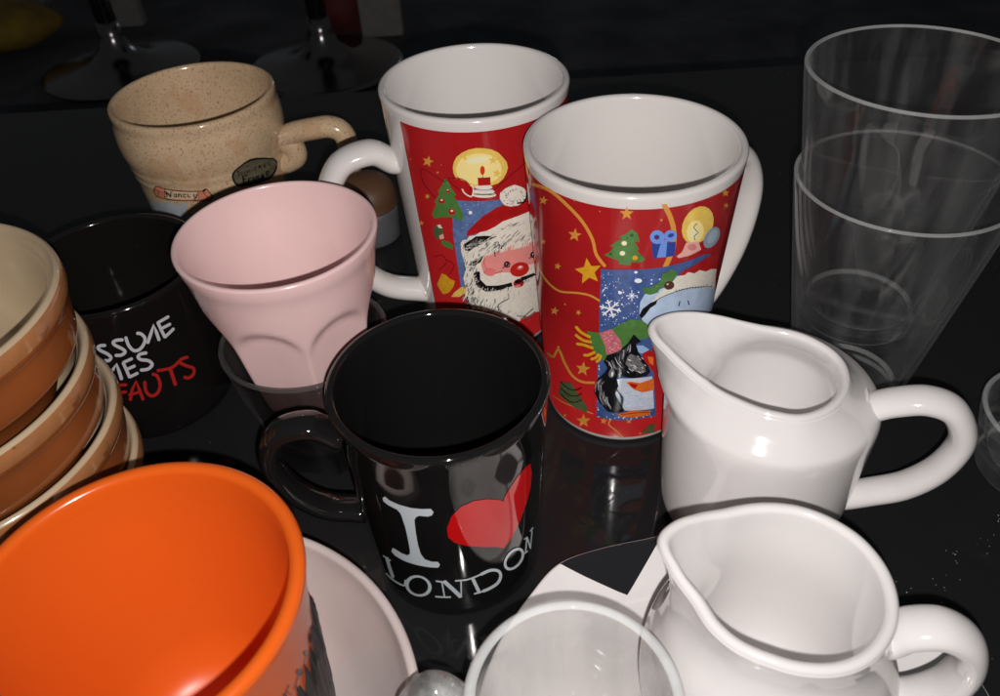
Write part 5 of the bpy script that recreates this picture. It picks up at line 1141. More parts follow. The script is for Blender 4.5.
ink -8663,2356 -29,-8 -6,-23 -14,-29 -33,-31 -31,-25 -6,-9 16,6 39,23 44,31 25,32 16,23
greyf -8915,2268 -30,-6 -8,-19 -17,-23 -37,-26 -34,-21 -8,-8 17,5 41,19 47,24 29,26 18,19
greyf -8797,2211 -17,-1 -28,-22 -43,-27 -62,-29 -54,-23 -7,-5 11,2 57,22 67,27 48,28 33,20
greyf -8662,2282 -28,-7 -8,-27 -18,-33 -37,-36 -33,-28 -5,-9 15,6 41,27 47,35 28,36 18,26
greyf -8627,2279 -27,-4 -20,-25 -32,-31 -51,-33 -45,-26 -8,-8 16,4 52,24 59,32 42,32 28,24
greyf -9055,2592 -19,-2 -25,-20 -39,-25 -58,-27 -51,-22 -7,-6 12,3 54,20 64,26 45,25 30,20
ink -9003,2430 -30,-1 -28,-22 -44,-27 -63,-29 -54,-24 -12,-8 18,4 60,21 71,27 53,26 36,20
fur -8819,2438 -32,-3 -28,-25 -44,-31 -64,-34 -54,-27 -11,-8 19,4 61,24 72,32 53,31 38,23
ink -8989,2507 -24,-4 -25,-32 -40,-40 -59,-42 -51,-34 -6,-7 13,5 57,32 67,41 47,41 33,31
ink -8726,2011 -20,-1 -29,-21 -43,-28 -64,-29 -55,-23 -7,-5 11,2 59,22 69,27 50,27 34,20
ink -9131,2450 -22,-3 -20,-20 -33,-26 -52,-28 -46,-23 -8,-6 13,4 51,20 59,27 40,27 27,19
greyf -8775,2481 -14,0 -31,-17 -46,-23 -64,-23 -56,-19 -6,-4 9,1 58,18 68,22 50,22 34,16
greyf -8794,2389 -26,-1 -41,-32 -60,-40 -79,-43 -67,-34 -9,-7 16,4 72,32 86,40 68,40 48,30
greyf -8848,2038 -24,-7 -5,-23 -12,-30 -32,-31 -30,-25 -5,-8 14,6 37,24 41,31 22,31 13,24
ink -8699,2257 -27,-3 -32,-32 -47,-42 -67,-42 -57,-34 -7,-8 15,5 64,32 74,41 56,41 39,31
fur -8850,2402 -29,-1 -41,-31 -58,-39 -79,-41 -66,-33 -10,-8 18,4 72,30 86,39 68,39 48,29
ink -8651,2254 -18,-5 -5,-18 -12,-23 -31,-25 -29,-20 -4,-5 11,3 34,19 37,24 20,25 10,19
greyf -8697,2173 -18,-1 -26,-22 -40,-28 -60,-30 -51,-23 -6,-5 10,2 56,22 64,28 46,28 31,22
fur -9023,2338 -30,-5 -17,-25 -29,-31 -49,-33 -43,-27 -8,-9 17,5 50,25 58,33 40,32 26,24
ink -8583,2088 -17,2 -39,-18 -57,-23 -76,-24 -64,-20 -9,-4 11,1 68,17 79,23 62,21 42,17
greyf -9071,2449 -27,-4 -28,-29 -43,-36 -62,-39 -54,-31 -8,-8 15,5 60,29 71,37 52,37 35,28
greyf -8293,1891 -20,-4 -9,-19 -18,-24 -37,-24 -34,-21 -6,-6 12,4 39,18 44,24 26,25 16,20
greyf -7639,1541 -20,-4 -6,-27 -15,-33 -34,-33 -31,-27 -3,-6 10,4 37,25 42,33 22,34 13,26
fur -7708,1702 -26,-7 2,-18 -4,-23 -23,-23 -23,-18 -5,-9 15,5 31,17 33,23 15,25 8,19
fur -8238,2040 -12,-1 -21,-23 -33,-30 -52,-30 -46,-23 -3,-4 7,2 48,23 56,29 37,29 25,23
greyf -8080,1825 -28,-8 0,-20 -6,-25 -26,-25 -24,-21 -6,-10 16,6 33,19 37,26 18,27 9,21
greyf -7682,1852 -23,-3 -11,-24 -21,-31 -40,-31 -36,-24 -5,-7 12,4 42,22 48,30 30,31 19,24
greyf -7810,1645 -13,-2 -24,-33 -39,-44 -58,-43 -49,-34 -3,-3 7,2 53,33 62,42 43,43 28,34
greyf -8625,1948 -16,-1 -24,-19 -38,-24 -57,-26 -50,-20 -6,-5 9,2 53,19 62,24 44,25 29,18
fur -8108,2179 -15,-4 -7,-25 -15,-31 -34,-32 -31,-26 -3,-4 8,3 35,24 40,32 21,32 12,25
greyf -8360,2035 -25,-4 -24,-35 -38,-45 -58,-46 -50,-36 -5,-8 13,5 57,35 65,45 46,45 32,34
fur -8399,1823 -14,-4 -4,-20 -13,-27 -31,-27 -30,-22 -3,-4 8,2 33,21 37,28 18,27 9,22
greyf -7552,1626 -30,-3 -27,-33 -41,-42 -62,-43 -52,-33 -7,-9 17,5 60,30 70,41 52,42 36,31
greyf -7621,1599 -23,-7 1,-20 -5,-26 -24,-26 -23,-21 -4,-8 13,5 31,19 34,26 14,28 7,21
greyf -8627,2032 -30,-4 -25,-30 -38,-37 -58,-39 -51,-31 -8,-9 17,5 58,29 68,37 48,38 34,29
fur -8073,1730 -27,-4 -17,-30 -30,-39 -49,-39 -43,-31 -5,-8 14,5 50,29 58,38 39,39 26,30
greyf -8024,1965 -19,-5 -5,-35 -14,-45 -32,-44 -30,-36 -1,-6 9,5 36,34 40,45 21,45 12,35
greyf -8555,2056 -24,-2 -30,-27 -44,-35 -65,-36 -55,-29 -8,-7 14,3 61,27 71,35 53,35 37,26
greyf -7931,1562 -22,0 -28,-25 -43,-31 -63,-31 -54,-25 -7,-6 12,3 59,22 69,30 50,31 35,23
fur -7955,1713 -13,-1 -23,-25 -35,-30 -55,-31 -48,-25 -4,-3 8,1 51,24 59,30 40,30 27,24
fur -8171,1739 -33,-4 -21,-26 -34,-33 -54,-34 -47,-28 -9,-9 19,5 54,24 64,33 46,33 31,25
fur -8025,1723 -30,-4 -21,-27 -33,-34 -53,-36 -47,-28 -7,-9 17,5 53,26 63,33 44,35 29,26
greyf -8223,1951 -32,-4 -16,-21 -27,-28 -47,-28 -42,-23 -10,-9 19,4 49,20 57,27 39,28 26,21
fur -7694,1736 -19,-4 -13,-33 -23,-42 -42,-43 -37,-33 -3,-6 10,4 43,32 49,42 31,42 19,33
greyf -8242,1778 -15,-2 -27,-31 -40,-41 -60,-41 -51,-32 -4,-5 9,3 55,31 64,40 46,41 31,31
greyf -7776,1797 -15,-3 -6,-22 -14,-27 -33,-27 -30,-22 -3,-5 8,3 35,20 38,28 20,28 11,22
greyf -8340,2106 -18,0 -27,-22 -40,-27 -60,-29 -52,-22 -6,-5 10,2 56,21 65,27 46,27 32,20
greyf -8281,1934 -23,-7 -5,-30 -12,-38 -32,-40 -29,-31 -2,-8 12,6 36,30 41,39 21,40 13,31
fur -8364,2070 -27,-6 -8,-20 -16,-26 -36,-27 -32,-22 -7,-9 16,5 40,20 45,27 27,27 17,21
greyf -7891,1843 -21,-4 -8,-27 -18,-34 -36,-34 -33,-28 -4,-6 11,4 39,26 44,34 25,35 15,27
greyf -8697,2014 -18,-2 -31,-33 -46,-42 -66,-43 -57,-35 -4,-5 10,3 60,34 72,42 52,42 36,32
fur -7618,1696 -19,-3 -12,-32 -22,-40 -41,-40 -36,-31 -3,-6 10,4 43,30 47,39 29,40 18,32
greyf -8289,2221 -15,-1 -31,-32 -46,-41 -65,-41 -56,-33 -4,-4 9,3 59,31 69,41 51,40 36,31
greyf -7822,1633 -22,-1 -27,-27 -40,-35 -60,-34 -52,-27 -6,-6 12,3 57,25 67,33 48,33 33,26
fur -8402,1770 -30,-7 -13,-37 -24,-46 -44,-48 -38,-38 -4,-10 15,8 48,36 54,47 35,48 22,36
greyf -8137,1979 -14,-1 -22,-27 -35,-34 -53,-35 -46,-27 -4,-4 8,2 50,26 58,34 40,34 26,26
greyf -7987,1629 -12,0 -27,-24 -41,-31 -60,-30 -53,-25 -3,-3 7,2 55,23 64,29 45,31 31,23
fur -8032,1945 -23,-5 -5,-18 -13,-22 -32,-23 -30,-19 -6,-7 13,4 36,16 41,23 22,24 13,18
fur -7978,1533 -21,-3 -17,-28 -27,-35 -47,-35 -42,-28 -4,-7 12,4 47,26 54,35 35,35 23,28
greyf -8271,1652 -16,-1 -33,-31 -49,-39 -68,-40 -59,-32 -4,-4 9,2 63,30 73,39 54,39 37,30
greyf -7580,1768 -24,-4 -7,-19 -14,-24 -34,-24 -32,-19 -6,-8 14,4 38,17 43,23 24,25 15,19
snow -5544,4150 21,-9 86,0 107,0 89,2 65,3 12,2 -17,3 -67,0 -91,2 -109,3 -88,3
fur -6577,4107 12,-4 67,12 81,16 64,17 45,13 4,3 -8,0 -47,-12 -66,-15 -82,-14 -68,-10
greyf -6166,4109 24,-10 70,6 86,8 68,9 48,8 13,5 -19,1 -52,-4 -71,-5 -87,-4 -73,-2
fur -6405,4079 18,-4 54,15 66,19 49,21 32,17 4,5 -10,-2 -37,-15 -51,-18 -68,-17 -58,-12
fur -5285,4040 12,-5 61,2 74,3 55,6 37,5 5,2 -9,0 -39,-3 -56,-4 -75,-1 -62,0
snow -5907,4032 23,-10 80,2 98,3 81,6 57,5 14,3 -19,2 -61,-1 -82,-1 -100,1 -82,1
greyf -6133,4039 10,-5 82,4 101,5 84,7 60,6 6,1 -8,1 -62,-4 -85,-5 -101,-3 -83,-2
greyf -6598,4108 13,-4 81,13 99,16 83,18 60,15 5,2 -9,0 -62,-12 -85,-16 -101,-14 -82,-11
snow -5357,4067 26,-10 54,3 66,4 46,7 29,6 10,5 -18,0 -34,-2 -49,-3 -66,0 -58,1
snow -6242,4028 20,-9 83,7 103,9 86,11 62,9 10,3 -15,1 -66,-5 -88,-7 -104,-5 -85,-4
fur -6466,4050 16,-7 67,4 81,6 64,7 45,7 9,3 -13,0 -47,-3 -66,-4 -81,-3 -68,-2
fur -5793,4061 22,-11 75,1 91,0 74,3 53,3 14,2 -19,3 -55,1 -76,2 -93,3 -76,4
snow -6637,4015 16,-8 72,3 89,4 73,5 52,4 10,3 -13,1 -54,-1 -73,-2 -90,-1 -74,0
greyf -6856,4022 16,-4 56,16 67,20 51,22 34,17 4,4 -9,-1 -38,-16 -53,-19 -69,-18 -59,-13
greyf -6357,4102 18,-7 82,8 100,11 84,13 60,10 9,3 -13,1 -64,-7 -85,-10 -102,-8 -84,-5
fur -6718,4049 28,-5 49,18 58,23 42,24 26,19 5,8 -15,-4 -33,-16 -46,-20 -63,-19 -53,-14
greyf -6901,4058 17,-8 47,6 56,7 40,8 25,7 9,4 -13,0 -29,-4 -40,-5 -57,-3 -48,-3
greyf -6478,4101 9,-4 62,2 75,3 58,5 40,4 6,1 -8,1 -41,-2 -59,-3 -75,-1 -63,-1
fur -6267,4100 11,-6 66,0 80,-1 64,1 44,2 8,2 -9,1 -46,1 -64,1 -81,2 -66,3
snow -5300,4014 13,-4 64,4 78,7 59,9 41,8 4,2 -8,0 -43,-6 -61,-7 -79,-5 -66,-2
fur -6128,4065 23,-12 64,2 78,1 61,4 42,4 15,3 -20,3 -44,0 -63,1 -78,2 -66,3
snow -5992,4015 24,-8 78,12 96,14 79,17 56,13 9,5 -16,0 -61,-10 -82,-13 -99,-11 -81,-8
greyf -6249,4081 25,-8 67,13 82,15 64,18 45,14 9,6 -17,-1 -49,-11 -68,-13 -85,-12 -70,-9
snow -7027,4050 19,-4 61,18 74,22 58,24 40,18 4,5 -10,-2 -44,-16 -61,-21 -76,-19 -64,-15
snow -5697,4089 18,-5 65,12 78,17 60,18 41,15 5,4 -11,0 -46,-13 -63,-16 -80,-13 -68,-10
snow -5619,4135 15,-6 70,4 86,6 68,8 48,7 7,2 -11,1 -50,-5 -70,-6 -87,-3 -72,-2
fur -6609,3750 -17,1 -24,-18 -37,-22 -54,-21 -46,-17 -6,-3 10,1 50,14 59,20 43,21 29,16
snow -6347,3692 -10,3 -50,-15 -70,-18 -87,-17 -72,-13 -4,-2 6,0 74,12 89,15 73,17 52,13
snow -7127,3620 -14,1 -27,-17 -41,-22 -57,-22 -49,-17 -6,-3 9,1 52,15 62,20 45,21 31,16
fur -6993,3650 -16,1 -29,-17 -44,-21 -61,-21 -52,-17 -6,-3 10,1 55,14 65,19 49,20 34,16
snow -7154,3573 -15,0 -26,-31 -39,-39 -56,-39 -48,-30 -3,-4 8,2 52,29 60,37 45,39 30,30
greyf -6855,3573 -17,2 -52,-31 -72,-38 -90,-38 -74,-30 -5,-4 9,1 78,28 94,36 78,37 56,29
snow -6300,3600 -17,1 -29,-25 -44,-32 -62,-30 -52,-23 -4,-4 9,1 57,22 66,28 49,31 35,23
fur -7111,3561 -13,-1 -23,-24 -36,-31 -53,-30 -46,-24 -3,-4 7,2 49,22 57,30 40,30 27,24
fur -6671,3566 -9,0 -27,-27 -41,-33 -58,-32 -50,-25 -2,-3 5,1 52,24 61,32 44,33 30,25
fur -7165,3682 -14,0 -36,-31 -53,-39 -69,-39 -59,-30 -3,-4 7,2 62,29 73,38 57,38 40,30
greyf -6429,3750 -13,2 -41,-17 -57,-23 -75,-20 -62,-17 -5,-2 8,0 64,15 78,19 62,21 43,16
fur -7265,3674 -16,1 -44,-27 -62,-35 -78,-35 -66,-27 -5,-4 9,1 69,26 84,33 66,33 48,26
snow -6539,3704 -10,1 -44,-23 -62,-28 -79,-27 -66,-21 -3,-2 6,0 68,20 81,26 65,28 46,21
snow -6972,3734 -15,1 -45,-29 -65,-38 -81,-37 -68,-29 -4,-4 8,2 71,27 86,36 69,36 49,28
greyf -6708,3609 -17,3 -51,-21 -70,-27 -88,-25 -72,-20 -6,-4 10,1 75,18 92,23 75,25 54,19
greyf -6733,3673 -10,1 -35,-24 -51,-30 -68,-29 -57,-22 -3,-3 6,1 59,21 71,29 54,29 37,23
snow -5417,3623 -13,2 -23,-15 -36,-18 -56,-15 -47,-12 -4,-3 7,1 51,10 59,14 41,17 27,14
snow -7271,3699 -9,0 -40,-25 -57,-32 -74,-32 -62,-25 -3,-2 6,1 63,24 77,31 60,31 42,25
fur -7481,3490 -15,3 -50,-18 -70,-23 -87,-23 -72,-19 -7,-3 10,0 74,17 90,21 74,21 54,17
snow -6093,3710 -17,1 -22,-19 -34,-23 -51,-21 -45,-17 -5,-4 10,1 48,15 57,20 40,22 26,17
greyf -7636,3546 -10,0 -30,-28 -43,-36 -61,-35 -52,-28 -2,-3 5,1 54,27 63,35 48,36 32,27
fur -7240,3725 -14,0 -26,-28 -39,-34 -56,-35 -48,-27 -3,-4 8,2 51,26 60,33 44,34 31,27
greyf -6786,3717 -12,0 -32,-28 -46,-37 -64,-35 -54,-28 -3,-3 7,1 57,27 67,34 51,36 35,28
greyf -6603,3624 -12,2 -50,-23 -70,-29 -88,-27 -72,-22 -4,-2 6,0 75,20 91,26 73,28 54,21
greyf -6302,3735 -14,2 -36,-15 -52,-19 -69,-18 -58,-14 -5,-2 8,0 61,12 73,16 56,17 39,14
snow -6548,3685 -13,2 -48,-25 -66,-31 -84,-31 -70,-24 -4,-3 8,1 72,22 87,29 71,31 51,23
greyf -7201,3520 -11,3 -51,-16 -70,-20 -87,-20 -72,-16 -5,-2 8,0 73,14 89,18 73,19 53,14
greyf -5698,3793 -12,1 -34,-19 -50,-24 -68,-22 -57,-17 -3,-2 6,0 60,16 71,21 54,23 37,18
fur -7027,3651 -12,1 -40,-21 -58,-27 -74,-25 -62,-21 -4,-2 7,0 64,19 78,25 60,25 44,20
snow -7458,3630 -13,0 -36,-23 -52,-30 -69,-30 -59,-24 -4,-3 8,1 60,22 73,29 56,29 40,23
snow -5727,3688 -18,1 -28,-20 -42,-26 -61,-23 -52,-18 -4,-4 9,1 56,16 66,22 49,24 33,19
fur -5397,3629 -16,2 -27,-20 -41,-24 -61,-22 -52,-17 -3,-3 8,0 56,15 65,21 47,23 31,18
fur -6486,3655 -15,2 -42,-21 -59,-27 -76,-25 -64,-20 -5,-3 9,0 67,18 80,24 64,25 46,20
fur -7120,3635 -15,2 -52,-23 -73,-30 -90,-28 -74,-23 -6,-4 9,1 77,21 93,27 77,28 56,22
greyf -6684,3683 -17,0 -35,-30 -51,-39 -67,-38 -57,-30 -4,-4 9,2 61,27 73,37 56,38 40,29
snow -6851,3747 -9,1 -38,-16 -53,-20 -71,-20 -59,-15 -4,-2 6,0 61,14 73,19 56,19 40,15
greyf -5236,3585 -20,4 -50,-20 -71,-24 -90,-22 -74,-16 -6,-4 11,0 78,15 96,19 77,22 55,17
greyf -7500,3623 -13,1 -48,-24 -68,-31 -84,-31 -70,-25 -5,-3 8,1 73,23 87,29 72,30 51,23
greyf -5613,3661 -12,2 -28,-19 -43,-23 -61,-21 -52,-15 -3,-3 6,1 55,14 65,20 47,22 31,17
greyf -7210,3738 -17,0 -35,-31 -50,-38 -68,-38 -57,-31 -4,-4 9,2 61,28 73,37 56,38 39,29
snow -6833,1529 -21,2 -23,-17 -37,-21 -56,-20 -50,-16 -7,-4 12,1 53,13 63,18 44,19 29,15
greyf -7322,1832 -13,-1 -11,-21 -22,-26 -41,-25 -36,-20 -3,-4 7,2 40,18 45,25 26,26 16,21
greyf -5101,1065 -15,0 -6,-26 -16,-31 -41,-28 -37,-21 -2,-3 8,1 42,19 46,27 22,31 12,25
snow -6111,1343 -12,0 -16,-22 -27,-28 -48,-25 -43,-19 -3,-3 7,1 46,18 52,24 32,27 19,22
snow -6907,1767 -20,0 -26,-22 -39,-28 -58,-26 -51,-21 -6,-5 12,2 55,18 64,25 46,27 32,20
greyf -5196,1027 -23,3 -13,-11 -23,-12 -49,-8 -44,-6 -8,-3 14,-1 48,3 56,6 33,10 20,9
greyf -5689,1367 -14,0 -12,-17 -23,-20 -46,-18 -40,-13 -4,-3 8,0 44,12 50,17 28,20 17,16
snow -6990,1798 -15,0 -24,-19 -37,-25 -57,-23 -50,-19 -4,-3 8,1 52,17 62,22 42,24 28,18
snow -6911,1640 -18,1 -26,-21 -41,-25 -61,-24 -52,-19 -5,-4 10,1 55,17 66,23 47,24 31,19
snow -7305,1880 -18,-4 -3,-25 -11,-33 -30,-32 -27,-25 -3,-6 10,4 33,23 37,32 18,33 9,26
snow -5842,1401 -19,2 -21,-16 -35,-18 -56,-16 -49,-13 -6,-3 11,0 53,10 62,14 41,17 27,14
greyf -6475,1548 -18,2 -25,-16 -39,-20 -58,-19 -51,-14 -7,-4 11,1 54,12 64,16 45,19 30,15
greyf -7144,1692 -15,-1 -11,-16 -22,-21 -40,-19 -37,-16 -5,-4 9,2 40,14 46,18 27,21 16,16
snow -6978,1767 -13,-5 8,-12 3,-13 -16,-14 -17,-11 -4,-5 10,2 22,10 23,14 4,17 -2,12
snow -6313,1575 -14,2 -30,-11 -45,-14 -66,-12 -56,-9 -5,-2 8,0 58,7 69,10 49,12 34,10
greyf -5561,1187 -9,-2 7,-13 1,-15 -21,-12 -22,-9 -3,-3 7,1 25,8 26,11 3,17 -3,13
snow -5893,1386 -17,1 -31,-19 -48,-25 -69,-22 -59,-17 -5,-4 10,1 62,15 74,20 53,23 37,19
snow -5752,1321 -18,1 -13,-13 -25,-16 -47,-13 -42,-10 -6,-3 11,0 46,8 52,11 32,15 19,12
snow -7344,1905 -19,-2 -16,-25 -28,-32 -48,-31 -41,-25 -4,-6 10,3 46,23 54,30 34,32 23,25
greyf -7477,1904 -16,-2 -16,-25 -27,-31 -46,-31 -41,-25 -3,-5 8,3 45,23 52,30 32,32 22,24
snow -6110,1515 -13,-3 5,-16 -1,-21 -22,-18 -22,-15 -3,-4 8,2 27,13 27,18 7,22 0,17
greyf -6109,1459 -16,2 -32,-20 -47,-24 -68,-23 -57,-17 -5,-3 9,0 61,16 73,20 52,23 36,18
greyf -7021,1799 -18,1 -27,-20 -41,-26 -61,-25 -52,-19 -6,-4 11,1 56,17 65,23 47,25 33,19
greyf -6602,1592 -12,-1 -10,-22 -18,-26 -39,-25 -35,-19 -3,-3 7,1 38,18 43,24 24,27 13,20
greyf -6634,1579 -12,-3 1,-28 -7,-36 -26,-35 -25,-27 -1,-4 6,3 29,26 31,34 11,37 4,28
snow -6229,1455 -16,-2 1,-28 -6,-35 -27,-32 -26,-26 -1,-5 8,3 31,24 33,32 12,35 5,28
snow -6668,1987 -11,-3 5,-30 -2,-37 -20,-36 -20,-29 0,-3 5,2 24,27 25,36 5,39 0,29
snow -5712,2068 -16,-1 -2,-16 -11,-18 -31,-16 -30,-12 -4,-4 9,1 34,11 38,14 17,19 8,15
greyf -5128,2082 -11,-3 12,-17 7,-21 -15,-18 -17,-13 -1,-4 7,2 23,12 21,17 -2,22 -7,18
snow -6214,2176 -11,-1 -8,-18 -18,-22 -37,-21 -34,-16 -3,-2 6,1 37,14 41,20 22,22 12,18
snow -5265,2084 -19,0 -7,-16 -17,-19 -40,-16 -36,-12 -5,-4 11,0 42,10 46,15 25,19 14,15
greyf -6430,2203 -15,0 -15,-16 -25,-19 -45,-18 -40,-14 -5,-3 9,1 43,12 50,16 31,19 20,15
greyf -6827,2050 -10,-1 -12,-31 -23,-40 -41,-38 -37,-30 -1,-3 5,2 40,29 45,37 26,40 16,31
snow -6603,2094 -15,-3 1,-29 -5,-35 -24,-34 -24,-27 -1,-5 7,3 29,26 30,34 11,36 4,28
greyf -6257,2082 -8,-2 7,-30 1,-38 -18,-36 -19,-27 0,-4 4,2 23,27 21,36 2,38 -3,31
snow -5327,2095 -16,-1 -4,-29 -14,-37 -36,-34 -33,-26 -1,-4 7,2 38,24 42,33 20,36 10,30
snow -4679,1944 -19,0 -1,-19 -10,-23 -35,-19 -33,-14 -3,-4 10,1 39,12 42,17 18,22 8,19
snow -5115,1944 -20,2 -18,-18 -31,-22 -54,-18 -47,-13 -5,-4 11,0 52,12 60,16 39,20 24,16
greyf -6604,2150 -11,-3 3,-27 -3,-35 -21,-34 -21,-26 -1,-4 6,3 25,25 26,33 7,36 1,28
greyf -6835,2005 -11,-3 7,-27 2,-33 -16,-32 -18,-26 0,-4 6,3 21,24 21,33 2,34 -2,27
snow -6954,2133 -18,-1 -19,-20 -31,-26 -50,-25 -44,-19 -5,-5 10,2 48,18 55,23 38,25 25,20
snow -5332,2157 -14,0 -11,-25 -23,-31 -45,-28 -39,-21 -2,-3 7,1 44,20 49,26 28,31 17,24
greyf -5943,2142 -13,-3 8,-33 4,-42 -17,-40 -18,-30 1,-5 6,3 23,29 22,40 2,42 -3,33
snow -5484,2069 -12,-1 -5,-17 -13,-22 -35,-19 -33,-14 -2,-3 6,1 37,13 39,18 19,21 9,18
greyf -8202,1844 -37,-2 -91,-81 16,-15 37,3 91,80
greyf -8666,2638 -33,-4 -141,-132 14,-13 34,4 140,132
greyf -8961,2406 -30,-12 -3,-97 30,-7 30,12 2,97
greyf -7787,1626 -19,0 -99,-75 7,-9 19,1 99,74
ink -8666,2572 -13,-4 -22,-106 11,-4 13,5 22,106
ink -7066,3509 -13,-2 -73,-120 9,-6 13,2 73,120
greyf -8874,1659 -37,-6 -122,-130 19,-14 38,6 120,130
fur -9062,1810 -20,-5 -49,-79 14,-7 20,5 48,79
ink -8675,2714 -20,-8 8,-100 21,-5 20,9 -9,99
fur -8549,3192 -20,-4 -66,-101 13,-7 20,4 66,101
fur -8352,3365 -14,-3 -65,-125 9,-5 13,3 66,125
greyf -8117,3453 -29,-2 -74,-72 14,-12 29,3 74,71
greyf -8056,2093 -15,0 -158,-118 5,-6 15,0 158,118
greyf -9079,3038 -21,-3 -118,-111 9,-8 22,3 117,111
ink -8817,3222 -24,-3 -95,-103 12,-9 25,3 95,103
fur -7754,1793 -15,-2 -81,-115 9,-7 16,3 81,115
ink -6994,3666 -28,-3 -79,-112 18,-12 27,3 79,112
fur -8922,3608 -24,-7 -44,-103 19,-7 25,7 43,103
ink -9041,2139 -30,-9 -63,-127 21,-9 30,9 63,127
greyf -7573,3545 -15,-1 -105,-101 7,-6 15,1 105,101
greyf -8565,3045 -20,-8 -4,-122 19,-5 20,7 4,122
greyf -8353,3019 -25,-8 -26,-142 22,-8 26,8 26,142
greyf -9427,1562 -26,-5 -179,-168 12,-9 26,5 178,168
greyf -8430,2619 -22,-3 -82,-109 13,-8 21,3 82,109
greyf -8606,3249 -29,-7 -60,-113 20,-10 30,7 59,113
fur -8671,3470 -17,0 -154,-99 4,-8 17,1 154,99
fur -8893,2813 -34,-4 -141,-116 13,-14 34,4 141,116
fur -8543,3766 -17,-1 -127,-89 6,-7 17,0 127,90
ink -7871,2060 -19,-3 -60,-77 12,-8 19,2 59,78
ink -8369,2972 -15,-5 -15,-103 14,-5 15,5 15,103
greyf -9126,1861 -20,-6 -56,-119 15,-6 21,6 54,119
greyf -7663,3787 -22,-1 -95,-86 10,-10 22,2 95,86
fur -7427,2037 -17,-6 15,-124 19,-6 18,6 -16,124
greyf -7291,3753 -14,-5 9,-70 15,-6 14,5 -9,71
greyf -7056,1618 -18,2 -140,-66 4,-8 17,-2 141,66
greyf -8921,3295 -22,-6 -67,-143 17,-7 22,6 66,143
greyf -7205,3691 -30,-1 -110,-98 14,-13 30,1 110,97
greyf -8133,3781 -20,-5 -42,-120 16,-7 21,5 41,120
greyf -8486,1610 -29,-10 -19,-114 26,-9 30,10 19,114
fur -8421,2506 -31,-3 -162,-147 13,-13 31,3 163,147
greyf -9084,2921 -32,-8 -41,-78 22,-9 32,8 41,77
fur -8749,1904 -28,-9 -37,-146 23,-8 29,9 36,146
ink -8910,2867 -16,-6 -10,-114 16,-5 16,7 9,114
greyf -7316,3492 -20,-7 14,-95 22,-7 20,7 -14,95
fur -8799,2324 -37,-4 -153,-122 13,-15 37,4 153,122
ink -6942,3627 -22,-8 24,-88 26,-8 22,8 -24,88
fur -7873,3799 -14,-2 -99,-121 7,-5 14,1 100,121
greyf -7398,1789 -25,-1 -167,-144 11,-11 24,1 168,144
greyf -7091,3756 -27,-7 -9,-110 26,-11 27,7 9,111
greyf -8398,3474 -22,-4 -92,-124 12,-8 22,4 93,123
fur -8548,2368 -29,-10 -17,-85 26,-8 29,9 16,85
fur -7754,3845 -20,-1 -124,-96 9,-9 20,0 124,96
greyf -8352,3145 -28,-2 -147,-128 11,-12 29,3 147,127
greyf -8913,3387 -13,-2 -142,-140 6,-5 14,2 141,140
greyf -7136,1648 -19,1 -146,-78 5,-9 19,-2 146,78
greyf -8523,3782 -30,-7 -42,-85 21,-10 30,7 42,85
ink -8495,2752 -13,-4 -53,-142 10,-5 14,4 53,142
greyf -8780,3716 -14,-3 -64,-96 9,-5 14,3 64,96
ink -8958,3065 -18,-4 -68,-104 11,-6 18,4 68,104
greyf -8617,3081 -34,-4 -138,-128 15,-14 35,4 137,128
fur -7952,1832 -20,-5 -52,-150 16,-8 21,5 51,151
fur -7793,3600 -29,2 -138,-66 5,-15 30,-2 137,66
ink -9288,1658 -34,-4 -113,-89 12,-14 35,5 113,89
greyf -8282,1919 -17,-7 10,-91 19,-5 17,7 -10,91
greyf -8424,3234 -28,-2 -136,-112 11,-12 28,2 136,112
ink -8119,3465 -10,-4 9,-73 11,-3 10,4 -9,73
greyf -8241,1810 -14,-5 11,-115 15,-4 13,5 -11,115
ink -7295,3492 -22,-7 4,-134 22,-8 22,7 -4,134
greyf -8220,1704 -16,-2 -139,-141 8,-7 16,2 139,141
greyf -8754,2481 -20,-8 -11,-140 19,-6 21,8 11,141
fur -9154,2154 -32,-5 -155,-156 16,-12 33,6 154,156
greyf -8554,3061 -18,-1 -141,-108 7,-8 18,1 141,109
fur -8134,3532 -23,-5 -44,-83 16,-9 24,5 43,83
fur -8069,1637 -31,-1 -147,-112 12,-14 32,1 146,112
ink -7759,1621 -16,-2 -75,-92 9,-7 17,2 74,92
greyf -8363,3810 -28,-5 -74,-102 17,-10 28,5 74,101
greyf -8548,2122 -34,-2 -121,-97 13,-15 34,3 120,97
fur -7513,1559 -36,-1 -131,-117 16,-15 36,1 131,116
greyf -7674,3757 -28,-7 -20,-70 24,-10 28,7 19,70
greyf -8227,1579 -21,-2 -96,-78 9,-9 22,1 95,78
fur -8369,3488 -17,-3 -90,-129 10,-6 17,3 90,129
ink -8920,3722 -14,-5 -17,-111 13,-4 14,5 16,111
greyf -8244,2405 -23,-2 -97,-96 11,-9 24,2 96,96
greyf -8951,1967 -25,-8 -30,-76 19,-8 25,8 30,76
ink -7250,1822 -24,-6 -19,-150 23,-10 24,7 18,150
ink -8879,2308 -24,-3 -103,-99 11,-10 24,4 103,99
fur -7836,1795 -26,-1 -125,-109 11,-12 27,2 125,109
greyf -7654,1538 -25,-7 -32,-155 22,-9 26,6 31,155
fur -7482,1713 -20,-1 -154,-145 10,-9 20,1 153,146
greyf -8255,3779 -11,-4 9,-108 12,-4 11,5 -9,108
greyf -8455,2090 -30,-9 -40,-145 25,-10 30,9 39,145
greyf -7421,2063 -31,-8 -18,-123 28,-11 32,8 17,123
greyf -5888,3894 -14,3 -255,-77 1,-6 14,-2 256,76
greyf -7137,3769 -12,2 -246,-94 1,-6 13,-2 246,94
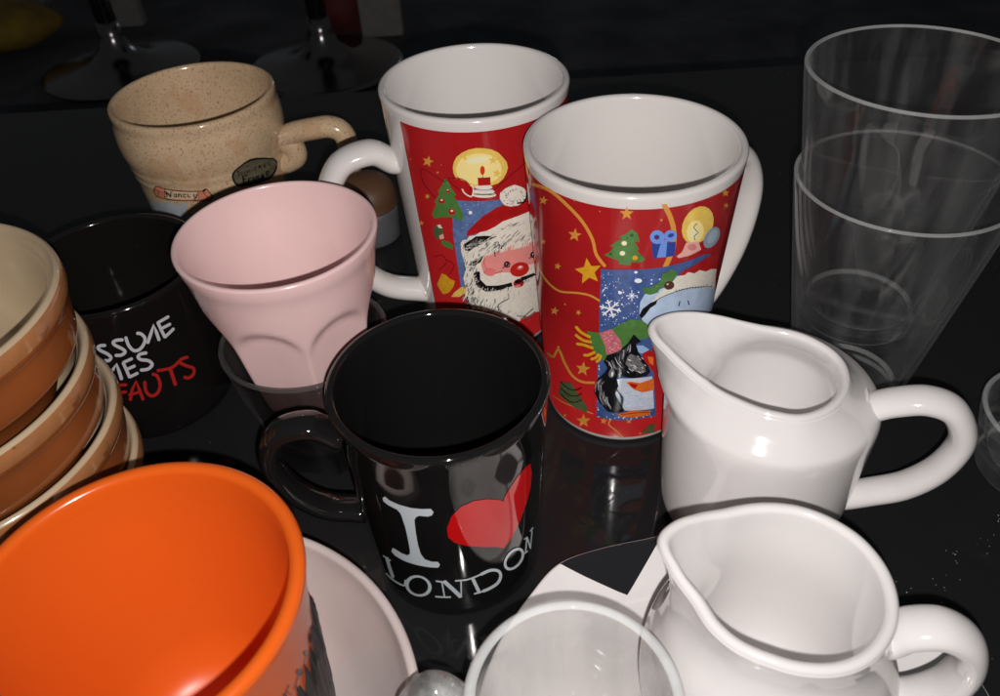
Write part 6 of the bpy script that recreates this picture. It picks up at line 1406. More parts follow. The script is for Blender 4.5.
greyf -5921,3727 -13,3 -258,-77 2,-6 13,-3 258,77
greyf -5578,3774 -15,3 -264,-72 2,-7 14,-2 265,72
greyf -7013,3693 -12,2 -247,-92 1,-7 12,-2 248,93
greyf -6698,3932 -12,2 -245,-87 2,-6 12,-2 245,87
greyf -7506,3759 -12,2 -247,-99 1,-6 12,-1 247,98
greyf -5021,3827 -15,3 -282,-63 3,-6 15,-4 282,63
greyf -5051,3757 -15,3 -282,-64 3,-6 14,-4 283,64
greyf -6703,3701 -13,2 -249,-88 2,-6 13,-2 248,88
greyf -7032,3700 -13,2 -247,-93 1,-6 13,-2 247,93
greyf -5988,3962 -13,3 -253,-78 2,-6 13,-2 253,77
greyf -6639,3703 -13,3 -249,-88 2,-6 12,-2 249,87
greyf -7556,3805 -13,2 -246,-99 1,-6 12,-2 247,99
greyf -6413,3914 -13,2 -247,-83 1,-7 13,-2 247,83
greyf -5606,3736 -14,3 -265,-72 2,-7 14,-3 265,73
greyf -6085,3930 -13,3 -251,-79 1,-6 13,-3 252,79
greyf -7814,3648 -12,2 -251,-104 1,-6 12,-1 251,103
greyf -6485,3767 -13,2 -249,-85 2,-6 12,-3 250,85
greyf -7590,3701 -13,1 -248,-100 1,-6 12,-1 249,100
greyf -6215,3845 -13,2 -251,-81 2,-6 13,-2 251,80
greyf -7116,3794 -12,2 -246,-93 2,-6 12,-2 245,93
greyf -5931,3733 -14,3 -257,-78 2,-6 13,-3 258,78
greyf -7901,3653 -12,2 -252,-105 1,-6 12,-2 252,105
greyf -7232,3646 -12,2 -248,-96 1,-6 13,-2 248,95
greyf -4791,3946 -16,4 -288,-59 2,-7 16,-3 289,59
greyf -6656,2169 -20,-11 45,-72 2,-74 -160,-31 -217,-33 -212,-61 -138,-81 110,-103 152,-81 33,1 6,16 -147,78 -100,85 120,64 203,57 216,33 181,38 5,91 -47,76
greyf -6142,1379 11,-17 208,-57 304,-42 365,61 303,67 -8,18 -43,11 -298,-68 -345,-60 -270,39 -197,54
greyf -5904,1235 29,-15 292,-12 358,-9 254,28 168,30 -8,18 -44,12 -162,-31 -239,-28 -345,9 -289,12
greyf -8760,2148 -20,-14 106,-142 96,-160 -29,-94 -54,-57 16,-13 34,5 57,62 30,103 -98,165 -107,142
rose2 -7311,2893 -35,-49 -88,-35 -122,-16 -132,5 -116,27 -76,43 -22,50 37,49 87,38 120,17 130,-6 115,-28 78,-44
ink -6479,3049 -21,-40 -53,-27 -75,-11 -81,7 -72,25 -47,37 -15,43 21,39 52,28 74,12 80,-8 72,-25 49,-38
face -6541,3045 -11,-19 -30,-14 -41,-5 -45,4 -40,13 -27,19 -9,22 12,19 29,14 41,5 45,-4 40,-13 27,-19
ink -6571,3053 -10,-17 -23,-13 -33,-5 -36,3 -32,12 -22,16 -6,20 9,17 23,13 33,5 36,-3 32,-12 22,-17
snow -6670,3096 -4,-6 -9,-4 -12,-2 -13,2 -12,3 -8,6 -3,6 4,6 8,4 13,2 13,-1 12,-4 8,-6
ink -6931,2971 23,-3 136,65 -5,11 -23,3 -137,-65
ink -4829,3074 -20,-37 -61,-22 -90,-3 -98,16 -88,33 -60,43 -22,44 20,37 57,24 86,4 97,-16 90,-34 64,-44
face -4904,3078 -11,-19 -34,-10 -50,-1 -54,10 -50,17 -34,22 -12,22 11,19 33,11 48,1 54,-9 50,-18 35,-22
ink -4942,3089 -9,-17 -27,-10 -39,-1 -44,7 -39,15 -27,19 -11,20 9,17 26,10 39,2 43,-7 40,-15 28,-20
snow -5066,3143 -4,-5 -10,-4 -14,0 -16,3 -15,5 -10,6 -4,7 4,6 9,3 15,0 16,-2 14,-5 11,-7
ink -5357,3044 27,-5 152,51 -8,12 -28,5 -151,-51
nose -5358,2832 26,-77 -49,-68 -119,-51 -172,-27 -200,-4 -203,22 -182,43 -140,60 -83,72 -17,76 48,69 109,56 157,34 188,7 199,-21 188,-47 153,-66
noseh -5703,2886 1,-29 -42,-24 -74,-14 -93,-2 -92,10 -73,20 -40,28 0,28 40,25 73,15 91,3 92,-11 75,-21
snow -5807,2901 0,-13 -18,-11 -33,-7 -42,-1 -41,5 -33,10 -19,12 0,14 18,11 33,7 41,1 41,-5 34,-10
hat -5668,2403 1,-58 -67,-44 -120,-23 -147,2 -145,27 -113,47 -61,57 2,58 64,46 114,26 142,-1 145,-28 118,-49
ink -5686,2487 -7,-30 -64,-24 -107,-15 -128,-3 -123,9 -94,20 -48,27 8,30 61,26 103,17 126,4 124,-10 98,-22
rose -5872,2332 -8,-20 -47,-15 -74,-8 -87,1 -83,9 -62,17 -29,20 8,20 45,16 73,8 86,0 84,-10 63,-17
""")
ART_LONDON = art("""
white -10709,3570 181,68 175,-63 450,-33 622,-18 484,10 417,21 101,-92 -96,-88 -190,-41 -420,-1 -168,-58 -112,-99 -69,-386 -30,-357 43,-277 149,-149 359,-53 296,14 92,-89 -124,-106 -326,-9 -844,-14 -760,-8 -535,22 -179,83 165,155 211,15 379,-39 309,8 181,76 59,133 44,328 17,352 -45,294 -36,126 -137,79 -462,41 -228,56
heart -4975,3255 -278,128 -585,159 -610,71 -606,-76 -457,-224 -277,-318 -16,-267 244,-170 535,-155 632,-132 965,-225 409,-169 476,154 645,323 503,342 318,316 61,331 -149,330 -396,42 -542,-52 -485,-155 -277,-127
white -11826,1468 -194,-118 -31,-318 49,-343 203,55 176,116 -50,338 19,307
white -12237,1363 -33,-41 365,55 305,19 91,39 26,37 -291,-10 -342,-43
white -12621,617 -95,-72 466,29 516,51 454,50 299,44 79,42 1,33 -278,-38 -418,-37 -458,-29 -395,0
white -10954,745 75,34 211,258 -34,12 -70,-31 -220,-262
white -9181,967 -88,-84 -123,-79 -152,-71 -176,-61 -192,-49 -199,-35 -197,-20 -184,-1 -158,17 -120,38 -74,59 -21,79 34,94 83,103 241,23 -63,-80 -28,-74 9,-63 46,-50 81,-34 108,-18 129,-2 143,13 147,28 144,40 133,50 118,59 97,66 72,69
white -10748,957 125,106 157,100 177,89 188,71 189,49 182,27 168,4 149,-19 123,-39 93,-57 60,-70 23,-79 -14,-85 -53,-87 -190,17 45,70 16,68 -12,63 -41,55 -66,43 -90,29 -110,14 -125,-4 -136,-22 -140,-40 -139,-54 -131,-68 -115,-77 -92,-81
white -8494,1331 -39,-22 -9,-510 40,-11 41,23 6,509
white -8828,1318 16,-28 547,-24 41,24 -16,29 -545,26
white -9042,752 20,-27 846,20 38,27 -21,29 -840,-18
white -8400,1348 -40,-82 374,-259 354,-280 131,8 38,82 -356,286 -373,265
white -7481,1315 -41,-14 -106,-547 35,-20 43,15 103,547
white -7805,1335 27,-26 629,-9 30,25 -29,28 -627,9
white -6890,1373 -64,-52 281,-540 111,-33 67,52 -290,546
white -7176,1325 35,-24 270,17 505,45 14,28 -41,25 -499,-45 -264,-18
white -6892,790 37,-27 549,2 21,28 -39,29 -546,-3
white -6460,1381 79,-44 100,9 144,11 153,5 132,-7 112,-21 112,-32 97,-37 68,-35 43,-33 30,-39 16,-43 0,-41 -18,-42 -39,-45 -57,-41 -70,-30 -92,-21 -118,-13 -126,-11 -117,-8 -110,-7 -110,-3 -98,-2 -69,-2 -32,-54 78,-51 69,1 101,2 119,2 120,6 124,8 136,10 134,14 117,24 93,38 71,49 50,56 25,59 -1,64 -29,70 -56,72 -87,68 -110,57 -126,48 -136,38 -140,26 -153,8 -163,-6 -144,-13 -99,-9
white -3750,1414 107,-87 70,-88 27,-82 -20,-71 -65,-58 -106,-41 -138,-26 -160,-10 -171,5 -173,19 -167,32 -152,43 -131,55 -106,64 120,36 78,-46 97,-39 113,-30 123,-21 129,-11 128,1 119,11 103,22 81,33 53,43 21,51 -11,58 -43,60 -71,60
white -4935,1169 -76,70 -45,75 -11,75 20,73 53,66 81,56 108,43 130,26 147,7 160,-13 165,-33 164,-52 154,-68 135,-80 -145,-17 -94,55 -110,47 -121,36 -124,22 -123,9 -115,-6 -103,-20 -87,-31 -67,-42 -45,-48 -21,-54 5,-55 30,-54 55,-51
white -3337,1590 -59,12 -92,-431 53,-38 60,-13 92,433
white -3672,1185 55,-28 449,-67 -5,23 -64,33 -439,61
white -3604,1653 54,-28 289,-43 -4,21 -60,31 -281,40
white -3336,1611 -56,-4 192,-245 184,-246 115,-61 75,-5 -203,257 -208,254
white -2925,1073 64,-18 114,519 -61,39 -64,17 -112,-519
white -3068,1686 68,-31 355,-36 -24,29 -79,36 -339,29
""")
ART_WORDS = art("""
lgrey -7003,3200 -16,49 -46,3 -67,5 -78,4 -73,-1 -68,-8 -67,-14 -70,-24 -62,-41 -15,-41 12,-32 26,-29 39,-29 57,-31 72,-32 70,-31 50,-29 34,-27 25,-25 12,-20 1,-7 -4,-3 -24,-11 -37,-13 -25,-7 -27,-1 -47,5 -51,7 -39,5 -104,-39 3,-53 38,-5 58,-7 72,-6 83,4 82,19 74,27 68,35 48,46 4,44 -19,36 -33,33 -41,33 -59,34 -72,33 -67,31 -48,26 -29,23 -18,20 -6,13 -3,-3 -13,-9 10,2 33,7 37,4 50,1 67,-3 66,-4 47,-4
lgrey -6080,3247 -18,49 -53,8 -79,11 -88,10 -84,4 -76,-4 -74,-10 -70,-18 -66,-32 -33,-43 4,-36 21,-32 35,-32 54,-34 71,-36 68,-35 49,-30 32,-26 23,-23 7,-12 6,6 -8,-2 -44,-12 -61,-12 -55,-7 -59,1 -75,7 -73,10 -52,6 -92,-39 15,-51 52,-5 77,-10 91,-8 91,-1 90,10 87,17 81,24 70,37 23,50 -17,38 -32,33 -40,32 -56,36 -71,37 -66,34 -45,28 -24,23 -13,17 -2,8 -6,-7 0,-1 31,7 47,7 50,3 63,-3 79,-9 77,-11 54,-7
lgrey -5937,3331 -86,-31 -11,-44 -17,-63 -13,-72 1,-66 17,-57 29,-55 43,-50 62,-41 82,-25 94,-10 97,0 98,11 100,23 100,32 92,36 77,37 61,37 48,41 34,43 15,47 -11,48 -30,46 -40,40 -43,34 -54,26 -59,17 -48,10 -29,6 -83,-30 17,-50 32,-7 40,-8 36,-10 26,-12 28,-23 30,-31 22,-31 5,-26 -8,-23 -21,-27 -34,-28 -45,-27 -62,-30 -78,-32 -82,-27 -70,-16 -64,-7 -64,0 -54,6 -41,12 -34,23 -31,37 -25,46 -14,46 -2,55 12,65 15,62 11,44
lgrey -5098,2938 99,-5 324,199 234,167 -83,-153 -22,-235 81,-37 87,26 19,237 -71,248 -368,-194 -322,-201
lgrey -4195,3398 -78,-29 25,-229 44,-238 91,-33 80,31 -47,237 -28,228
lgrey -4203,3355 66,-39 602,5 42,41 -72,42 -597,-7
lgrey -4196,3168 64,-41 545,-9 47,40 -70,44 -540,8
lgrey -4185,2902 84,-33 633,85 19,49 -90,35 -625,-87
lgrey -7385,2442 107,-6 228,138 -85,-193 -74,-230 86,-28 108,44 70,232 20,265 -446,-161
lgrey -6626,2664 -87,-42 -13,-231 -27,-229 86,-23 92,42 23,229 10,233
lgrey -6659,2634 53,-36 497,47 56,46 -52,38 -494,-47
lgrey -6700,2411 53,-36 506,48 58,47 -54,39 -502,-48
lgrey -6713,2174 57,-35 494,58 56,49 -58,37 -491,-58
lgrey -5258,2711 -35,50 -59,7 -86,9 -96,8 -88,1 -76,-9 -68,-17 -60,-24 -45,-37 -12,-41 14,-38 34,-35 55,-33 82,-27 97,-23 89,-22 61,-23 42,-27 34,-31 15,-25 1,-7 -16,-10 -54,-18 -72,-17 -69,-9 -81,1 -103,10 -101,13 -71,8 -85,-40 29,-52 71,-8 105,-12 121,-12 117,-1 108,14 101,22 90,32 66,46 11,57 -30,50 -49,46 -64,41 -87,33 -100,25 -89,22 -57,18 -28,17 -16,18 -5,13 -1,2 1,0 19,7 34,8 40,5 61,-1 85,-7 84,-9 59,-6
dered -7604,2003 17,-49 539,-30 93,41 -18,50 -532,32
dered -7978,1739 30,-46 702,20 89,47 -29,47 -692,-16
dered -7484,2042 -109,-32 -302,-389 63,-33 117,36 291,385
dered -7269,1447 120,18 354,295 312,207 -90,-239 -60,-318 87,-28 98,42 56,318 -13,319 -524,-256 -376,-308
dered -7204,1646 40,-40 668,28 70,44 -41,42 -662,-27
dered -6002,1971 -103,-23 -35,-51 -53,-76 -51,-86 -25,-80 9,-70 33,-64 55,-55 83,-42 111,-18 123,1 124,14 117,28 107,42 101,53 87,62 68,68 43,77 23,84 6,81 -12,71 -50,57 -74,39 -65,23 -39,15 -100,-22 -3,-58 42,-15 54,-19 43,-21 22,-26 7,-49 -5,-70 -21,-72 -34,-61 -52,-51 -70,-50 -80,-43 -75,-30 -77,-18 -86,-11 -78,0 -50,8 -38,20 -37,37 -25,48 -8,49 19,60 45,76 50,73 34,52
dered -4472,2056 -104,-30 -62,-504 99,-47 108,31 56,505
dered -5213,2133 35,-50 138,-18 203,-30 228,-30 212,-17 189,6 175,22 145,23 99,14 19,52 -94,36 -99,-15 -137,-23 -153,-19 -151,-6 -181,15 -215,29 -200,29 -138,18
dered -3216,2049 -63,59 -82,13 -120,20 -127,17 -111,6 -88,-12 -66,-26 -38,-42 9,-53 52,-51 77,-51 87,-50 87,-50 99,-50 108,-49 84,-42 37,-27 4,-21 -16,-31 -35,-29 -41,-21 -53,-12 -75,-7 -81,-1 -61,4 -48,12 -61,24 -61,29 -46,21 -110,-11 -1,-60 44,-20 69,-32 91,-35 109,-26 113,-9 113,1 111,10 95,21 73,34 54,46 27,56 -21,68 -85,66 -110,56 -109,49 -89,45 -82,47 -83,48 -63,40 -25,23 -1,5 6,5 18,6 29,4 68,-4 111,-15 116,-19 83,-14
""")
ART_NANCY = art("""
mist -23000,150 408,0 409,0 408,0 408,0 409,0 408,0 408,0 409,0 408,0 408,0 409,0 408,0 408,0 409,0 408,0 408,0 409,0 408,0 408,0 409,0 408,0 408,0 409,0 408,0 408,0 409,0 408,0 408,0 409,0 408,0 408,0 409,0 408,0 408,0 409,0 408,0 408,0 409,0 408,0 408,0 409,0 408,0 408,0 409,0 408,0 408,0 409,0 408,0 408,0 409,0 408,0 408,0 409,0 408,0 408,0 409,0 408,0 408,0 409,0 408,0 0,1786 -408,-75 -409,29 -408,39 -408,-82 -409,-142 -408,-41 -408,73 -409,37 -408,-60 -408,-30 -409,104 -408,137 -408,21 -409,-63 -408,4 -408,86 -409,18 -408,-117 -408,-120 -409,0 -408,48 -408,-46 -409,-104 -408,-5 -408,120 -409,94 -408,-21 -408,-27 -409,82 -408,114 -408,-9 -409,-114 -408,-59 -408,40 -409,5 -408,-113 -408,-114 -409,22 -408,98 -408,20 -409,-56 -408,19 -408,134 -409,104 -408,-33 -408,-73 -409,21 -408,65 -408,-40 -409,-144 -408,-86 -408,41 -409,43 -408,-61 -408,-70 -409,60 -408,142 -408,60 -409,-45 -408,-8
mist2 -13341,1496 1574,402 906,-8 875,263 805,-73 746,82 -423,-402 -1459,-326 -3003,-445
ink -10868,2368 393,233 284,71 624,-37 2341,-78 185,55 155,-24 191,-286 -251,-145 -395,61 -2717,-3 -735,12
scroll -10776,2380 347,203 227,59 602,-38 2355,-75 323,33 150,-253 -194,-117 -358,53 -2703,0 -662,17
scroll2 -9621,2585 2093,-56 -138,-238 -2342,-27
rust -10531,2553 -24,-18 138,-33 106,-48 -117,-81 -161,-78 6,-12 48,8 167,82 130,97 -104,60 -137,35
rust -7203,2528 -19,-13 25,-53 48,-75 89,-103 80,-88 27,-1 14,14 -80,87 -88,103 -46,74 -25,52
rust -9588,2613 -39,-10 -424,-353 19,-8 42,11 417,351
rust -7493,2536 -27,-8 -148,-238 17,-9 28,8 146,237
ink -9987,2288 36,-10 250,60 154,202 -186,-1 -57,-25 9,-19 133,21 -132,-174 -167,-28
ink -9621,2530 -57,-36 166,-167 74,6 49,33 -154,171
ink -9473,2323 47,13 197,196 113,17 29,21 -23,10 -174,-41 -212,-205
ink -9802,2410 20,-5 280,62 17,14 -18,5 -280,-62
ink -9154,2452 25,-17 141,29 -91,-113 34,-12 56,17 90,136 -214,-16
ink -9157,2417 -46,-16 -25,-64 165,15 35,21 -19,14 -117,-17 39,38
ink -8774,2497 -57,-17 -88,-124 36,-14 59,18 86,123
ink -8806,2464 17,-20 131,16 -80,-106 33,-13 53,16 79,128 -189,1
ink -8274,2461 -10,21 -192,0 -109,-127 194,-13 45,20 -10,21 -145,-2 63,73 119,-13
ink -8179,2475 -47,-16 -49,-111 168,-3 40,21 -17,20 -112,-11 51,87
ink -7798,2465 -47,-14 -50,-96 113,-25 45,16 -3,23 -75,5 47,77
ink -7617,2469 -48,-11 -90,-110 -177,-48 -17,-25 39,-9 210,61 107,124
ink -9941,2213 5,-8 1332,26 19,9 -4,9 -1326,-25
ink -8389,2241 4,-9 1018,-55 16,8 -4,9 -1015,55
ink -13321,1534 15,-14 -12,-152 0,-112 13,-61 -4,5 -20,17 9,43 3,110 3,159
ink -5304,2788 92,111 195,92 184,46 499,97 390,23 420,-41 867,-203 724,-184 320,-188 -25,-165 -271,-132 -388,-56 -394,-7 -655,49 -576,49 -765,86 -329,45 -235,165
tin -5195,2770 91,98 191,92 529,110 467,16 478,-55 766,-168 644,-160 219,-163 -52,-123 -249,-100 -368,-37 -314,-26 -640,45 -561,56 -661,71 -282,39 -203,142
ink -4857,2934 -25,-8 7,-153 26,-10 25,8 -8,152
ink -4870,2930 0,-15 136,-60 -1,-49 -125,-22 -4,-15 24,-8 142,29 2,76 -148,67
ink -4541,2828 -10,12 -110,16 -17,-86 129,-6 10,10 -16,11 -91,-5 14,60 73,-20
ink -4387,2838 -18,10 -90,-6 6,-71 117,-7 12,10 -17,11 -85,-2 2,46 64,-2
ink -4315,2831 15,-11 85,-3 2,-44 -69,7 1,49 -21,9 -19,-6 9,-63 131,-13 -5,72 -116,13
ink -4126,2737 22,5 7,89 51,-18 19,6 -11,13 -97,12 -11,-97
ink -3597,2821 -19,15 -114,9 -35,-102 138,-21 15,11 -22,14 -83,-2 31,82 71,-16
ink -3393,2833 -31,-4 -9,-110 31,-14 32,4 8,109
ink -3398,2761 33,-8 166,37 -5,15 -33,9 -165,-37
ink -3385,2763 3,-15 174,-69 31,1 -4,16 -174,69
ink -2794,2738 -24,16 -183,23 -3,-123 193,-32 17,10 -27,16 -132,9 4,99 136,-27
ink -2997,2715 21,-13 148,-20 15,9 -22,13 -148,19
ink -2578,2731 -30,-4 44,-119 195,-33 17,10 -31,17 -127,9 -32,106
ink -4599,2732 -56,-11 -54,-244 47,-25 59,11 53,243
ink -4632,2711 28,-23 273,-23 28,18 -30,24 -272,22
ink -4649,2605 25,-21 188,-18 27,16 -26,22 -187,18
ink -4302,2583 -48,-13 2,-113 48,-21 50,12 -2,113
ink -4317,2543 41,-16 153,20 7,22 -41,16 -153,-20
ink -4084,2549 38,-22 100,9 11,-113 46,-17 42,11 -29,134 -186,19
ink -3872,2483 -34,17 -159,-7 30,-72 147,-5 18,17 -32,17 -101,-3 -10,19 125,0
ink -3738,2540 -46,-11 6,-125 49,-20 49,10 -6,124
ink -3760,2504 44,-20 122,17 14,-103 49,-18 43,11 -44,131 -216,5
ink -3113,2467 -40,23 -216,12 1,-123 242,-24 26,19 -43,23 -156,1 8,71 150,-20
ink -2980,2413 50,-22 339,-9 -90,108 -242,-3 -25,-140 349,-46 32,17 -46,25 -259,20 41,91 115,3 44,-35 -289,12
foil -3899,2373 325,5 207,42 214,39 80,-92 -90,-41 178,-40 -61,-48 -504,74
""")
ART_ORANGE = art("""
soot -1118,3304 -40,-13 -68,19 -82,45 -78,63 -59,67 -30,60 2,42 35,16 61,-14 77,-42 80,-63 65,-72 38,-65
soot -461,3322 -39,-6 -67,23 -80,44 -75,57 -56,59 -30,50 3,33 33,9 58,-17 75,-41 78,-58 65,-64 36,-55
soot 157,3273 -67,-10 -87,16 -86,36 -70,50 -42,56 -10,52 24,39 53,18 76,-9 87,-36 80,-56 56,-64 16,-56
soot -1368,3443 -32,20 -220,-56 -154,-65 13,-23 28,-17 155,63 223,54
soot -697,3463 -33,18 -182,-131 21,-25 31,-17 186,129
soot -2259,3591 23,-19 133,-14 188,36 -8,21 -25,17 -184,-36 -127,12
soot -2102,3581 -9,-11 139,-222 26,-18 9,11 -141,224
soot -2158,3505 -13,-6 -22,5 -28,16 -28,23 -21,26 -12,24 0,16 12,7 22,-6 28,-15 27,-23 23,-26 12,-24
""")
# ------------------------------------------------------------------ setting
def table():
    bm = bmesh.new(); box(bm, -1.4, 1.4, -.5, .675, -.025, 0, .002)
    m = bpy.data.materials.new('black_gloss_table'); m.use_nodes = True; n = m.node_tree.nodes; L = m.node_tree.links
    b = n['Principled BSDF']; b.inputs['Base Color'].default_value = (.013, .013, .0138, 1); b.inputs['Roughness'].default_value = .055
    b.inputs['Specular IOR Level'].default_value = .28
    tc = n.new('ShaderNodeTexCoord')
    t = n.new('ShaderNodeTexNoise'); t.inputs['Scale'].default_value = 9; t.inputs['Detail'].default_value = 8; t.inputs['Roughness'].default_value = .7
    L.new(tc.outputs['Object'], t.inputs['Vector'])
    r = n.new('ShaderNodeMapRange'); r.inputs['From Min'].default_value = .4; r.inputs['From Max'].default_value = .75; r.inputs['To Min'].default_value = .035; r.inputs['To Max'].default_value = .2
    L.new(t.outputs['Fac'], r.inputs['Value']); L.new(r.outputs['Result'], b.inputs['Roughness'])
    # dust and dried water specks
    v = n.new('ShaderNodeTexVoronoi'); v.inputs['Scale'].default_value = 330; L.new(tc.outputs['Object'], v.inputs['Vector'])
    t2 = n.new('ShaderNodeTexNoise'); t2.inputs['Scale'].default_value = 11; t2.inputs['Detail'].default_value = 3; L.new(tc.outputs['Object'], t2.inputs['Vector'])
    r2 = n.new('ShaderNodeMapRange'); r2.inputs['From Min'].default_value = .5; r2.inputs['From Max'].default_value = .75; r2.inputs['To Min'].default_value = 0; r2.inputs['To Max'].default_value = .22
    L.new(t2.outputs['Fac'], r2.inputs['Value'])
    lt = n.new('ShaderNodeMath'); lt.operation = 'LESS_THAN'; L.new(v.outputs['Distance'], lt.inputs[0]); L.new(r2.outputs['Result'], lt.inputs[1])
    wn = n.new('ShaderNodeTexWhiteNoise'); L.new(v.outputs['Position'], wn.inputs['Vector'])
    g = n.new('ShaderNodeMath'); g.operation = 'GREATER_THAN'; g.inputs[1].default_value = .72; L.new(wn.outputs['Value'], g.inputs[0])
    mm = n.new('ShaderNodeMath'); mm.operation = 'MULTIPLY'; L.new(lt.outputs[0], mm.inputs[0]); L.new(g.outputs[0], mm.inputs[1])
    m3 = n.new('ShaderNodeMath'); m3.operation = 'MULTIPLY'; m3.inputs[1].default_value = .35; L.new(mm.outputs[0], m3.inputs[0])
    mx = n.new('ShaderNodeMix'); mx.data_type = 'RGBA'; mx.inputs[6].default_value = (.013, .013, .0138, 1); mx.inputs[7].default_value = (.5, .5, .5, 1)
    L.new(m3.outputs[0], mx.inputs['Factor']); L.new(mx.outputs[2], b.inputs['Base Color'])
    o = mesh_obj('table', bm, m); o['label'] = 'glossy black table top under all the cups and jugs'; o['category'] = 'table'
    return o
table()
# a few crumbs / droplets that catch the flash to the right of the jugs
def crumbs():
    bm = bmesh.new(); rnd = random.Random(4)
    for i in range(46):
        t = rnd.random(); x = .150+.085*t+rnd.gauss(0, .006); y = .168+.052*t+rnd.gauss(0, .006)
        if math.hypot(x-PL_C[0], y-PL_C[1]) < .096: continue
        r = rnd.choice([.00012, .00018, .00018, .00028])
        bmesh.ops.create_icosphere(bm, subdivisions=1, radius=r, matrix=Matrix.Translation((x, y, r*.5)) @ Matrix.Scale(.6, 4, (0, 0, 1)))
    o = mesh_obj('water_specks', bm, mat('dried_droplet', (.5, .5, .5, 1), .1), None, True)
    o['kind'] = 'stuff'; o['label'] = 'tiny dried water specks on the black table right of the jugs'; o['category'] = 'specks'
crumbs()
fm = bpy.data.materials.new('dark_carpet'); fm.use_nodes = True; n = fm.node_tree.nodes; L = fm.node_tree.links
b = n['Principled BSDF']; b.inputs['Roughness'].default_value = .95; tc = n.new('ShaderNodeTexCoord')
t = n.new('ShaderNodeTexNoise'); t.inputs['Scale'].default_value = 5; t.inputs['Detail'].default_value = 6; L.new(tc.outputs['Object'], t.inputs['Vector'])
cr = n.new('ShaderNodeValToRGB'); cr.color_ramp.elements[0].position = .35; cr.color_ramp.elements[0].color = (.018, .018, .021, 1)
cr.color_ramp.elements[1].position = .75; cr.color_ramp.elements[1].color = (.06, .06, .068, 1); L.new(t.outputs['Fac'], cr.inputs[0]); L.new(cr.outputs[0], b.inputs['Base Color'])
bm = bmesh.new(); box(bm, -6, 6, -1, 7, -.80, -.735); o = mesh_obj('floor', bm, fm); o['kind'] = 'structure'

# ------------------------------------------------------------------ room things beyond the table
chrome = mat('chrome', (.20, .19, .19, 1), .2, metal=1); dkp = mat('black_column', (.012, .011, .012, 1), .3)
def stool():
    t = thing('bar_stool', 'chrome based bar stool behind the beige mug, left of the two stools', 'bar stool', (-1.18, 2.70, -.735), 'bar stools on the dark floor beyond the table')
    prof = [(0, 0), (.235, 0), (.25, .004), (.25, .010), (.235, .016), (.16, .026), (.09, .045), (.05, .08), (.037, .12), (.034, .16), (0, .16)]
    revolve('base', prof, chrome, t, 64)
    revolve('column', [(0, .15), (.030, .15), (.030, .62), (0, .62)], dkp, t, 32)
    revolve('seat', [(0, .60), (.15, .60), (.19, .63), (.19, .67), (.16, .69), (0, .69)], mat('black_leather', (.015, .014, .014, 1), .4), t, 48)
    return t
s0 = stool(); copy_tree(s0, (-.50, 2.62, -.735), 'chrome based bar stool between the beige mug and back red mug, right one of two')
def post(x, y, wx, h, lab):
    bm = bmesh.new(); box(bm, x-wx/2, x+wx/2, y, y+.05, -.735, -.735+h, .004)
    o = mesh_obj('wooden_post', bm, mat('pale_painted_wood', (.17, .16, .15, 1), .5, noise=.15)); o['label'] = lab; o['category'] = 'post'; o['group'] = 'pale furniture posts in the dark background'
post(-1.31, 3.12, .15, .6, 'pale upright board in the dark behind the left stool base'); post(-.335, 2.86, .14, .6, 'pale upright board in the dark behind the right stool base')
def bag():
    t = thing('red_bag', 'small dark red bag lying on the floor beside the right pale post', 'bag', (-.48, 2.95, -.735))
    bm = bmesh.new(); box(bm, -.09, .09, -.05, .05, 0, .16, .02)
    for v in bm.verts: v.co.x *= 1-.25*v.co.z/.16
    mesh_obj('bag_body', bm, mat('dark_red_cloth', (.10, .014, .012, 1), .8, noise=.3, nscale=20), t, True)
    tube('strap', [(-.04, 0, .15), (-.03, 0, .20), (.03, 0, .20), (.04, 0, .15)], .006, .006, mat('dark_red_cloth', (.1, .014, .012, 1)), t, (0, 1, 0))
bag()
def toy():
    t = thing('plush_cushion', 'yellow cushion with a grey white patch lying at the top left corner', 'cushion', (-1.70, 2.98, -.735))
    def puff(nm, m, sx, sy, sz, loc, seed):
        bm = bmesh.new(); bmesh.ops.create_icosphere(bm, subdivisions=4, radius=1); r = random.Random(seed)
        for v in bm.verts:
            k = 1+.05*math.sin(v.co.x*7+seed)*math.sin(v.co.y*6)
            v.co = Vector((v.co.x*sx*k+loc[0], v.co.y*sy*k+loc[1], v.co.z*sz*k+loc[2]))
        return mesh_obj(nm, bm, m, t, True)
    puff('cushion_body', mat('yellow_plush', (.20, .125, .012, 1), .9, noise=.4, nscale=12), .23, .16, .075, (0, 0, .075), 1)
    puff('patch', mat('grey_plush', (.15, .15, .16, 1), .9, noise=.5, nscale=14, speck=[((.01, .01, .01, 1), 14, .6, .9)]), .14, .12, .09, (.02, .20, .13), 3)
toy()

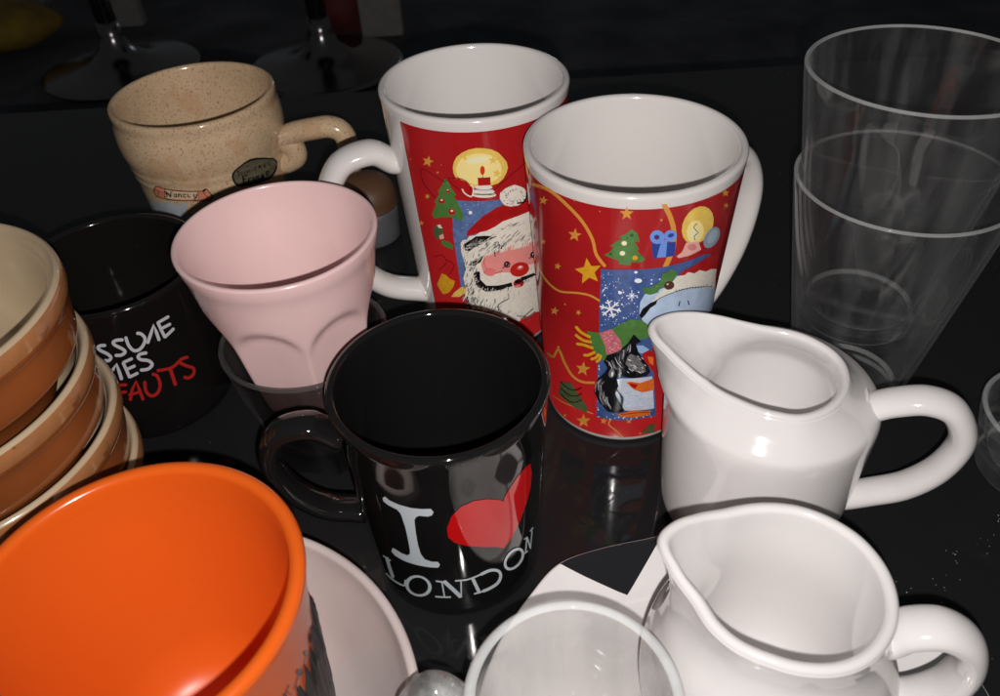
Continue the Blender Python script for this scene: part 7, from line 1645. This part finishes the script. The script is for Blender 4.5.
# ------------------------------------------------------------------ mugs
hcol = lambda *c: srgb(c)
def pm(name, c, rough=.14, noise=0, **k): return mat('print_'+name, srgb(c), rough, noise=noise, coat=.3, **k)
COLS = {'red': pm('red', (170, 30, 33), noise=.08, nscale=60), 'gold': pm('gold', (214, 148, 62)), 'gold2': pm('deep_gold', (226, 166, 40), noise=.15, nscale=500), 'blue': pm('blue', (72, 98, 156), noise=.3, nscale=350),
 'blue2': pm('light_blue', (98, 122, 172), noise=.3, nscale=400), 'green': pm('green', (80, 128, 62), noise=.15, nscale=400), 'pale': pm('pale', (240, 236, 190)), 'dgreen': pm('dark_green', (40, 82, 50)),
 'dblue': pm('dark_blue', (40, 66, 150)), 'lblue': pm('bow_blue', (110, 150, 226)), 'lblue2': pm('ice_blue', (150, 184, 224)), 'dred': pm('dark_red', (120, 16, 22)), 'glow': pm('candle_glow', (236, 200, 96), noise=.1, nscale=300),
 'glow2': pm('candle_light', (248, 228, 150)), 'ink': pm('ink', (22, 20, 22)), 'pinkp': pm('pink', (236, 176, 164)), 'rose': pm('rose', (220, 130, 128)), 'rosek': pm('knit_pink', (206, 112, 126), noise=.3, nscale=700),
 'ovalc': pm('grey_blue', (142, 160, 178)), 'oval2': pm('soft_grey_blue', (168, 184, 196)), 'hat': pm('hat_red', (180, 28, 30), noise=.2, nscale=200), 'sky2': pm('face_blue', (190, 210, 236), noise=.15, nscale=200),
 'fur': pm('fur_white', (236, 230, 216), noise=.10, nscale=500), 'berry': pm('berry', (86, 44, 26)), 'snow': pm('snow', (240, 242, 250)), 'blk': pm('feather_black', (24, 24, 28), noise=.3, nscale=300),
 'belly': pm('belly', (206, 216, 232), noise=.12, nscale=200), 'greyf': pm('feather_grey', (122, 122, 122), noise=.3, nscale=500), 'orng': pm('orange', (232, 112, 40), noise=.2, nscale=300), 'orngr': pm('flame', (214, 62, 30)),
 'ggreen': pm('grey_green', (84, 98, 62), noise=.2, nscale=300), 'face': pm('face_pink', (234, 150, 142), noise=.06, nscale=200), 'faced': pm('face_line', (206, 96, 96)), 'rose2': pm('cheek', (236, 128, 124)),
 'nose': pm('nose', (196, 38, 34)), 'noseh': pm('nose_light', (232, 110, 96)), 'white': pm('white_lettering', (196, 206, 212)), 'heart': pm('heart_red', (196, 18, 20), .06), 'lgrey': pm('grey_lettering', (190, 190, 196), .4), 'dered': pm('red_lettering', (170, 34, 30), .4),
 'mist': pm('painted_mist', (160, 166, 176), noise=.3, nscale=50), 'mist2': pm('painted_haze', (170, 176, 182), noise=.25, nscale=80), 'scroll': pm('scroll', (222, 140, 110), noise=.15, nscale=200), 'scroll2': pm('scroll_pale', (228, 198, 164)),
 'rust': pm('rust', (110, 50, 30)), 'tin': mat('print_tin', srgb((150, 142, 116)), .3, metal=.6, noise=.2, nscale=400), 'foil_glint': mat('foil_glint', (.8, .8, .82, 1), .2, metal=1), 'soot': pm('soot', (50, 40, 40))}  # the bright foil patch is a highlight painted on the sticker

def tall_mug(c, ang, label, art, hpts, hw, zs=1.0):
    t = thing('mug', label, 'mug', c, 'red printed picture mugs')
    W = [(.0345, .0), (.0430, .131)]
    prof = [(0, .002), (.029, .002), (.031, 0), (.0335, .0002), (.0347, .0022)] + [(rad_at(W, z), z) for z in [.006, .02, .04, .06, .08, .1, .115, .1300]] + \
           lip(.0434, .1352, .0036, 8) + [(.0389, .128), (.0375, .11), (.036, .08), (.0335, .04), (.031, .014), (.026, .0075), (.015, .0062), (0, .006)]
    revolve('body', prof, white2, t, 160)
    decal('printed_picture', art, COLS, W, t, off0=1.2e-4)
    loop_handle(t, ang, hpts, hw[0], hw[1], white2, ends=1.15)
    return t
RFH = [(.0375, .116), (.050, .121), (.064, .113), (.071, .092), (.066, .066), (.054, .045), (.034, .034)]
tall_mug(RF_C, 34, 'red mug with a snowman and scarf picture, standing in front beside the white jug', ART_RF, [(.0402, .103), (.052, .109), (.067, .1045), (.0755, .085), (.071, .058), (.056, .036), (.0353, .027)], (.0056, .0080))
tall_mug(RB_C, 196, 'red mug with a white bearded man in a red hat, behind the pink tumbler', ART_RB, [(.0402, .103), (.052, .109), (.067, .1045), (.0755, .085), (.071, .058), (.056, .036), (.0353, .027)], (.0056, .0080))

def london():
    t = thing('mug', 'glossy black mug with white letters and a red heart, in the middle', 'mug', LO_C)
    prof = [(0, .002), (.028, .002), (.030, 0), (.0322, .0002), (.0334, .002)] + [(rad_at(LO_W, z), z) for z in [.006, .02, .04, .06, .08]] + [(rad_at(LO_W, .0903), .0903)] + lip(.0385, .0958, .0034, 8) + \
           [(.0347, .090), (.0338, .07), (.032, .04), (.0300, .014), (.026, .0075), (.015, .006), (0, .006)]
    revolve('body', prof, black, t, 160)
    decal('lettering', ART_LONDON, COLS, LO_W, t, off0=1.5e-4)
    loop_handle(t, 187, [(.0358, .076), (.046, .082), (.057, .080), (.0625, .068), (.059, .052), (.049, .039), (.0345, .034)], .0040, .0062, black, ends=1.4)
london()
def words():
    t = thing('mug', 'dark mug with grey and red handwriting, behind the brown bowls', 'mug', DE_C)
    prof = [(0, .002), (.028, .002), (.0335, 0), (.0360, .002)] + [(rad_at(DE_W, z), z) for z in [.02, .05, .0765]] + lip(.0417, .0805, .0034, 8) + [(.0380, .075), (.0365, .05), (.033, .014), (.028, .0075), (0, .006)]
    revolve('body', prof, black2, t, 128)
    decal('lettering', ART_WORDS, COLS, DE_W, t, off0=1.5e-4)
    loop_handle(t, 165, [(.0385, .062), (.050, .067), (.061, .062), (.065, .050), (.060, .034), (.049, .023), (.0355, .020)], .0042, .0065, black2, ends=1.4)
words()
def stoneware():
    t = thing('mug', 'wide speckled beige stoneware mug with a name scroll and oval sticker, back left', 'mug', NA_C)
    out = spline([(.0405, .0), (.0420, .004), (.0432, .02), (.0445, .036), (.0455, .047), (.0463, .0505), (.0463, .0530), (.0470, .0560), (.0471, .0585), (.0480, .0620), (.0489, .067), (.0491, .073), (.0486, .079), (.0478, .0835), (.0480, .087)], 4)
    prof = [(0, .002), (.034, .002), (.037, 0)] + out + lip(.0481, .0908, .0040, 8)[1:] + [(.0440, .085), (.0445, .075), (.0435, .065), (.0405, .05), (.039, .03), (.036, .012), (.028, .0075), (0, .0065)]
    revolve('body', prof, None, t, 160, mats=[beige, beige], mfn=lambda k: 1 if len(out)+1 <= k < len(out)+10 else 0)
    W = [(rr, zz) for rr, zz in out if True]; W2 = [W[0]]
    for p in W[1:]:
        if p[1] > W2[-1][1]+1e-4: W2.append(p)
    decal('painted_scene', ART_NANCY, COLS, W2, t, off0=1.5e-4)
    loop_handle(t, -4, [(.0470, .061), (.056, .0635), (.067, .0655), (.0775, .0665), (.0850, .0625), (.0870, .052), (.0845, .034), (.073, .021), (.060, .016), (.0418, .014)], .0066, .0070, beige, ends=1.15)
    loop_handle(t, -4, [(.0455, .0590), (.0500, .0570), (.0535, .0530), (.0530, .0475), (.0450, .0440)], .0068, .0066, beige, ends=1.0, name='thumb_curl')
stoneware()
orange_in = mat('orange_inside_glaze', (.74, .115, .010, 1), .36, noise=.07, nscale=14)
def orange_mug():
    t = thing('mug', 'big bright orange mug with dark notes on its side, front left', 'mug', OR_C)
    prof = [(0, .002), (.029, .002), (.032, 0), (.034, .002)] + [(rad_at(OR_W, z), z) for z in [.02, .05, .08]] + [(.0440, .0905)] + lip(.0446, .0955, .0044, 10) + [(.0398, .089), (.0385, .075), (.0352, .050), (.0305, .026), (.0262, .0145), (.0215, .0098), (.0150, .0078), (.008, .0071), (0, .007)]
    revolve('body', prof, None, t, 192, mats=[orange, orange_in], mfn=lambda k: 1 if k > 18 else 0)
    decal('printed_notes', ART_ORANGE, COLS, OR_W, t, off0=1.5e-4)
    # dark raised relief round the lower wall, ragged top edge
    bm = bmesh.new(); rnd = random.Random(5); cols = []
    a0, a1, N = -.95, .62, 90
    for i in range(N+1):
        a = a0+(a1-a0)*i/N; fade = min(1, (i)/6, (N-i)/6)
        top = .060+.006*math.sin(i*.9)+.004*math.sin(i*2.3+1)+rnd.uniform(-.002, .002); col = []
        for k in range(12):
            s = k/11; z = .001+(top-.001)*s; pr = (.0030*(1-s)**.5+.0004+.0005*math.sin(i*1.3+s*9))*fade*(1 if s < .999 else 0)
            r = rad_at(OR_W, z)+max(pr, -.0003 if (s > .999 or fade == 0) else 0); col.append(bm.verts.new((r*math.cos(a), r*math.sin(a), z)))
        cols.append(col)
    for A_, B_ in zip(cols, cols[1:]):
        for k in range(11): f = bm.faces.new((A_[k], B_[k], B_[k+1], A_[k+1])); f.smooth = True
    mesh_obj('raised_relief', bm, mat('dark_relief', (.035, .032, .033, 1), .35, noise=.3), t, True)
    loop_handle(t, 205, [(.0424, .074), (.054, .080), (.067, .074), (.071, .056), (.065, .036), (.052, .024), (.0360, .022)], .005, .008, orange, ends=1.05)
orange_mug()
def white_bowl():
    prof = [(0, .002), (.030, .002), (.032, 0), (.036, .0), (.038, .003), (.052, .012), (.065, .026), (.073, .040)] + lip(.0768, .0506, .0036, 8)[1:] + spline([(.0715, .0445), (.066, .034), (.058, .022), (.047, .0125), (.034, .0080), (.018, .0072), (0, .007)], 4)
    o = revolve('bowl', prof, mat('grey_white_glaze', (.60, .52, .50, 1), .2, noise=.12, nscale=30, coat=.2), None, 192); o.location = (-.1055, .1093, 0)
    o['label'] = 'wide grey white bowl with the orange mug standing in it'; o['category'] = 'bowl'
white_bowl()

# ------------------------------------------------------------------ stack of brown bowls
brown_edge = mat('thin_brown_glaze', (.40, .17, .065, 1), .15, noise=.4, nscale=45, coat=.4, speck=[((.56, .38, .22, 1), 45, .56, .8), ((.16, .05, .02, 1), 120, .66, .7)])
def brown_bowl(z, label):
    t = thing('bowl', label, 'bowl', (-.2015+rnd_b.uniform(-.0006, .0006), .2154+rnd_b.uniform(-.0006, .0006), z), 'stack of brown and cream stoneware bowls')
    prof = [(0, -.045), (.030, -.045), (.0325, -.0485), (.036, -.0485), (.0390, -.046), (.0430, -.037), (.0465, -.0310), (.0505, -.0278), (.0530, -.0262), (.0540, -.0235), (.0550, -.0150), (.0556, -.0108), (.0563, -.0094), (.0570, -.0070), (.0572, -.0040), (.0566, -.0012), (.0552, 0), (.0536, -.0010), (.0522, -.0034), (.0512, -.0045), (.0500, -.0090), (.0485, -.0170), (.0450, -.0280), (.0400, -.0350), (.030, -.0385), (0, -.040)]
    prof = spline(prof, 3); nb = next(i for i, p in enumerate(prof) if p[0] > .05 and p[1] > -.0020)
    revolve('body', prof, None, t, 160, mats=[brown, cream, brown_edge], mfn=lambda k: (2 if k >= nb-6 else 0) if k < nb else 1)
    return t
rnd_b = random.Random(2)
brown_bowl(.1300, 'brown bowl with a cream inside, topmost of the stack at the left edge')
brown_bowl(.1000, 'brown bowl with a cream rim, second from the top of the stack')
brown_bowl(.0742, 'brown bowl with a cream rim, third from the top of the stack')
brown_bowl(.0488, 'brown bowl with a cream rim, bottom one of the stack')

# ------------------------------------------------------------------ pink tumbler in a smoky glass
def facet(rf, zt, n=9, depth=.0030, ph=0):
    "scalloped facets below height zt: flat panels whose tops are round arches"
    def fn(r, z, a, s, k):
        d = 0
        if z < zt and r > .001:
            q = ((a+ph)/(2*PI/n)) % 1; u = abs(q-.5)*2
            zz = zt-(zt*.30)*(1-math.sqrt(max(0, 1-u*u)))
            t_ = max(0, min(1, (zz-z)/.0055)); t_ = t_*t_*(3-2*t_)
            flat = r*math.cos(PI/n)/math.cos((q-.5)*2*PI/n)
            r = r+(flat-r-.0003*(1-u))*t_
        return (r*math.cos(a), r*math.sin(a), z)
    return fn
def pink_tumbler():
    prof = [(0, 0), (.0248, 0), (.0266, .002), (.0303, .020), (.0336, .040), (.0357, .054), (.0375, .066), (.0388, .0715)] + lip(.0398, .0775, .0024, 8)
    ni = len(prof)
    prof += [(.0362, .070), (.0312, .056), (.0262, .038), (.0212, .020), (.0180, .008), (.012, .0045), (0, .004)]
    F_ = facet(None, .054, n=7, ph=math.radians(73))
    prof2 = spline(prof[1:8], 6)+prof[8:]; prof2 = [(0, 0)]+prof2; kk = len(spline(prof[1:8], 6))
    o = revolve('tumbler', prof2, pink, None, 216, fn=lambda r, z, a, s, k: F_(r, z, a, s, k) if k <= kk else (r*math.cos(a), r*math.sin(a), z))
    o.location = (-.0848, .2770, .0365); o['label'] = 'pale pink plastic tumbler with arched facets, set inside a smoky glass'; o['category'] = 'tumbler'
pink_tumbler()
def smoky():
    prof = [(0, 0), (.026, 0), (.0275, .002), (.0300, .02), (.0330, .045), (.0348, .058)] + lip(.0358, .0640, .0022, 8) + [(.0325, .056), (.0300, .045), (.0260, .022), (.0230, .012), (.018, .0095), (0, .009)]
    F_ = facet(None, .040, n=7, ph=math.radians(73))
    o = revolve('glass', prof, None, None, 180, mats=[smoke, smoker], mfn=lambda k: 1 if 6 <= k < 14 else 0, fn=lambda r, z, a, s, k: F_(r, z, a, s, k) if k <= 5 else (r*math.cos(a), r*math.sin(a), z)); o.location = (-.0835, .2740, 0)
    o['label'] = 'smoky dark glass holding the pink tumbler'; o['category'] = 'glass'
smoky()

# ------------------------------------------------------------------ clear glasses
def tumbler(name, c, label, group, H=.115, R=.0425, rb=.0245, th=.0018, base=.0065, m=None):
    mts = [m, m] if m else [gl, glr]
    prof = [(0, .0015), (rb-.006, .0012), (rb-.003, 0), (rb-.0012, .0004), (rb, .002), (rb+(R-rb)*.5, H*.5), (R-.0006, H-.006)] + lip(R, H, th, 8) + [(R-th-.0004, H-.006), (rb+(R-rb)*.5-th, H*.5), (rb-th+.0003, base+.0045), (rb-th-.0004, base+.0022), (rb-.0036, base+.0004), (rb*.5, base), (0, base)]
    o = revolve(name, prof, None, None, 160, mats=mts, mfn=lambda k: 1 if 7 <= k < 15 or k == 19 or k == 3 else 0); o.location = c; o['label'] = label; o['category'] = 'glass'
    if group: o['group'] = group
    return o
tumbler('glass', (.1655, .2865, 0), 'clear tall glass with another glass sitting in it, the lower of the two', 'two clear nested tall glasses')
tumbler('glass', (.1615, .2880, .045), 'clear tall glass stuck into the lower glass, the upper of the two', 'two clear nested tall glasses')
tumbler('small_glass', (.2290, .2280, 0), 'small thick clear glass cut by the right edge of the picture', None, H=.034, R=.0305, rb=.0245, th=.0022, base=.008)
def glass_mug():
    t = thing('glass_mug', 'clear glass mug with a faceted handle, standing on the plate at the bottom edge', 'mug', (.0132, .1000, .0045))
    prof = [(0, .0015), (.0205, .0012), (.023, 0), (.0250, .003), (.0262, .03), (.0268, .06), (.0272, .070)] + lip(.0284, .0765, .0036, 10) + [(.0243, .069), (.0236, .045), (.0225, .014), (.0195, .0092), (.010, .0082), (0, .008)]
    revolve('body', prof, None, t, 160, mats=[gl2, gl2r, glr], mfn=lambda k: 1 if 8 <= k < 15 else (2 if k == 20 else 0))
    loop_handle(t, 172, [(.0268, .066), (.034, .0715), (.0400, .0710), (.0430, .060), (.0405, .042), (.035, .028), (.0262, .024)], .0048, .0066, gl3, ends=1.0, power=1.25)
glass_mug()

# ------------------------------------------------------------------ plate
PLO = [(0, .0885), (11, .0895), (30, .0855), (50, .0790), (66, .0765), (78, .0790), (90, .0825), (101, .0822), (112, .0840), (124, .0868), (136, .0845), (148, .0835), (180, .0835), (225, .0845), (270, .0835), (300, .0850), (330, .0875)]
def interp_polar(T, deg):
    deg %= 360; N = len(T)
    for i in range(N):
        a0, r0 = T[i]; a1, r1 = T[(i+1) % N]
        if a1 <= a0: a1 += 360
        d = deg if deg >= a0 else deg+360
        if a0 <= d <= a1:
            p = T[i-1][1]; q = T[(i+2) % N][1]; t = (d-a0)/(a1-a0)
            m0, m1 = (r1-p)/2, (q-r0)/2; t2, t3 = t*t, t*t*t
            return (2*t3-3*t2+1)*r0+(t3-2*t2+t)*m0+(-2*t3+3*t2)*r1+(t3-t2)*m1
    return T[0][1]
def plate():
    t = thing('plate', 'flat white plate with black corner triangles under the front jug', 'plate', PL_C)
    prof = [(0, .0010), (.60, .0010), (.62, 0), (.72, 0), (.76, .0012), (.90, .0058), (.975, .0092), (.993, .0104), (1.0, .0115), (.996, .0124), (.985, .0127), (.97, .0120), (.90, .0092), (.80, .0058), (.74, .0047), (.66, .0043), (0, .0043)]
    def fn(r, z, a, s, k):
        q = interp_polar(PLO, math.degrees(a)); return (r*q*math.cos(a), r*q*math.sin(a), z)
    revolve('dish', spline(prof, 3), white, t, 240, fn=fn)
    # black glazed triangles: lie on the curved dish surface
    top = [(0, .0043), (.66, .0043), (.74, .0047), (.80, .0058), (.90, .0092), (.97, .0120), (.985, .0127), (.997, .0122)]
    def zz(x, y):
        q = math.hypot(x, y)/interp_polar(PLO, math.degrees(math.atan2(y, x)))
        for (a, u), (b_, v) in zip(top, top[1:]):
            if q <= b_: return u+(v-u)*(q-a)/(b_-a)
        return top[-1][1]
    def tri(apex, ang0, ang1):
        bm = bmesh.new(); N = 40; M_ = 30; g = []
        for i in range(N+1):
            a = ang0+(ang1-ang0)*i/N; e = interp_polar(PLO, math.degrees(a))*.992; ex, ey = e*math.cos(a), e*math.sin(a); row = []
            for j in range(1, M_+1):
                s = j/M_; x, y = apex[0]+(ex-apex[0])*s, apex[1]+(ey-apex[1])*s; row.append(bm.verts.new((x, y, zz(x, y)+.00025)))
            g.append(row)
        a_ = bm.verts.new((apex[0], apex[1], zz(*apex)+.00025))
        for i in range(N):
            f = bm.faces.new((a_, g[i][0], g[i+1][0])); f.smooth = True
            for j in range(M_-1): f = bm.faces.new((g[i][j], g[i][j+1], g[i+1][j+1], g[i+1][j])); f.smooth = True
        bmesh.ops.recalc_face_normals(bm, faces=bm.faces)
        for f in bm.faces:
            if f.normal.z < 0: f.normal_flip()
        mesh_obj('black_triangle', bm, mat('plate_black', (.016, .016, .018, 1), .12, coat=.3), t, True)
    tri((.066, -.025), math.radians(-25), math.radians(12))
    for k in range(3):
        o = k*PI/2
        ap = (-.0232, .0605); ca, sa = math.cos(o), math.sin(o)
        tri((ap[0]*ca-ap[1]*sa, ap[0]*sa+ap[1]*ca), math.radians(94.5)+o, math.radians(124)+o)
plate()

# ------------------------------------------------------------------ white jugs
def jug(c, label, body, outline, rise, thick, inner, floor_z, handle, blend_from, group):
    """body: (r, z) outer profile to just under the rim; outline: polar rim shape; the wall blends from round to the outline"""
    t = thing('milk_jug', label, 'jug', c, group)
    zr = body[-1][1]; rr = body[-1][0]
    nb = len(body)
    lp = [(thick/2*math.cos(a), thick/2*math.sin(a)) for a in [PI*i/9 for i in range(10)]]
    prof = [(0, .0018)] + body + [('L', x, z) for x, z in lp] + [(a, b, 1) for a, b in inner]
    bm = bmesh.new(); segs = 200; rings = []
    def wgt(z):
        s = max(0, min(1, (z-blend_from)/(zr-blend_from))); return s*s*(3-2*s)*.35+.65*s**1.25
    for p in prof:
        ring = []
        if p[0] != 'L' and abs(p[0]) < 1e-9: rings.append([bm.verts.new((0, 0, p[1]))]); continue
        for i in range(segs):
            a = 2*PI*i/segs; O = interp_polar(outline, math.degrees(a)); ri = rise(a)
            if p[0] == 'L': r = O-thick/2+p[1]; z = zr+p[2]+ri
            elif len(p) == 3:     # inner wall
                w_ = wgt(p[1]); r = (p[0]*(1-w_)+(O-thick)*w_) if w_ > 0 else p[0]; z = p[1]+ri*w_
            else:
                w_ = wgt(p[1]); r = (p[0]+(O-rr)*w_); z = p[1]+ri*w_
            ring.append(bm.verts.new((r*math.cos(a), r*math.sin(a), z)))
        rings.append(ring)
    for A_, B_ in zip(rings, rings[1:]):
        for i in range(segs):
            j = (i+1) % segs
            if len(A_) == 1: f = bm.faces.new((A_[0], B_[j], B_[i]))
            elif len(B_) == 1: f = bm.faces.new((A_[i], A_[j], B_[0]))
            else: f = bm.faces.new((A_[i], A_[j], B_[j], B_[i]))
            f.smooth = True
    bmesh.ops.recalc_face_normals(bm, faces=bm.faces)
    mesh_obj('body', bm, white, t, True)
    loop_handle(t, *handle[0], white, **handle[1])
    return t
def bump_at(deg, width, amt):
    def f(a):
        d = (math.degrees(a)-deg+180) % 360-180; return amt*math.exp(-(d/width)**2)
    return f
# upper jug: low cylinder with a sloping shoulder and a long spout
O1 = [(0, .0238), (30, .0215), (68, .0205), (92, .0218), (111, .0256), (128, .0318), (141, .0388), (152, .0450), (160, .0480), (167, .0470), (176, .0425), (187, .0378), (200, .0335), (224, .0295), (250, .0292), (268, .0300), (285, .0290), (304, .0276), (322, .0262), (340, .0250)]
b1 = spline([(.0300, 0), (.0340, .0008), (.0362, .004), (.0372, .012), (.0382, .030), (.0391, .050), (.0395, .060), (.0393, .0635), (.0382, .0665), (.0355, .0690), (.0310, .0725), (.0275, .0760), (.0258, .0782)], 4)
jug((.1015, .2215, 0), 'white jug with a sloping shoulder and long spout, the farther of the two jugs', b1, O1, bump_at(160, 38, .0085), .0036,
    spline([(.0215, .0765), (.0222, .0735), (.0240, .067), (.0250, .058), (.0250, .046), (.0235, .034), (.0195, .026), (.0120, .0225), (.0060, .0215), (0, .0212)], 4), 0,
    ((-21, [(.0325, .0655), (.0420, .0700), (.0520, .0735), (.0615, .0705), (.0675, .0580), (.0645, .0420), (.0560, .029), (.0450, .021), (.0345, .016)], .0047, .0066), dict(ends=1.35)), .062, 'white pouring jugs')
O2 = [(9, .0284), (30, .0288), (42, .0288), (67, .0288), (90, .0286), (114, .0292), (132, .0320), (145, .0350), (156, .0362), (168, .0325), (186, .0275), (204, .0263), (220, .0255), (236, .0246), (245, .0244), (265, .0248), (286, .0257), (302, .0263), (320, .0268), (336, .0274), (350, .0278)]
b2 = spline([(.0245, 0), (.0275, .0008), (.0290, .004), (.0310, .010), (.0345, .022), (.0366, .034), (.0368, .043), (.0352, .053), (.0318, .062), (.0285, .069), (.0270, .075), (.0272, .080), (.0278, .0835)], 4)
jug((.0735, .1225, .0045), 'white round bellied jug standing on the plate, the nearer of the two jugs', b2, O2, bump_at(154, 30, .0045), .0036,
    spline([(.0238, .080), (.0236, .075), (.0237, .068), (.0240, .058), (.0240, .046), (.0230, .034), (.0200, .024), (.0140, .0175), (.0070, .0150), (0, .0145)], 4), 0,
    ((-14, [(.0272, .0690), (.0335, .0735), (.0410, .0755), (.0485, .0705), (.0515, .0600), (.0495, .0480), (.0430, .0385), (.0335, .0350)], .0041, .0066), dict(ends=1.3)), .060, 'white pouring jugs')

# ------------------------------------------------------------------ small pot seen through the back mug's handle
def pot():
    t = thing('small_pot', 'small grey pot with a brown domed top, seen through the back red mug handle', 'pot', (-.076, .448, 0))
    revolve('pot_body', [(0, 0), (.016, 0), (.018, .003), (.018, .020), (.0175, .024), (0, .024)], mat('grey_glaze', (.10, .105, .115, 1), .4, noise=.3, nscale=60), t, 64)
    revolve('pot_top', spline([(0, .0235), (.017, .0235), (.0185, .027), (.0175, .034), (.0135, .0395), (.007, .0425), (0, .043)], 4), mat('brown_dull_glaze', (.11, .05, .026, 1), .5, noise=.3, nscale=50), t, 64)
pot()
